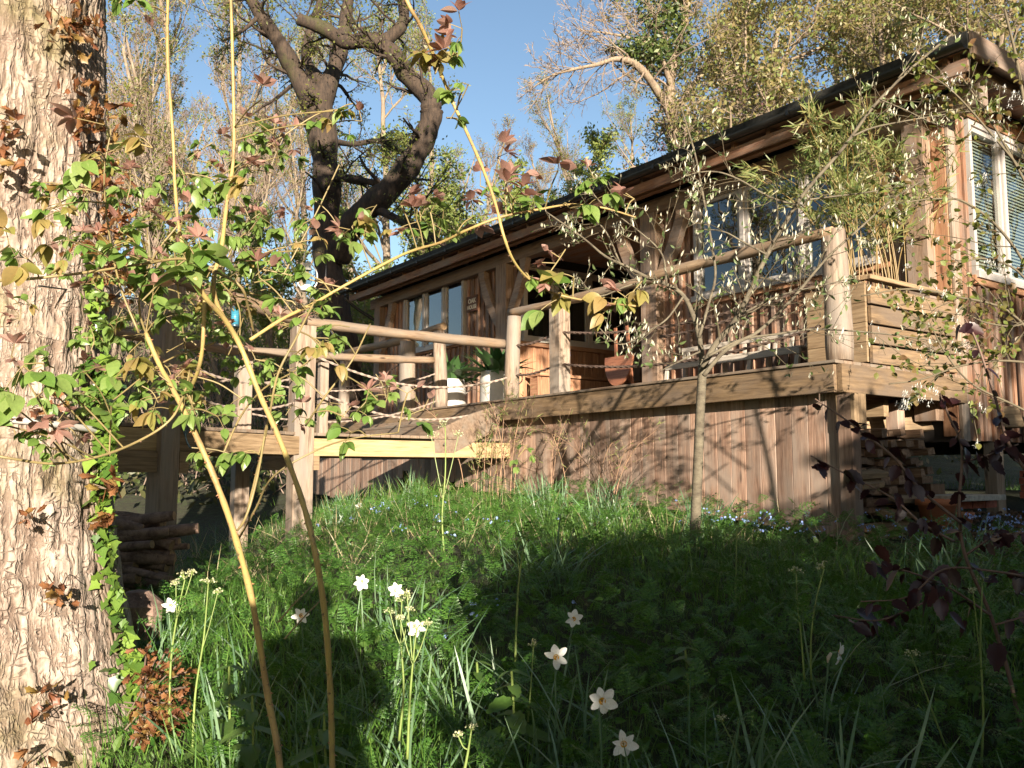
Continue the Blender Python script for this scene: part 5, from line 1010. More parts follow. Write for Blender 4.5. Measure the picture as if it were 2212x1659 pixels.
for P, per in tips:
    n = len(P) * per; idx = np.repeat(np.arange(len(P)), per); a = rg.uniform(0.1, 1, n) * (P.shape[1] - 1.001); i = a.astype(int); f = (a - i)[:, None]; c = P[idx, i]*(1-f) + P[idx, i+1]*f
    pos.append(c); isb = rg.uniform(0, 1, n) < 0.66; d = np.where(isb[:, None], rg.normal(0, 0.30, (n, 3)) + np.array([[0.12, 0, 1.0]]), rg.normal(0, 0.8, (n, 3)) + np.array([[0, -0.2, 0.1]])); dr.append(d); pick.append(np.where(isb, 0, 1)); sc.append(np.where(isb, rg.uniform(0.025, 0.058, n), rg.uniform(0.035, 0.07, n)))
pos = np.concatenate(pos); dr = np.concatenate(dr); pick = np.concatenate(pick); sc = np.concatenate(sc)
keep = rg.uniform(0, 1, len(pos)) < 0.5; pos, dr, pick, sc = pos[keep], dr[keep], pick[keep], sc[keep]
scatter(yt, 'leaf', [(*bud, M['silverbud']), (*yl, M['youngleaf'])], pick, pos, rotmats(dr, rg.uniform(0, 6, len(pos))), sc, 300, 'leaf_mass')

# ------------------------------------------------------------------ the climbing rose across the left foreground
rb = at(640, 1900, 2.2); rose = empty('rose_bush', (rb.x, rb.y, gz(rb.x, rb.y)), 'tall thorny rose with arching canes, green and pinkish young leaves, in the left foreground', 'rose'); off = np.array(rose.location[:])
canes = [([(612, 1900), (605, 1659), (578, 1500), (545, 1300), (505, 1150), (462, 1030), (418, 930), (378, 850), (345, 790), (315, 720)], 2.15, 10.5, 7),
         ([(722, 1900), (718, 1659), (714, 1500), (702, 1330), (680, 1190), (652, 1080), (608, 960), (560, 850), (520, 750), (485, 690), (445, 645), (420, 600)], 2.0, 9, 7.5),
         ([(372, 860), (410, 840), (433, 780), (440, 700), (436, 620), (392, 520), (378, 400), (374, 300), (362, 120), (364, -60)], 2.3, 6, 4.5),
         ([(520, 750), (470, 660), (462, 600), (478, 540), (490, 440), (505, 330), (503, 150), (497, -60)], 2.2, 7, 4.5),
         ([(850, -80), (880, 5), (910, 60), (945, 140), (975, 215), (1010, 290), (1045, 370), (1070, 440), (1088, 510), (1110, 565), (1145, 605), (1200, 635), (1280, 652), (1378, 662)], 1.9, 6.5, 3),
         ([(540, 735), (610, 690), (680, 655), (740, 620), (869, 551), (953, 524), (1010, 497), (1080, 470), (1164, 453), (1238, 442), (1305, 450), (1373, 470)], 2.3, 5.5, 2.6),
         ([(-60, 608), (40, 605), (180, 590), (300, 572), (400, 560), (470, 590), (520, 620), (536, 665), (548, 720)], 2.2, 4.5, 3.5),
         ([(-60, 975), (30, 992), (120, 1002), (220, 985), (310, 948), (370, 905), (398, 850), (410, 800)], 2.1, 4.5, 3),
         ([(534, 1106), (560, 1000), (580, 910), (600, 810), (640, 730), (680, 650)], 2.2, 3.8, 3), ([(512, 1170), (552, 1100), (590, 1030), (680, 975), (760, 948), (860, 935)], 2.2, 3.5, 1.8),
         ([(500, 1160), (530, 1120), (556, 1030), (575, 920)], 2.2, 3.8, 3), ([(600, 1345), (640, 1300), (680, 1260)], 2.1, 2.5, 2), ([(615, 1380), (660, 1330), (700, 1290)], 2.1, 2.5, 2),
         ([(455, 1025), (480, 985), (520, 900), (570, 840), (640, 800), (720, 740)], 2.6, 3.5, 2), ([(300, 720), (260, 620), (235, 500), (225, 380), (240, 280)], 2.3, 3.5, 2), ([(330, 760), (300, 660), (330, 560), (390, 480), (450, 400), (560, 330), (680, 250), (740, 235)], 2.5, 3.2, 2),
         ([(660, 920), (700, 860), (760, 780), (800, 700)], 2.4, 3, 2)]
thorns = MB()
cpaths = []
for i, (pts, Y, r0, r1) in enumerate(canes):
    P3 = [(p[0], p[1], Y * (1 + 0.04*math.sin(k*0.9 + i))) for k, p in enumerate(pts)]; sp = stem_path(P3, Y, 6); r = 0.74 * np.linspace(r0, r1, len(sp)) * Y / FOC * (1 + 0.07*np.sin(np.arange(len(sp))*1.7) + RG.uniform(-0.07, 0.07, len(sp)))
    q = MB(); q.tube(sp, r, 10); sub_off(q, rose); q.build('cane', M['rosestem'] if r0 > 4.6 else M['rosetwig'], rose, True); cpaths.append((np.array([p[:] for p in sp]), r))
    for k in range(2, len(sp) - 1):
        for _ in range(1):
            d = (sp[k+1] - sp[k]); s_ = Vector((random.gauss(0, 1), random.gauss(0, 1), random.gauss(0, 1))); s_ -= d.normalized() * s_.dot(d.normalized()); s_.normalize(); c = sp[k] + d*random.random(); w = r[k]
            u = d.normalized() * w*0.35; thorns.add([tuple(c + s_*w*0.8 + u), tuple(c + s_*w*0.8 - u), tuple(c + s_*w*0.8 + s_.cross(d.normalized())*w*0.3), tuple(c + s_*(w*1.45 + 0.0025) - u*0.9)], [(0, 1, 3), (1, 2, 3), (2, 0, 3)])
sub_off(thorns, rose); tag(thorns.build('thorns', M['thorn'], rose), kind='stuff')
rl = [ell_leaf(1, 0.60, 6, 0.16, 0.2, 0.05), ell_leaf(1, 0.54, 6, 0.24, 0.4, 0.05), ell_leaf(1, 0.46, 6, 0.35, 0.1, 0.05)]
protos = [(*rl[0], M['leafgreen']), (*rl[1], M['leafgreen']), (*rl[1], M['leafyellow']), (*rl[2], M['leafpink']), (*rl[0], M['leafpink'])]
pos = []; dr = []; pick = []; sc = []; roll = []; stalks = MB(); rg = np.random.default_rng(8)
def compound(base, d, col, ls, n=5):
    """a rose leaf: stalk with n leaflets"""
    d = Vector(d).normalized(); side = d.cross(Vector((0, 0, 1)) + Vector(rg.normal(0, 0.3, 3))).normalized(); L = ls * (n * 0.20); sp = [Vector(base) + d*L*a + Vector((0, 0, -0.25*L*a*a*(0 if col == 'p' else 1))) for a in (0, 0.33, 0.66, 1)]
    stalks.tube(sp, 0.0013, 3, False); ends = [(sp[3], d)]; base_a = 0.62 + rg.normal(0, 0.08)
    for k in range((n - 1)//2):
        for s_ in (-1, 1): an = base_a*(k + 1); ends.append((sp[3], (d*math.cos(an) + side*s_*math.sin(an)).normalized()))
    for e, dd in ends:
        pos.append(e[:]); dr.append((dd + Vector(rg.normal(0, 0.12, 3)) + (Vector((0, 0, -0.6)) if col != 'p' else Vector((0, 0, 0.1))))[:])
        pick.append({'g': rg.choice([0, 1]), 'y': 2, 'p': rg.choice([3, 4])}[col]); sc.append(ls * (1.0 if col == 'p' else 1.2) * rg.uniform(0.75, 1.15)); roll.append(rg.normal(0, 0.5))
def shoot(p, col=None, ls=0.045, big=1.0):
    """a tuft: a few compound leaves on one side shoot"""
    col = col or ('g' if rg.uniform() < 0.62 else ('y' if rg.uniform() < 0.4 else 'p')); L = 0.10 * big * rg.uniform(0.5, 1.2); tip = Vector(p) + Vector((rg.normal(0, 0.6), rg.normal(0, 0.5), 0.5 + rg.normal(0, 0.4))).normalized()*L
    stalks.tube(spline([p, Vector(p).lerp(tip, 0.5) + Vector((0.005, 0, 0.006)), tip], 3), 0.0018, 4, False)
    for k in range(rg.integers(2, 4)):
        q = Vector(p).lerp(tip, rg.uniform(0.3, 1)); d = Vector((rg.normal(0, 1), rg.normal(0, 0.7) - 0.3, rg.normal(0.1, 0.5))); compound(q, d, col if rg.uniform() < 0.65 else 'g', ls * rg.uniform(0.6, 1.05), int(rg.choice([5, 5, 7])))
    if rg.uniform() < 0.3: compound(tip, Vector((rg.normal(0, 0.5), rg.normal(0, 0.4), 1)), 'p', ls*0.9, 5)
# tufts seen at these places (display x, y, distance, colour, leaflet length)
tufts = [(225, 270, 2.1, 'p', .085), (205, 330, 2.1, 'g', .06), (330, 320, 2.2, 'y', .06), (400, 375, 2.2, 'g', .05), (565, 215, 2.1, 'p', .05), (700, 265, 2.2, 'g', .045), (720, 240, 2.2, 'y', .045), (590, 290, 2.4, 'p', .04), (515, 365, 2.2, 'p', .05), (510, 395, 2.2, 'g', .045), (550, 400, 2.2, 'y', .045),
         (110, 450, 2.1, 'g', .05), (150, 520, 2.1, 'y', .055), (20, 530, 2.0, 'y', .06), (60, 560, 2.2, 'g', .045), (130, 415, 2.2, 'g', .035), (950, 135, 1.9, 'y', .055), (985, 135, 1.9, 'p', .06), (940, 160, 1.9, 'y', .05), (1000, 195, 1.9, 'g', .045), (965, 255, 1.9, 'g', .035),
         (865, 440, 2.3, 'p', .055), (1020, 470, 2.3, 'p', .07), (1090, 420, 2.2, 'p', .06), (1110, 430, 2.2, 'p', .06), (1205, 370, 2.2, 'p', .065), (1150, 460, 2.3, 'g', .05), (1230, 450, 2.3, 'g', .055), (1290, 430, 2.3, 'g', .055), (1370, 430, 2.4, 'p', .05), (1075, 340, 2.2, 'p', .05), (760, 490, 2.4, 'y', .05), (790, 500, 2.4, 'g', .045), (930, 460, 2.3, 'g', .045), (900, 475, 2.3, 'p', .05),
         (1240, 600, 1.95, 'y', .055), (1210, 645, 1.95, 'g', .06), (1340, 650, 1.95, 'y', .055), (1370, 655, 1.95, 'p', .06), (1190, 600, 1.95, 'p', .045), (1130, 595, 1.95, 'g', .04), (50, 790, 1.9, 'g', .07), (90, 800, 1.9, 'g', .06), (25, 770, 2.0, 'p', .05), (20, 870, 2.0, 'g', .05), (85, 905, 2.0, 'p', .06), (15, 920, 1.9, 'g', .055), (60, 960, 2.0, 'g', .045),
         (240, 900, 2.1, 'g', .055), (270, 800, 2.1, 'g', .055), (300, 790, 2.1, 'y', .06), (340, 860, 2.1, 'y', .05), (415, 870, 2.1, 'g', .05), (470, 900, 2.2, 'g', .035), (520, 860, 2.3, 'g', .04), (560, 980, 2.2, 'g', .045), (760, 935, 2.3, 'g', .05), (740, 900, 2.4, 'p', .045), (700, 760, 2.2, 'y', .055), (620, 800, 2.3, 'g', .045), (690, 680, 2.3, 'g', .045), (640, 700, 2.4, 'p', .045),
         (410, 610, 2.0, 'g', .075), (300, 560, 2.2, 'g', .055), (330, 640, 2.2, 'p', .05), (350, 690, 2.2, 'g', .055), (620, 650, 2.3, 'g', .045), (560, 600, 2.3, 'p', .055), (680, 600, 2.4, 'g', .045), (480, 500, 2.3, 'g', .045), (400, 470, 2.3, 'p', .05), (830, 880, 2.4, 'g', .045), (880, 850, 2.4, 'p', .045), (740, 740, 2.3, 'g', .04), (520, 980, 2.2, 'g', .045), (1110, 1000, 2.6, 'g', .03), (345, 90, 2.3, 'p', .05), (305, 15, 2.2, 'g', .05), (400, 10, 2.3, 'p', .05)]
for (dx, dy, Y, c, ls) in tufts:
    p = at(dx, dy, Y); d = Vector((rg.normal(0, 0.6), -0.3, 0.3)); 
    for k in range(1 if dy < 300 else 2): compound(p, d + Vector(rg.normal(0, 0.5, 3)), c, ls * 0.8, 5)
    if rg.uniform() < 0.45: shoot(at(dx + rg.normal(0, 8), dy + rg.normal(0, 8), Y), c, ls * 0.7)
    dd = min(((np.linalg.norm(cp - np.array(p[:]), axis=1).min(), j) for j, (cp, _) in enumerate(cpaths))); cp = cpaths[dd[1]][0]; q = Vector(cp[np.linalg.norm(cp - np.array(p[:]), axis=1).argmin()])
    if dd[0] < 0.35: stalks.tube(spline([q, q.lerp(p, 0.5) + Vector((0, 0, 0.01)), p], 4), 0.0022, 5, False)
for (x0, x1, y0, y1, n) in ((175, 620, 330, 620, 62), (180, 520, 620, 900, 44), (620, 1000, 450, 560, 13), (560, 740, 620, 900, 8), (0, 200, 560, 1000, 8), (600, 1000, 860, 960, 4)):
    for k in range(n):
        shoot(at(rg.uniform(x0, x1), rg.uniform(y0, y1), rg.uniform(2.3, 3.1)), None, 0.040)
rg2 = np.random.default_rng(5)
for i in range(46):    # fine side twigs tying the shoots together
    a = at(rg2.uniform(180, 640), rg2.uniform(560, 950), rg2.uniform(2.3, 2.8)); b = at(rg2.uniform(200, 760), rg2.uniform(300, 800), rg2.uniform(2.3, 2.9)); 
    if (b - a).length < 0.5: stalks.tube(spline([a, a.lerp(b, 0.5) + Vector((rg2.normal(0, 0.03), 0, 0.03)), b], 5), 0.0025, 5, False)
sub_off(stalks, rose); tag(stalks.build('twigs', M['rosetwig'], rose, True), kind='stuff')
pos = np.array(pos); n = len(pos); scatter(rose, 'leaf', protos, np.array(pick), pos, rotmats(np.array(dr), np.array(roll)), np.array(sc), 300, 'leaf_mass')

# ------------------------------------------------------------------ dark purple hazel in the right foreground
hb = at(2190, 1500, 3.0); hz = empty('purple_hazel', (hb.x, hb.y, gz(hb.x, hb.y)), 'dark purple-leaved hazel with thin arching twigs in the shaded right foreground', 'shrub')
hs = [([(2230, 1700), (2185, 1480), (2140, 1330), (2085, 1200), (2072, 1100), (2078, 970), (2050, 900), (2030, 850)], 3.0, 5, 2), ([(2075, 1130), (1990, 1060), (1932, 990), (1870, 940), (1825, 906), (1760, 862)], 2.9, 3.6, 1.6), ([(2060, 1170), (1990, 1130), (1925, 1075), (1830, 1026), (1751, 985)], 2.8, 3.2, 1.5),
      ([(2260, 1080), (2180, 960), (2150, 860), (2110, 740), (2085, 690)], 3.0, 4, 1.8), ([(2260, 1255), (2150, 1235), (2040, 1230), (1960, 1290), (1860, 1300)], 2.8, 3, 1.4), ([(2140, 1330), (2050, 1270), (1960, 1235), (1870, 1215)], 2.9, 3, 1.4), ([(2078, 1000), (2130, 985), (2200, 960)], 3.0, 2.5, 1.5), ([(2085, 1200), (2150, 1160), (2230, 1150)], 3.0, 2.5, 1.5), ([(2000, 1300), (1900, 1340), (1800, 1330)], 2.8, 2.4, 1.4), ([(2150, 1350), (2230, 1330), (2300, 1330)], 2.8, 2.4, 1.4)]
pos = []; dr = []; sc = []; rg = np.random.default_rng(14)
for i, (pts, Y, r0, r1) in enumerate(hs):
    sp = stem_path(pts, Y, 6); q = MB(); q.tube(sp, np.linspace(r0, r1, len(sp))*Y/FOC, 7); sub_off(q, hz); q.build('branch', M['hazeltwig'], hz, True)
    for k in range(3, len(sp), 2):
        if i == 0 and k < 18: continue
        for j in range(rg.integers(1, 4)): pos.append((sp[k] + Vector(rg.normal(0, 0.012, 3)))[:]); dr.append((rg.normal(0, 0.7), rg.normal(0, 0.4) - 0.2, -0.55 + rg.normal(0, 0.35))); sc.append(rg.uniform(0.028, 0.06))
for k in range(14): pos.append(at(rg.uniform(1850, 2215), rg.uniform(1180, 1400), rg.uniform(2.6, 3.2))[:]); dr.append((rg.normal(0, 0.7), -0.2, -0.5)); sc.append(rg.uniform(0.05, 0.09))
hl = round_leaf(); n = len(pos); scatter(hz, 'leaf', [(*hl, M['hazel'])], np.zeros(n, int), np.array(pos), rotmats(np.array(dr), rg.normal(0, 0.9, n)), np.array(sc), 300)

# ------------------------------------------------------------------ amelanchier at the right edge
ab = at(2300, 1300, 4.6); am = empty('amelanchier', (ab.x, ab.y, gz(ab.x, ab.y)), 'amelanchier with bronze-green leaves and starry white flowers at the right edge', 'shrub'); rg = np.random.default_rng(19)
ams = [([(2380, 1400), (2330, 1000), (2290, 700), (2240, 400), (2200, 150), (2170, 20)], 4.6, 7, 2.5), ([(2330, 900), (2200, 690), (2060, 640), (1960, 625), (1860, 640)], 4.4, 3.5, 1.4), ([(2310, 800), (2180, 780), (2080, 790), (1990, 820), (1920, 830)], 4.3, 3, 1.3), ([(2290, 700), (2180, 520), (2090, 440), (2020, 430), (1940, 440)], 4.5, 3.5, 1.4), ([(2270, 500), (2180, 330), (2120, 230), (2080, 170)], 4.6, 3, 1.4),
       ([(2250, 420), (2150, 300), (2060, 200), (1990, 150)], 4.6, 3, 1.3), ([(2300, 760), (2212, 600), (2130, 560), (2070, 570)], 4.4, 3, 1.3), ([(2330, 950), (2200, 880), (2100, 830), (2040, 760), (2010, 700)], 4.3, 3, 1.3), ([(2280, 640), (2210, 700), (2140, 700), (2090, 680)], 4.4, 3, 1.3)]
pos = []; dr = []; sc = []; tw = MB(); fl = []
for i, (pts, Y, r0, r1) in enumerate(ams):
    sp = stem_path(pts, Y, 6); q = MB(); rr_ = np.linspace(r0, r1, len(sp))*Y/FOC; q.tube(sp, rr_, 7); sub_off(q, am); q.build('branch', M['budtwig'], am, True)
    A = spawn(np.array([p[:] for p in sp])[None], rr_[None], 12, 0.2, 0.98, 0.8, 1, 0.4, 5, 0.15, 0.02, rg, minr=0.002, lens=np.full(12, 0.45)); V, F = tubes(*A, 4); tw.add(V, F)
    for b in A[0]:
        for k in range(11): 
            a = rg.integers(1, 5); c = b[a] + rg.normal(0, 0.015, 3); d = (rg.normal(0, 0.7), rg.normal(0, 0.6), -0.35 + rg.normal(0, 0.5)); pos.append(c); dr.append(d); sc.append(rg.uniform(0.03, 0.055))
        if rg.uniform() < 0.22: fl.append(b[4])
sub_off(tw, am); tag(tw.build('twigs', M['budtwig'], am), kind='stuff')
for (dx, dy) in ((1960, 850), (1985, 858), (2010, 855), (1955, 870), (2120, 400), (2150, 300), (2060, 175), (2150, 570), (2180, 210), (2080, 740)):
    for k in range(3): fl.append(np.array(at(dx + rg.normal(0, 8), dy + rg.normal(0, 6), 4.3)[:]))
pt_ = ell_leaf(1, 0.22, 3, 0.1, 0.1, 0.0); fp_ = []; fd_ = []; fs_ = []
for c in fl:
    for k in range(4):
        cc = c + rg.normal(0, 0.02, 3); 
        for j in range(5): a = j*1.257 + rg.uniform(0, 0.4); fp_.append(cc); fd_.append((math.cos(a), -0.25, math.sin(a))); fs_.append(0.017)
al = ell_leaf(1, 0.58, 4, 0.2, 0.15, 0.15); n = len(pos); scatter(am, 'leaf', [(*al, M['amel'])], np.zeros(n, int), np.array(pos), rotmats(np.array(dr), rg.normal(0, 0.9, n)), np.array(sc), 300)
VV, FF = joined(pt_[0], pt_[1], np.array(fp_) - np.array(am.location[:]), rotmats(np.array(fd_), rg.normal(0, 0.3, len(fp_))), np.array(fs_)); tag(mesh_np('flowers', VV, FF, M['petal'], am), kind='stuff')

# ------------------------------------------------------------------ bamboo: in the planter, and straggling below the deck
def bamboo(name, bases, label, hts, lean, nl, leafsize, limit, canem, spreadm=0.3):
    b0 = bases[0]; e = empty(name, b0, label, 'bamboo'); pos = []; dr = []; sc = []; rg = np.random.default_rng(len(bases)*7)
    for bb in bases:
        H = rg.uniform(*hts); ln = Vector((lean[0] + rg.normal(0, spreadm), lean[1] + rg.normal(0, spreadm), 0)); sp = spline([bb, Vector(bb) + Vector((0, 0, H*0.4)) + ln*0.12*H, Vector(bb) + Vector((0, 0, H*0.75)) + ln*0.4*H, Vector(bb) + Vector((0, 0, H*0.97)) + ln*0.8*H], 5)
        q = MB(); q.tube(sp, np.linspace(0.006, 0.0022, len(sp)), 6); sub_off(q, e); q.build('culm', canem, e, True); A = spawn(np.array([p[:] for p in sp])[None], np.linspace(0.004, 0.002, len(sp))[None], 12, 0.3, 1, 0.7, 1, 0.4, 4, 0.15, 0.0, rg, minr=0.0012, lens=np.full(12, 0.32))
        V, F = tubes(*A, 3); m_ = MB(); m_.add(V, F); sub_off(m_, e); tag(m_.build('side_shoots', canem, e), kind='stuff')
        for br in A[0]:
            for k in range(nl): a = rg.integers(1, 4); pos.append(br[a] + rg.normal(0, 0.01, 3)); d = br[a] - br[a-1]; d /= np.linalg.norm(d); dr.append(d + rg.normal(0, 0.55, 3) + np.array([0, 0, -0.15])); sc.append(leafsize*rg.uniform(0.5, 1.15))
    bl = blade(1.0, 0.13, 0.2, 3); n = len(pos); scatter(e, 'leaf', [(*bl, M['bamboo'])], np.zeros(n, int), np.array(pos), rotmats(np.array(dr), rg.uniform(0, 6, n)), np.array(sc), limit); return e
bamboo('bamboo', [inC(random.uniform(0.08, 0.55), random.uniform(0.6, 1.95), 1.62) for i in range(34)], 'dense bamboo growing out of the slatted planter box', (1.1, 1.95), (-0.32, -0.12), 10, 0.13, 300, M['cane'])
bamboo('straggly_bamboo', [Vector((*inC(random.uniform(4.1, 4.9), -0.25 - random.random()*0.35, 0)[:2], -0.3)) for i in range(11)], 'thin straggling bamboo beside the walkway steps, against the boarded skirt', (0.5, 1.35), (0.05, -0.1), 4, 0.085, 120, M['canedry'], 0.35)
bamboo('straggly_bamboo', [Vector((*inC(random.uniform(1.9, 3.4), -0.2 - random.random()*0.3, 0)[:2], -0.4)) for i in range(8)], 'sparse dry bamboo leaning on the skirt boards left of the young tree', (0.6, 1.15), (0.0, -0.1), 2, 0.07, 80, M['canedry'], 0.35)
tw = MB(); e = empty('dry_twiggy_bush', Vector((*inC(2.3, -0.35, 0)[:2], -0.45)), 'dead twiggy bush against the skirt boards below the deck', 'shrub'); A = grow(np.repeat(np.array([e.location[:]]), 16, 0) + rg.normal(0, 0.06, (16, 3))*np.array([1, 1, 0]), rg.normal(0, 0.5, (16, 3)) + np.array([[0, 0, 1.1]]), rg.uniform(0.4, 0.8, 16), np.full(16, 0.005), np.full(16, 0.002), 7, 0.12, 0.02, rg)
B = spawn(*A, 7, 0.2, 1, 0.6, 0.5, 0.6, 5, 0.15, 0.05, rg, minr=0.0015); V, F = pack([(A, 5), (B, 3)]); mesh_np('twigs', V - np.array(e.location[:]), F, M['twigpink'], e)

# ================================================================== firewood, pots, pipes, bricks
def billet(nm, a, b, w, h, m, label, group, cat='log'):
    a = Vector(a); b = Vector(b); L = (b - a).length; me = MB(); rd = random
    K = 3; pr = [(-w/2, -h/2*rd.uniform(.6, 1)), (w/2*rd.uniform(.7, 1), -h/2), (w/2, h/2*rd.uniform(.3, 1)), (-w/2*rd.uniform(.2, 1), h/2)]
    V = [(x, y*rd.uniform(.88, 1.1), z*rd.uniform(.88, 1.1)) for x in (-L/2, 0, L/2) for y, z in pr]; F = [(k*4+i, k*4+(i+1) % 4, k*4+4+(i+1) % 4, k*4+4+i) for k in range(2) for i in range(4)] + [(3, 2, 1, 0), (8, 9, 10, 11)]
    me.add(V, F); o = me.build(nm, m); o.matrix_basis = frame_mat(a, b, (0.02, 0.01, 1)) ; return tag(o, label, cat, group)
G1 = 'split firewood under the deck'; base = gz(*inC(0.5, 0.8, 0)[:2]) + 0.10
for r_ in range(9):
    y = 0.22 + 0.03*random.random()
    while y < 1.55:
        w = random.uniform(0.07, 0.16); z = base + 0.05 + r_*0.085; t0 = random.uniform(0.02, 0.2)
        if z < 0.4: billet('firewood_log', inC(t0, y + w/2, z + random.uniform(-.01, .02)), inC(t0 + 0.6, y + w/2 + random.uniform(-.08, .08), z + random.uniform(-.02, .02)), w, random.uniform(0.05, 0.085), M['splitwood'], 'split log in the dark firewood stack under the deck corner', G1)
        y += w + 0.01
G3 = 'boards lying across the firewood'
for k, (y0, y1, z) in enumerate(((0.20, 0.62, -0.02), (0.22, 0.56, -0.10), (0.3, 1.3, -0.46), (0.25, 1.2, -0.54), (0.7, 1.45, -0.22), (0.5, 1.1, -0.34))):
    o = plank(None, 'offcut_board', inC(-0.03 - 0.01*k, y0, z), inC(-0.02, y1, z + random.uniform(-.03, .05)), 0.10, 0.05, tuple((CM.to_3x3() @ Vector((0.3, 0, 1)))[:]), M['pine']); tag(o, ('short pale board end sticking out at the top of the firewood', 'second short board end just under the topmost one', 'upper of two broad boards at the foot of the stack', 'lowest broad board under the firewood stack', 'thin board halfway up the right of the firewood', 'slanting board in the lower middle of the firewood')[k], 'board', G3)
dg = gz(*inC(-0.1, 1.0, 0)[:2])
o = billet('timber_round', inC(0.1, 1.62, dg + 0.02), inC(0.1, 1.62, dg + 0.42), 0.2, 0.24, M['splitwood'], 'upright timber block standing beside the firewood stack', None, 'block')
G2 = 'logs piled beyond the big oak'
for k in range(34):
    r_ = k // 6; c = k % 6; dx = 225 + c*17 + random.uniform(-8, 8) + r_*3; dy = 1262 - r_*27 + random.uniform(-5, 5); p = at(dx, dy, 7.0 + random.uniform(-0.15, 0.5)); L = random.uniform(0.35, 0.8); rr_ = random.uniform(0.028, 0.06); d = Vector((1, random.uniform(-.25, .25), random.uniform(-0.35, 0.15))).normalized()
    q = pole(None, 'branch_log', p - d*L/2, p + d*L/2, rr_, M['logbark'], rr_*0.85, 9, 0.15); tag(q, 'cut branch log in the reddish-brown pile between big oak and tall post', 'log', G2)
st = MB(); st.lathe([(0.001, -0.1), (0.13, -0.08), (0.14, 0.1), (0.06, 0.17), (0.001, 0.18)], m=11); o = st.build('wood_lump', M['logbark'], None, False); o.location = at(296, 1345, 4.9); tag(o, 'rough brown lump of wood beside the oak root', 'stump')
pot_prof = lambda r, h: [(0.001, 0), (r*0.68, 0), (r*0.95, h*0.82), (r*1.08, h*0.83), (r*1.1, h), (r*0.98, h), (r*0.9, h*0.85), (r*0.6, 0.05), (0.001, 0.05)]
pz = gz(*inC(-0.45, 0.75, 0)[:2]); mb = MB(); mb.lathe(pot_prof(0.155, 0.30), m=28); o = mb.build('terracotta_pot', M['terracotta'], None, True); o.location = inC(-0.3, 0.95, dg + 0.0); tag(o, 'large terracotta pot on the ground below the firewood', 'plant pot')
mb = MB(); mb.lathe(pot_prof(0.09, 0.17), m=24); o = mb.build('terracotta_pot', M['terracotta'], None, True); o.location = inC(-0.3, 1.36, dg + 0.01); tag(o, 'small terracotta pot to the right of the large one', 'plant pot')
plank(None, 'concrete_slab', inC(-0.18, 1.1, dg + 0.30), inC(-0.18, 2.0, dg + 0.30), 0.4, 0.05, up, M['concrete']); tag(bpy.data.objects['concrete_slab'], 'pale concrete slab lying behind the terracotta pots', 'slab')
for k in range(4): bo = plank(None, 'brick', inC(-0.2, 1.2 + k*0.23, dg + 0.235), inC(-0.2, 1.41 + k*0.23, dg + 0.235), 0.1, 0.065, up, M['brick']); tag(bo, 'red brick in the row under the concrete slab', 'brick', 'bricks under the slab')
for k in range(4): bo = plank(None, 'brick', inC(-0.15, 2.9 + 0.02*(k % 2), 0.0 + k*0.07 - 0.22), inC(-0.15, 3.12 + 0.02*(k % 2), 0.0 + k*0.07 - 0.22), 0.1, 0.065, up, M['brick']); tag(bo, ('bottom brick', 'second brick from the bottom', 'third brick from the bottom', 'top brick')[k] + ' of the stack by the water butt at the right edge', 'brick', 'stacked bricks')
pd = empty('water_butt', inC(-0.28, 3.15, -0.18), 'pale grey water butt with teal hose at the right edge below the gable', 'water butt')
mb = MB(); mb.lathe([(0.001, 0), (0.16, 0), (0.17, 0.05), (0.175, 0.4), (0.12, 0.44), (0.115, 0.62), (0.125, 0.63), (0.125, 0.68), (0.001, 0.68)], m=26); mb.build('barrel', M['white'], pd, True); mb = MB(); mb.tube(spline([(-0.06, -0.12, 0.6), (-0.09, -0.17, 0.4), (-0.05, -0.19, 0.25)], 5), 0.012, 7); mb.build('hose', M['bluesteel'], pd, True)
pp = empty('blue_pipe', inC(-0.16, 3.12, 0.56), 'bright blue pipe on the gable wall above the water butt', 'pipe'); mb = MB(); mb.tube(spline([(0, 0, 0.75), (0, 0, 0.3), (0, 0, 0.12), (0.0, -0.01, 0.02)], 4), 0.028, 12); mb.build('pipe', M['bluepipe'], pp, True); mb = MB(); mb.lathe([(0.001, 0), (0.06, 0), (0.065, 0.06), (0.04, 0.1), (0.001, 0.1)], (0, 0, -0.05), 16); mb.build('fitting', M['bluepipe'], pp, True)
plank(cabin, 'gable_post', Lc(0.02, 2.66, gz(*inC(0, 2.66, 0)[:2]) - 0.1), Lc(0.02, 2.66, 0.30), 0.16, 0.12, NG, M['post'])
# ================================================================== daffodils
def petal_mesh():
    V = []; F = []; n = 5
    for i in range(n + 1): a = i/n; w = 0.66*math.sin(math.pi*min(1, 0.12 + a*0.84))**0.75; V += [(0.08 + a*0.92, -w/2, 0.05*math.sin(a*3) + 0.05), (0.08 + a*0.92, 0, 0.05*math.sin(a*3)), (0.08 + a*0.92, w/2, 0.05*math.sin(a*3) + 0.05)]
    for i in range(n): b = i*3; F += [(b, b+1, b+4, b+3), (b+1, b+2, b+5, b+4)]
    return simple_mesh('petal', V, F, M['petal'])
pm = petal_mesh(); cmb = MB(); cmb.lathe([(0.03, 0.0), (0.14, 0.03), (0.17, 0.12), (0.205, 0.16), (0.195, 0.16), (0.15, 0.11), (0.12, 0.05)], m=14); tmp = cmb.build('corona', M['corona'], None, True); cm = tmp.data; bpy.data.objects.remove(tmp)
emb = MB(); emb.lathe([(0.001, 0.03), (0.05, 0.05), (0.001, 0.12)], m=8); tmp = emb.build('eye', M['canedry'], None); em = tmp.data; bpy.data.objects.remove(tmp)
GD = 'white daffodils in the long grass'
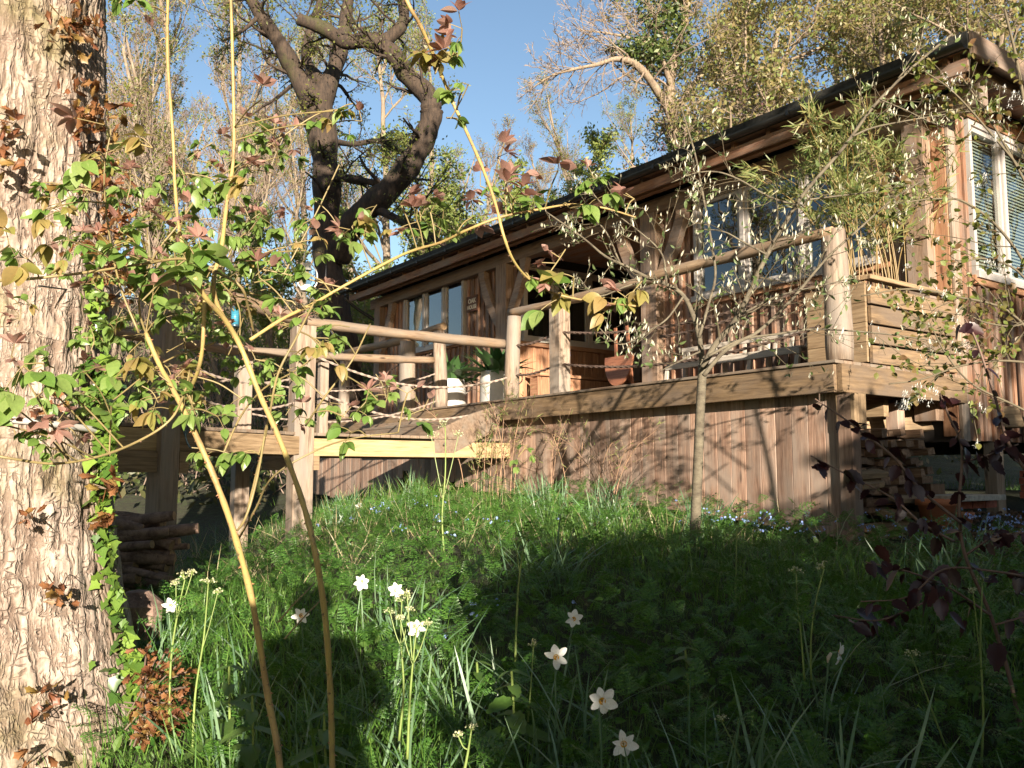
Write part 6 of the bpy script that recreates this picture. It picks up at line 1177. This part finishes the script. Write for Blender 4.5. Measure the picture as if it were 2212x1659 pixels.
daffs = [(651, 1330, 38, 0.1, -0.2, 'sunlit white daffodil by itself left of the photographer shadow tip'), (781, 1257, 36, 0.2, 0.1, 'leftmost of the two upper sunlit white daffodils'), (855, 1275, 36, 0.3, 0.1, 'sunlit white daffodil right of the topmost one'), (900, 1357, 42, 0.5, -0.5, 'white daffodil half hidden by creamy flower heads'),
         (1239, 1337, 40, 0.0, -0.05, 'narrow-petalled white daffodil in dim grass, uppermost on the right'), (1201, 1419, 52, 0.05, 0.1, 'white daffodil with one ragged petal in the middle of the shade'), (1300, 1514, 64, 0.1, -0.1, 'largest white daffodil in the shade, orange-eyed'), (1346, 1606, 60, 0.1, 0.1, 'lowest white daffodil on the right, just below the largest'),
         (884, 1628, 46, -0.9, 0.4, 'white daffodil turned sideways at the bottom edge'), (368, 1308, 34, 0.6, 0.3, 'small white daffodil beside the tall left post'), (1810, 1410, 52, 1.35, 0.0, 'white daffodil in profile in the dark right side'), (1311, 1127, 20, 0.2, 0.3, 'tiny narrow white daffodil near the skirt boards'),
         (1945, 1308, 20, 0.4, 1.0, 'small drooping white flower in the dark grass at right'), (1742, 1110, 18, 0.6, 0.4, 'tiny white flower close under the skirt boards at right'), (776, 1093, 16, 0.1, 0.2, 'tiny sunlit white flower below the walkway end')]
stems_np = []
for k, (dx, dy, dia, yaw, tilt, lab) in enumerate(daffs):
    Y = 1859*0.078/dia
    if k in (11, 12, 13, 14): Y = (7.0, 4.4, 6.8, 9.0)[k - 11]
    p = at(dx, dy, Y); g = gz(p.x, p.y) - 0.02; e = empty('daffodil', (p.x, p.y, p.z), lab, 'daffodil', GD); D = dia/2 * Y/FOC
    face = Vector((math.sin(yaw), -math.cos(yaw), -tilt*0.4 + 0.05)).normalized(); qz = face.to_track_quat('Z', 'Y'); spin = random.uniform(0, 1)
    for j in range(6):
        if k in (5,) and j == 3: continue
        o = bpy.data.objects.new('petal', pm); link(o, e); a = j*math.pi/3 + spin + random.uniform(-.08, .08); o.rotation_mode = 'QUATERNION'; o.rotation_quaternion = qz @ Matrix.Rotation(a, 3, 'Z').to_quaternion() @ Matrix.Rotation(random.uniform(-0.42, 0.35), 3, 'Y').to_quaternion() @ Matrix.Rotation(random.uniform(-0.15, 0.15), 3, 'X').to_quaternion(); o.location = face*(0.04*D*(j % 2)); s_ = D*random.uniform(0.82, 1.12); o.scale = (s_, s_*random.uniform(0.7, 1.12), s_*random.uniform(0.5, 3.0))
    for me_, nm in ((cm, 'corona'), (em, 'eye')): o = bpy.data.objects.new(nm, me_); link(o, e); o.rotation_mode = 'QUATERNION'; o.rotation_quaternion = qz; o.scale = (D*1.15,)*3; o.location = face*0.03*D
    back = -face; h = max(0.05, p.z - g); h = min(h, 0.55); mb = MB(); q0 = Vector((0, 0, 0)) + back*0.5*D
    mb.tube(spline([(0, 0, 0), tuple(back*0.35*D), tuple(back*0.65*D + Vector((0, 0, -0.25*D))), tuple(back*0.75*D + Vector((0.0, 0, -0.8*D))), tuple(back*0.6*D + Vector((random.uniform(-.03, .03), 0, -h*0.55))), tuple(back*0.5*D + Vector((random.uniform(-.05, .05), 0, -h)))], 5), 0.0032, 6, False); mb.build('stem', M['narleaf'], e, True)
    mb = MB(); mb.tube([tuple(back*0.5*D + Vector((0, 0, -0.02*D))), tuple(back*0.75*D + Vector((0, 0, -0.4*D))), tuple(back*0.8*D + Vector((0, 0, -0.8*D)))], [0.0045, 0.006, 0.003], 6); mb.build('spathe', M['withered'], e, True)
# ------------------------------------------------------------------ tall cow parsley stems in flower bud
fr = frond(5, 3); ub_dot = lobed([(math.cos(a), math.sin(a), 0.0) for a in np.linspace(0, 2*math.pi, 6)[:-1]])
def parsley_plant(pts, Y, label, r=3.0, heads=((0, 0, 1.0),), nf=4, white=True):
    sp = stem_path(pts, Y, 5); e = empty('cow_parsley', sp[0], label, 'wild flower', 'flowering cow parsley stems'); r *= 0.62; mb = MB(); mb.tube(sp, np.linspace(r, r*0.45, len(sp))*Y/FOC, 7); sub_off(mb, e); mb.build('stem', M['stemgreen'], e, True); top = sp[-1]; L = (sp[-1] - sp[0]).length
    up_ = MB(); dots = []
    ends = [(top, 1.0)]; mid = sp[int(len(sp)*0.6)]
    for (hx, hy, s_) in heads:
        if hx or hy: q = at(pts[-1][0] + hx, pts[-1][1] + hy, Y); up_.tube(spline([mid, mid.lerp(q, 0.5) + Vector((0, 0, -0.01)), q], 4), r*0.4*Y/FOC, 5, False); ends.append((q, s_))
    for c, s_ in ends:
        for k in range(8):
            d = Vector((random.gauss(0, 1), random.gauss(0, 1), abs(random.gauss(0, 1)) + 0.5)).normalized()*0.022*s_*Y/3; up_.tube([c, c + d], 0.0009, 3, False)
            for j in range(5): dots.append((c + d + Vector((random.gauss(0, .006), random.gauss(0, .006), random.gauss(0, .004)))*Y/3)[:])
    sub_off(up_, e); up_.build('stalks', M['stemgreen'], e)
    n = len(dots); V, F = joined(ub_dot[0], ub_dot[1], np.array(dots) - np.array(e.location[:]), rotmats(RG.normal(0, 1, (n, 3)), RG.uniform(0, 6, n)), np.full(n, 0.0026*Y/3 + 0.0006)); tag(mesh_np('umbel', V, F, M['umbel'], e), kind='stuff')
    ps = []; ds = []
    for k in range(nf): c = sp[int(len(sp)*random.uniform(0.35, 0.95)) - 1]; ps.append(c[:]); ds.append((random.gauss(0, 1), random.gauss(0, 0.8), 0.25))
    n = nf; scatter(e, 'frond', [(*fr, M['parsley'])], np.zeros(n, int), np.array(ps), rotmats(np.array(ds), RG.normal(0, 0.3, n)), RG.uniform(0.10, 0.17, n)*Y/3.2)
parsley_plant([(965, 1330), (962, 1230), (955, 1120), (962, 1020), (962, 925)], 6.5, 'tall thin cow parsley rising in front of the walkway steps', 4, ((-30, 20, .7), (28, 18, .7)), 3)
parsley_plant([(1113, 1430), (1116, 1340), (1120, 1270), (1128, 1200), (1140, 1160)], 3.6, 'pale-stemmed cow parsley in the middle of the grass', 4.5, ((-25, 10, .6),), 5)
parsley_plant([(880, 1640), (885, 1520), (893, 1420), (900, 1360)], 2.5, 'cow parsley with creamy buds against the half-hidden daffodil', 5, ((-35, -20, .7), (-20, -70, .8), (25, -10, .6)), 6)
parsley_plant([(862, 1600), (872, 1490), (866, 1380), (868, 1300)], 2.6, 'cow parsley with a long pale stem, top level with upper daffodils', 4.5, ((-25, 25, .6), (15, 20, .5)), 4)
parsley_plant([(1000, 1680), (1010, 1630), (1018, 1580)], 2.3, 'low branching cow parsley at the bottom edge, left of centre', 6, ((-28, 10, .5),), 6)
parsley_plant([(415, 1640), (422, 1500), (440, 1380), (450, 1262)], 3.2, 'cow parsley with purple-tinged stem right of the red-brown shoots', 4.5, ((20, 20, .5),), 7)
parsley_plant([(365, 1560), (370, 1420), (385, 1320), (400, 1250)], 3.4, 'cow parsley leaning beside the tall left post', 4.5, ((-20, 15, .6), (15, -10, .5)), 5)
parsley_plant([(1738, 1470), (1730, 1370), (1722, 1300), (1720, 1240)], 3.0, 'left stem of the trio of cow parsley in the dark right side', 3.5, (), 4)
parsley_plant([(1752, 1470), (1752, 1380), (1762, 1300), (1780, 1230)], 3.0, 'middle stem of the trio of cow parsley in the dark right side', 3.5, (), 4)
parsley_plant([(2118, 1700), (2124, 1540), (2118, 1400), (2122, 1260)], 2.8, 'thick-stemmed cow parsley standing near the right edge', 5, ((-20, 20, .5),), 6)
parsley_plant([(2045, 1620), (2000, 1500), (1970, 1420)], 2.8, 'curved cow parsley stem leaning left in the dark lower right', 3.5, (), 3)
parsley_plant([(1588, 1330), (1590, 1230), (1592, 1160), (1600, 1100)], 4.6, 'slim cow parsley close to the young tree stem', 3.5, ((-12, 8, .5),), 4)
parsley_plant([(1140, 1560), (1147, 1480), (1152, 1400)], 2.9, 'short pale cow parsley stem below the ragged-petalled daffodil', 3.5, (), 4)
parsley_plant([(1985, 1640), (1600, 1640), (1560, 1560)][1:], 2.6, 'short cow parsley in deep shade at the bottom right', 3.5, (), 4)
# ------------------------------------------------------------------ nettles
nl_ = round_leaf(10, 0.08); nlV = nl_[0].copy(); nlV[:, 0] *= 1.15; nlV[:, 1] *= 0.8
for (dx, dy, Y, n, lab) in ((495, 1440, 3.0, 5, 'sunlit nettle with broad toothed leaves between the two rose canes'), (545, 1500, 2.8, 4, 'nettle at the edge of the photographer shadow'), (1105, 1450, 2.9, 5, 'nettle with heart-shaped leaves in dappled shade, below the centre'), (1480, 1400, 3.3, 3, 'dim nettle right of the daffodil row'), (700, 1540, 2.6, 4, 'nettle inside the photographer shadow'), (1030, 1430, 3.2, 3, 'small nettle left of the heart-leaved one')):
    top = at(dx, dy, Y); e = empty('nettle', (top.x, top.y, gz(top.x, top.y)), lab, 'nettle', 'nettles'); h = top.z - e.location.z; mb = MB(); mb.tube([(0, 0, 0), (0.01, 0, h*0.5), (0, 0, h)], 0.004, 6); mb.build('stem', M['stemgreen'], e); ps = []; ds = []; ss = []
    for k in range(n):
        for j in range(2): a = k*1.57 + j*math.pi + 0.4; ps.append((e.location + Vector((0, 0, h*(1 - 0.13*k))))[:]); ds.append((math.cos(a), math.sin(a) - 0.5, -0.15)); ss.append(0.05 + 0.018*k)
    k = len(ps); scatter(e, 'leaf', [(nlV, nl_[1], M['nettle'])], np.zeros(k, int), np.array(ps), rotmats(np.array(ds), RG.normal(0, 0.2, k)), np.array(ss))
# ------------------------------------------------------------------ narcissus leaves, grass, cow parsley cover, forget-me-nots
def in_view(x, y, m=0.08): return (np.abs(x) < (0.62 + m) * y + 0.6)
def ground_pts(n, y0, y1, pw=1.0):
    y = y0 + (y1 - y0) * RG.uniform(0, 1, n)**pw; x = RG.uniform(-0.70, 0.70, n) * (y + 0.6); return x, y
def off_deck(x, y, s=-0.02): return ((x - P0.x)*Wd.x + (y - P0.y)*Wd.y) < s
OC = lambda x, y, r: (x - oak_c.x)**2 + (y - oak_c.y)**2 > r*r
x, y = ground_pts(62000, 1.0, 14, 1.25); k_ = (off_deck(x, y) | ((x < -2.4) | (y > 13))) & OC(x, y, 0.92) & ~(((x-P0.x)*U.x + (y-P0.y)*U.y < -0.0) & ((x-P0.x)*Wd.x + (y-P0.y)*Wd.y > 0.3)); x, y = x[k_], y[k_]
n = len(x); z = ground_z(x, y); L = np.where((x < -1.2) & (y < 3.6), 0.45, 1.0) * RG.uniform(0.10, 0.34, n) * np.clip(0.75 + 0.4*np.sin(x*1.7 + y), 0.5, 1.3); gb3 = [blade(1, 0.024, b, 3) for b in (0.2, 0.5, 0.9)]
def cover(name, protos, x, y, z, Rm, sc, kind_label, cat='grass', pick=None):
    pick = RG.integers(0, len(protos), len(x)) if pick is None else pick; VV = []; FF = []; mi = []; b = 0; pos = np.stack([x, y, z], 1)
    for q, (V, F, m) in enumerate(protos):
        w = pick == q; P, f = joined(V, F, pos[w], Rm[w], sc[w]); VV.append(P); FF.append(f + b); b += len(P); mi += [q]*len(f)
    return tag(mesh_np(name, np.concatenate(VV), np.concatenate(FF), [p[2] for p in protos], None, midx=mi), kind_label, cat, kind='stuff')
d = np.stack([RG.normal(0, 0.28, n), RG.normal(0, 0.28, n), np.ones(n)], 1)
cover('grass', [(*gb3[0], M['grass']), (*gb3[1], M['grass']), (*gb3[2], M['grass'])], x, y, z - 0.01, rotmats(d, RG.uniform(0, 6.3, n)), L, 'long green grass filling the garden slope')
x, y = ground_pts(2600, 6, 12, 1); k_ = off_deck(x, y, 0.0); x, y = x[k_], y[k_]; n = len(x); d = np.stack([RG.normal(0, 0.5, n), RG.normal(0, 0.5, n), np.ones(n)], 1); cover('dry_grass', [(*gb3[1], M['straw'])], x, y, ground_z(x, y), rotmats(d, RG.uniform(0, 6.3, n)), RG.uniform(0.12, 0.45, n), 'pale dry grass stalks along the skirt boards')
# long-leaved tufts (narcissus and iris-like clumps)
cl = [(-0.62, 3.1), (-0.35, 3.3), (-0.85, 3.0), (-0.15, 3.1), (-0.3, 2.6), (0.25, 2.2), (0.5, 2.1), (0.15, 2.9), (0.6, 2.6), (0.9, 2.3), (1.1, 3.1), (-1.1, 3.6), (-0.5, 4.2), (0.2, 5.2), (0.8, 7.2), (0.9, 8.2), (0.3, 9.2), (1.5, 7.0), (0.4, 8.4), (-1.9, 4.6), (-1.2, 9.8), (1.3, 2.0), (0.0, 2.0), (2.3, 4.6), (2.9, 5.6), (-3.2, 9.4), (-1.9, 9.8)]
px_ = []; py_ = []; ds = []; ss = []; rl_ = []
for (cx_, cy_) in cl:
    m_ = 26 if cy_ < 4.5 else 60
    for k in range(m_): px_.append(cx_ + random.gauss(0, 0.09 + 0.03*(cy_ > 5))); py_.append(cy_ + random.gauss(0, 0.09)); ds.append((random.gauss(0, 0.38), random.gauss(0, 0.3), 1)); ss.append(random.uniform(0.28, 0.48)); rl_.append(random.uniform(0, 6.3))
x = np.array(px_); y = np.array(py_); nb = [blade(1, 0.032, b, 5) for b in (0.12, 0.4, 0.8)]
cover('daffodil_leaves', [(*nb[0], M['narleaf']), (*nb[1], M['narleaf']), (*nb[2], M['narleaf'])], x, y, ground_z(x, y) - 0.01, rotmats(np.array(ds), np.array(rl_)), np.array(ss), 'clumps of bluish strap leaves around the daffodils', 'leaves')
# the feathery cow parsley carpet
frs = [(*frond(5, 3), M['parsley']), (*frond(6, 4), M['parsley'])]
x, y = ground_pts(8600, 1.15, 9.5, 1.05); k_ = off_deck(x, y, -0.05) & OC(x, y, 1.0) & ~((x < -1.15) & (y < 3.6)); x, y = x[k_], y[k_]; n = len(x); hgt = RG.uniform(0.03, 0.26, n) * np.clip(0.35 + 0.15*y, 0.4, 1.15)
az = RG.uniform(0, 6.283, n); d = np.stack([np.cos(az), np.sin(az), RG.uniform(0.1, 1.3, n)], 1); pick = (y < 4.2).astype(int)
cover('cow_parsley_leaves', frs, x, y, ground_z(x, y) + hgt, rotmats(d, RG.normal(0, 0.35, n)), RG.uniform(0.12, 0.22, n) * np.clip(0.52 + 0.08*y, 0.55, 0.82), 'feathery cow parsley leaves carpeting the foreground', 'wild plants', pick)
# broad low leaves and forget-me-nots
x, y = ground_pts(9000, 1.3, 11, 1.2); k_ = off_deck(x, y, -0.0) & OC(x, y, 0.95); x, y = x[k_], y[k_]; n = len(x); d = RG.normal(0, 1, (n, 3)); d[:, 2] = np.abs(d[:, 2])*0.5
cover('low_leaves', [(*ell_leaf(1, 0.5, 3, 0.2, 0.2, 0.1), M['nettle']), (*ell_leaf(1, 0.3, 3, 0.2, 0.3, 0.1), M['parsley'])], x, y, ground_z(x, y) + RG.uniform(0.02, 0.14, n), rotmats(d, RG.uniform(0, 6, n)), RG.uniform(0.03, 0.075, n), 'small mixed leaves low among the grass', 'wild plants')
fx = []; fy = []
for (dx, dy, Y, m_) in ((1650, 1120, 6.6, 40), (1980, 1150, 6.4, 50), (2130, 1110, 6.6, 60), (1000, 1170, 6.6, 16), (860, 1140, 8.3, 16), (1560, 1110, 6.9, 16), (2180, 1090, 6.5, 40), (1120, 1350, 4.2, 6)):
    p = at(dx, dy, Y)
    for k in range(m_): fx.append(p.x + random.gauss(0, 0.25)); fy.append(p.y + random.gauss(0, 0.3))
x = np.array(fx); y = np.array(fy); k_ = off_deck(x, y, -0.1) | (x > 3); x, y = x[k_], y[k_]; n = len(x)
cover('forget_me_nots', [(*ub_dot, M['fmn'])], np.repeat(x, 4) + RG.normal(0, 0.012, n*4), np.repeat(y, 4) + RG.normal(0, 0.012, n*4), np.repeat(ground_z(x, y) + RG.uniform(0.16, 0.26, n), 4) + RG.normal(0, 0.008, n*4), rotmats(RG.normal(0, 1, (n*4, 3)) + np.array([[0, -0.8, 0.5]]), RG.uniform(0, 6, n*4)), np.full(n*4, 0.0085), 'scattered pale blue forget-me-nots near the deck', 'flowers')
# leaf litter on the bare soil under the deck corner
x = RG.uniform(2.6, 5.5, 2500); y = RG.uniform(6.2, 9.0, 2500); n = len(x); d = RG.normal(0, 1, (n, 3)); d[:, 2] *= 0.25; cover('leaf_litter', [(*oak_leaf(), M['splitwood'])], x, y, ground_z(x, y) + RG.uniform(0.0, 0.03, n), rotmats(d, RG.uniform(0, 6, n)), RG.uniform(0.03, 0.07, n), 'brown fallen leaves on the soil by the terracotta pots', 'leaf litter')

# ================================================================== behind the camera: the photographer, and the evergreen hedge and tree whose shade falls on the grass
ph = empty('person', (0.03, -0.38, -1.19), 'person in a dark coat taking the picture, whose shadow falls on the grass', 'person')
def skinned(name, verts, edges, radii, m, parent, root=0, sub=2):
    me = bpy.data.meshes.new(name); me.from_pydata(verts, edges, []); me.materials.append(m); o = bpy.data.objects.new(name, me); link(o, parent); md = o.modifiers.new('skin', 'SKIN'); md.use_smooth_shade = True
    for v, r in zip(me.skin_vertices[0].data, radii): v.radius = (r, r) if not isinstance(r, tuple) else r; v.use_root = False
    me.skin_vertices[0].data[root].use_root = True; s = o.modifiers.new('sub', 'SUBSURF'); s.levels = sub; s.render_levels = sub; return o
Vp = [(0, 0, .90), (0, 0, 1.1), (0, 0, 1.32), (0, 0.02, 1.43), (0, 0.05, 1.50), (0, 0.06, 1.60), (0, 0.04, 1.68), (-.10, 0, .88), (-.12, .03, .48), (-.13, 0, .09), (-.13, .14, .03), (.10, 0, .88), (.12, .03, .48), (.13, 0, .09), (.13, .14, .03),
      (-.18, 0, 1.38), (-.26, .10, 1.14), (-.10, .27, 1.27), (-.07, .30, 1.29), (.18, 0, 1.38), (.26, .10, 1.14), (.10, .27, 1.27), (.07, .30, 1.29)]
Ep = [(0, 1), (1, 2), (2, 3), (3, 4), (4, 5), (5, 6), (0, 7), (7, 8), (8, 9), (9, 10), (0, 11), (11, 12), (12, 13), (13, 14), (2, 15), (15, 16), (16, 17), (17, 18), (2, 19), (19, 20), (20, 21), (21, 22)]
Rp = [(.16, .11), (.15, .10), (.17, .11), .06, (.07, .08), (.085, .10), .06, .09, .06, .045, .035, .09, .06, .045, .035, .06, .045, .03, .035, .06, .045, .03, .035]
skinned('body', Vp, Ep, Rp, M['skin'], ph)
for s_ in (-1, 1):
    for k in range(4): skinned('finger', [(s_*.07, .31, 1.275 + k*.012), (s_*.055, .335, 1.28 + k*.016), (s_*.04, .325, 1.285 + k*.018)], [(0, 1), (1, 2)], [.009, .008, .007], M['skin'], ph, sub=1)
    skinned('thumb', [(s_*.07, .29, 1.27), (s_*.05, .285, 1.262), (s_*.035, .29, 1.268)], [(0, 1), (1, 2)], [.01, .009, .008], M['skin'], ph, sub=1)
mb = MB(); mb.lathe([(0.50, 0.35), (0.40, 0.72), (0.28, 1.02), (0.21, 1.22), (0.16, 1.38), (0.09, 1.46), (0.08, 1.46)], m=24); c = mb.build('coat', M['coat'], ph, True); c.scale = (0.72, 0.6, 1)
mb = MB(); 
for s_ in (-1, 1): mb.tube([(s_*.13, 0, 1.35), (s_*.19, .10, 1.12), (s_*.10, .25, 1.26)], [.06, .055, .045], 12)
mb.build('sleeves', M['coat'], ph, True); mb = MB(); mb.lathe([(0.07, 1.50), (0.10, 1.56), (0.115, 1.64), (0.10, 1.71), (0.05, 1.75), (0.001, 1.755)], (0, 0.03, 0), 18); mb.build('hair', M['hair'], ph, True)
mb = MB(); mb.box((-0.05, -0.115, -0.035), (0.05, -0.075, 0.035)); o = mb.build('camera_body', M['black']); tag(o, 'small dark camera held by the photographer', 'camera')
rg = np.random.default_rng(4)
def mass(boxes, n, size, m, name, parent, off):
    V = []
    for (lo, hi, k) in boxes:
        c = rg.uniform(0, 1, (int(n*k), 3)) * (np.array(hi) - np.array(lo)) + np.array(lo); lq = leaf_quads(np.repeat(c[:, None], 2, 1), len(c), size, rg, size); V.append(lq[0])
    V = np.concatenate(V) - off; return tag(mesh_np(name, V, np.arange(len(V)).reshape(-1, 4), m, parent), kind='stuff')
hd = empty('evergreen_hedge', (4.0, -2.8, gz(4, -3)), 'tall evergreen hedge standing behind the photographer, shading the lower right', 'hedge'); off = np.array(hd.location[:])
mass([((1.4, -3.3, -1.5), (4.3, -2.3, 1.1), 0.55), ((1.2, -3.2, -1.5), (1.5, -2.4, 0.5), 0.03), ((1.9, -3.2, 1.05), (4.3, -2.4, 1.5), 0.05), ((4.3, -3.3, -1.5), (9.5, -2.3, 1.85), 1.0), ((5.0, -3.2, 1.8), (7.2, -2.4, 2.6), 0.22)], 16000, 0.10, M['evergreen'], 'foliage', hd, off)
for k in range(6): mb = MB(); q = (1.6 + k*1.4, -2.8, gz(1.6 + k*1.4, -2.8)); mb.tube([(q[0], q[1], q[2] - 0.1), (q[0] + .1, q[1], 0.0), (q[0], q[1], 1.0)], [0.06, 0.05, 0.02], 8); sub_off(mb, hd); mb.build('stem', M['darkbark'], hd)
shade = wood_tree(123, 10.5, 0.16, dens=1.0, twigs=0.8, upb=0.03, ang=0.9, wig=0.2, leaves=6500, lsize=0.075, t0=0.22, crown=1.0)
sb = tree_obj('garden_tree', (8.9, -9.5, gz(8.9, -9.5)), shade, 'half-leafed tree behind the photographer, dappling the deck with shade', 'tree', [M['treebark'], M['twig'], M['oakleaf']], 'trees behind the photographer', sc=0.88)
copy_thing(sb, (13.5, -11.0, gz(13.5, -11)), 2.0, 1.1, 'second half-leafed tree behind the photographer, farther right')

lh = empty('sky_blocking_evergreens', (-7.0, -3.0, gz(-7, -3)), 'tall dark evergreen shrubbery closing the garden behind and left of the photographer', 'shrubbery'); mass([((-12, -10, -1.6), (-4.6, 2.0, 5.5), 1.0), ((-11, -9, 5.4), (-5.2, 1.0, 9.0), 0.5)], 15000, 0.24, M['evergreen'], 'foliage', lh, np.array(lh.location[:]))  # unseen leaf mass, added to screen the garden from open sky

rh = empty('sky_blocking_laurel', (7.0, 1.0, gz(7, 1)), 'dark laurel bank outside the right edge, beyond the shaded grass', 'shrubbery'); mass([((5.2, -2.0, -1.5), (9.5, 3.2, 1.3), 1.0), ((12, -9, -1.5), (18, 6, 7.5), 1.6)], 7000, 0.2, M['evergreen'], 'foliage', rh, np.array(rh.location[:]))  # added out of view to cut sky light on the right-hand ground

# unseen crown added to the big oak above the frame, blocking skylight to deepen shade
cr = np.array(oak.location[:]); k = 15000; u = rg.normal(0, 1, (k, 3)); c = np.stack([rg.uniform(-9, 10, k), rg.uniform(-7.5, 7.5, k), 6.6 + 3.5*rg.uniform(0, 1, k)**1.3], 1); gap = np.sin(c[:, 0]*1.1 + 1)*np.cos(c[:, 1]*0.9) + rg.normal(0, 0.5, k); c = c[gap > -0.55]
c[:, 2] += 0.6*np.sin(c[:, 0]*0.7)*np.cos(c[:, 1]*0.6); c = c[(c[:, 2] > 0.62*c[:, 1] + 2.2) & (c[:, 2] > 5.9)]
lq = leaf_quads(np.repeat(c[:, None], 2, 1), len(c), 0.28, rg, 0.2); tag(mesh_np('sky_blocking_foliage', lq[0] - cr, lq[1], M['oakleaf'], oak), kind='stuff')
A = grow(np.repeat(np.array([[-2.65, 4.2, 5.0]]), 14, 0), np.stack([rg.normal(0.8, 0.8, 14), rg.normal(-0.7, 0.7, 14), np.full(14, 0.55)], 1), rg.uniform(5, 10, 14), np.full(14, 0.14), np.full(14, 0.03), 12, 0.10, 0.0, rg); B = spawn(*A, 9, 0.3, 1, 0.8, 0.35, 0.5, 6, 0.2, 0.02, rg, minr=0.012); V, F = pack([(A, 8), (B, 4)]); mesh_np('high_limbs', V - cr, F, M['oakbark'], oak, smooth=True)
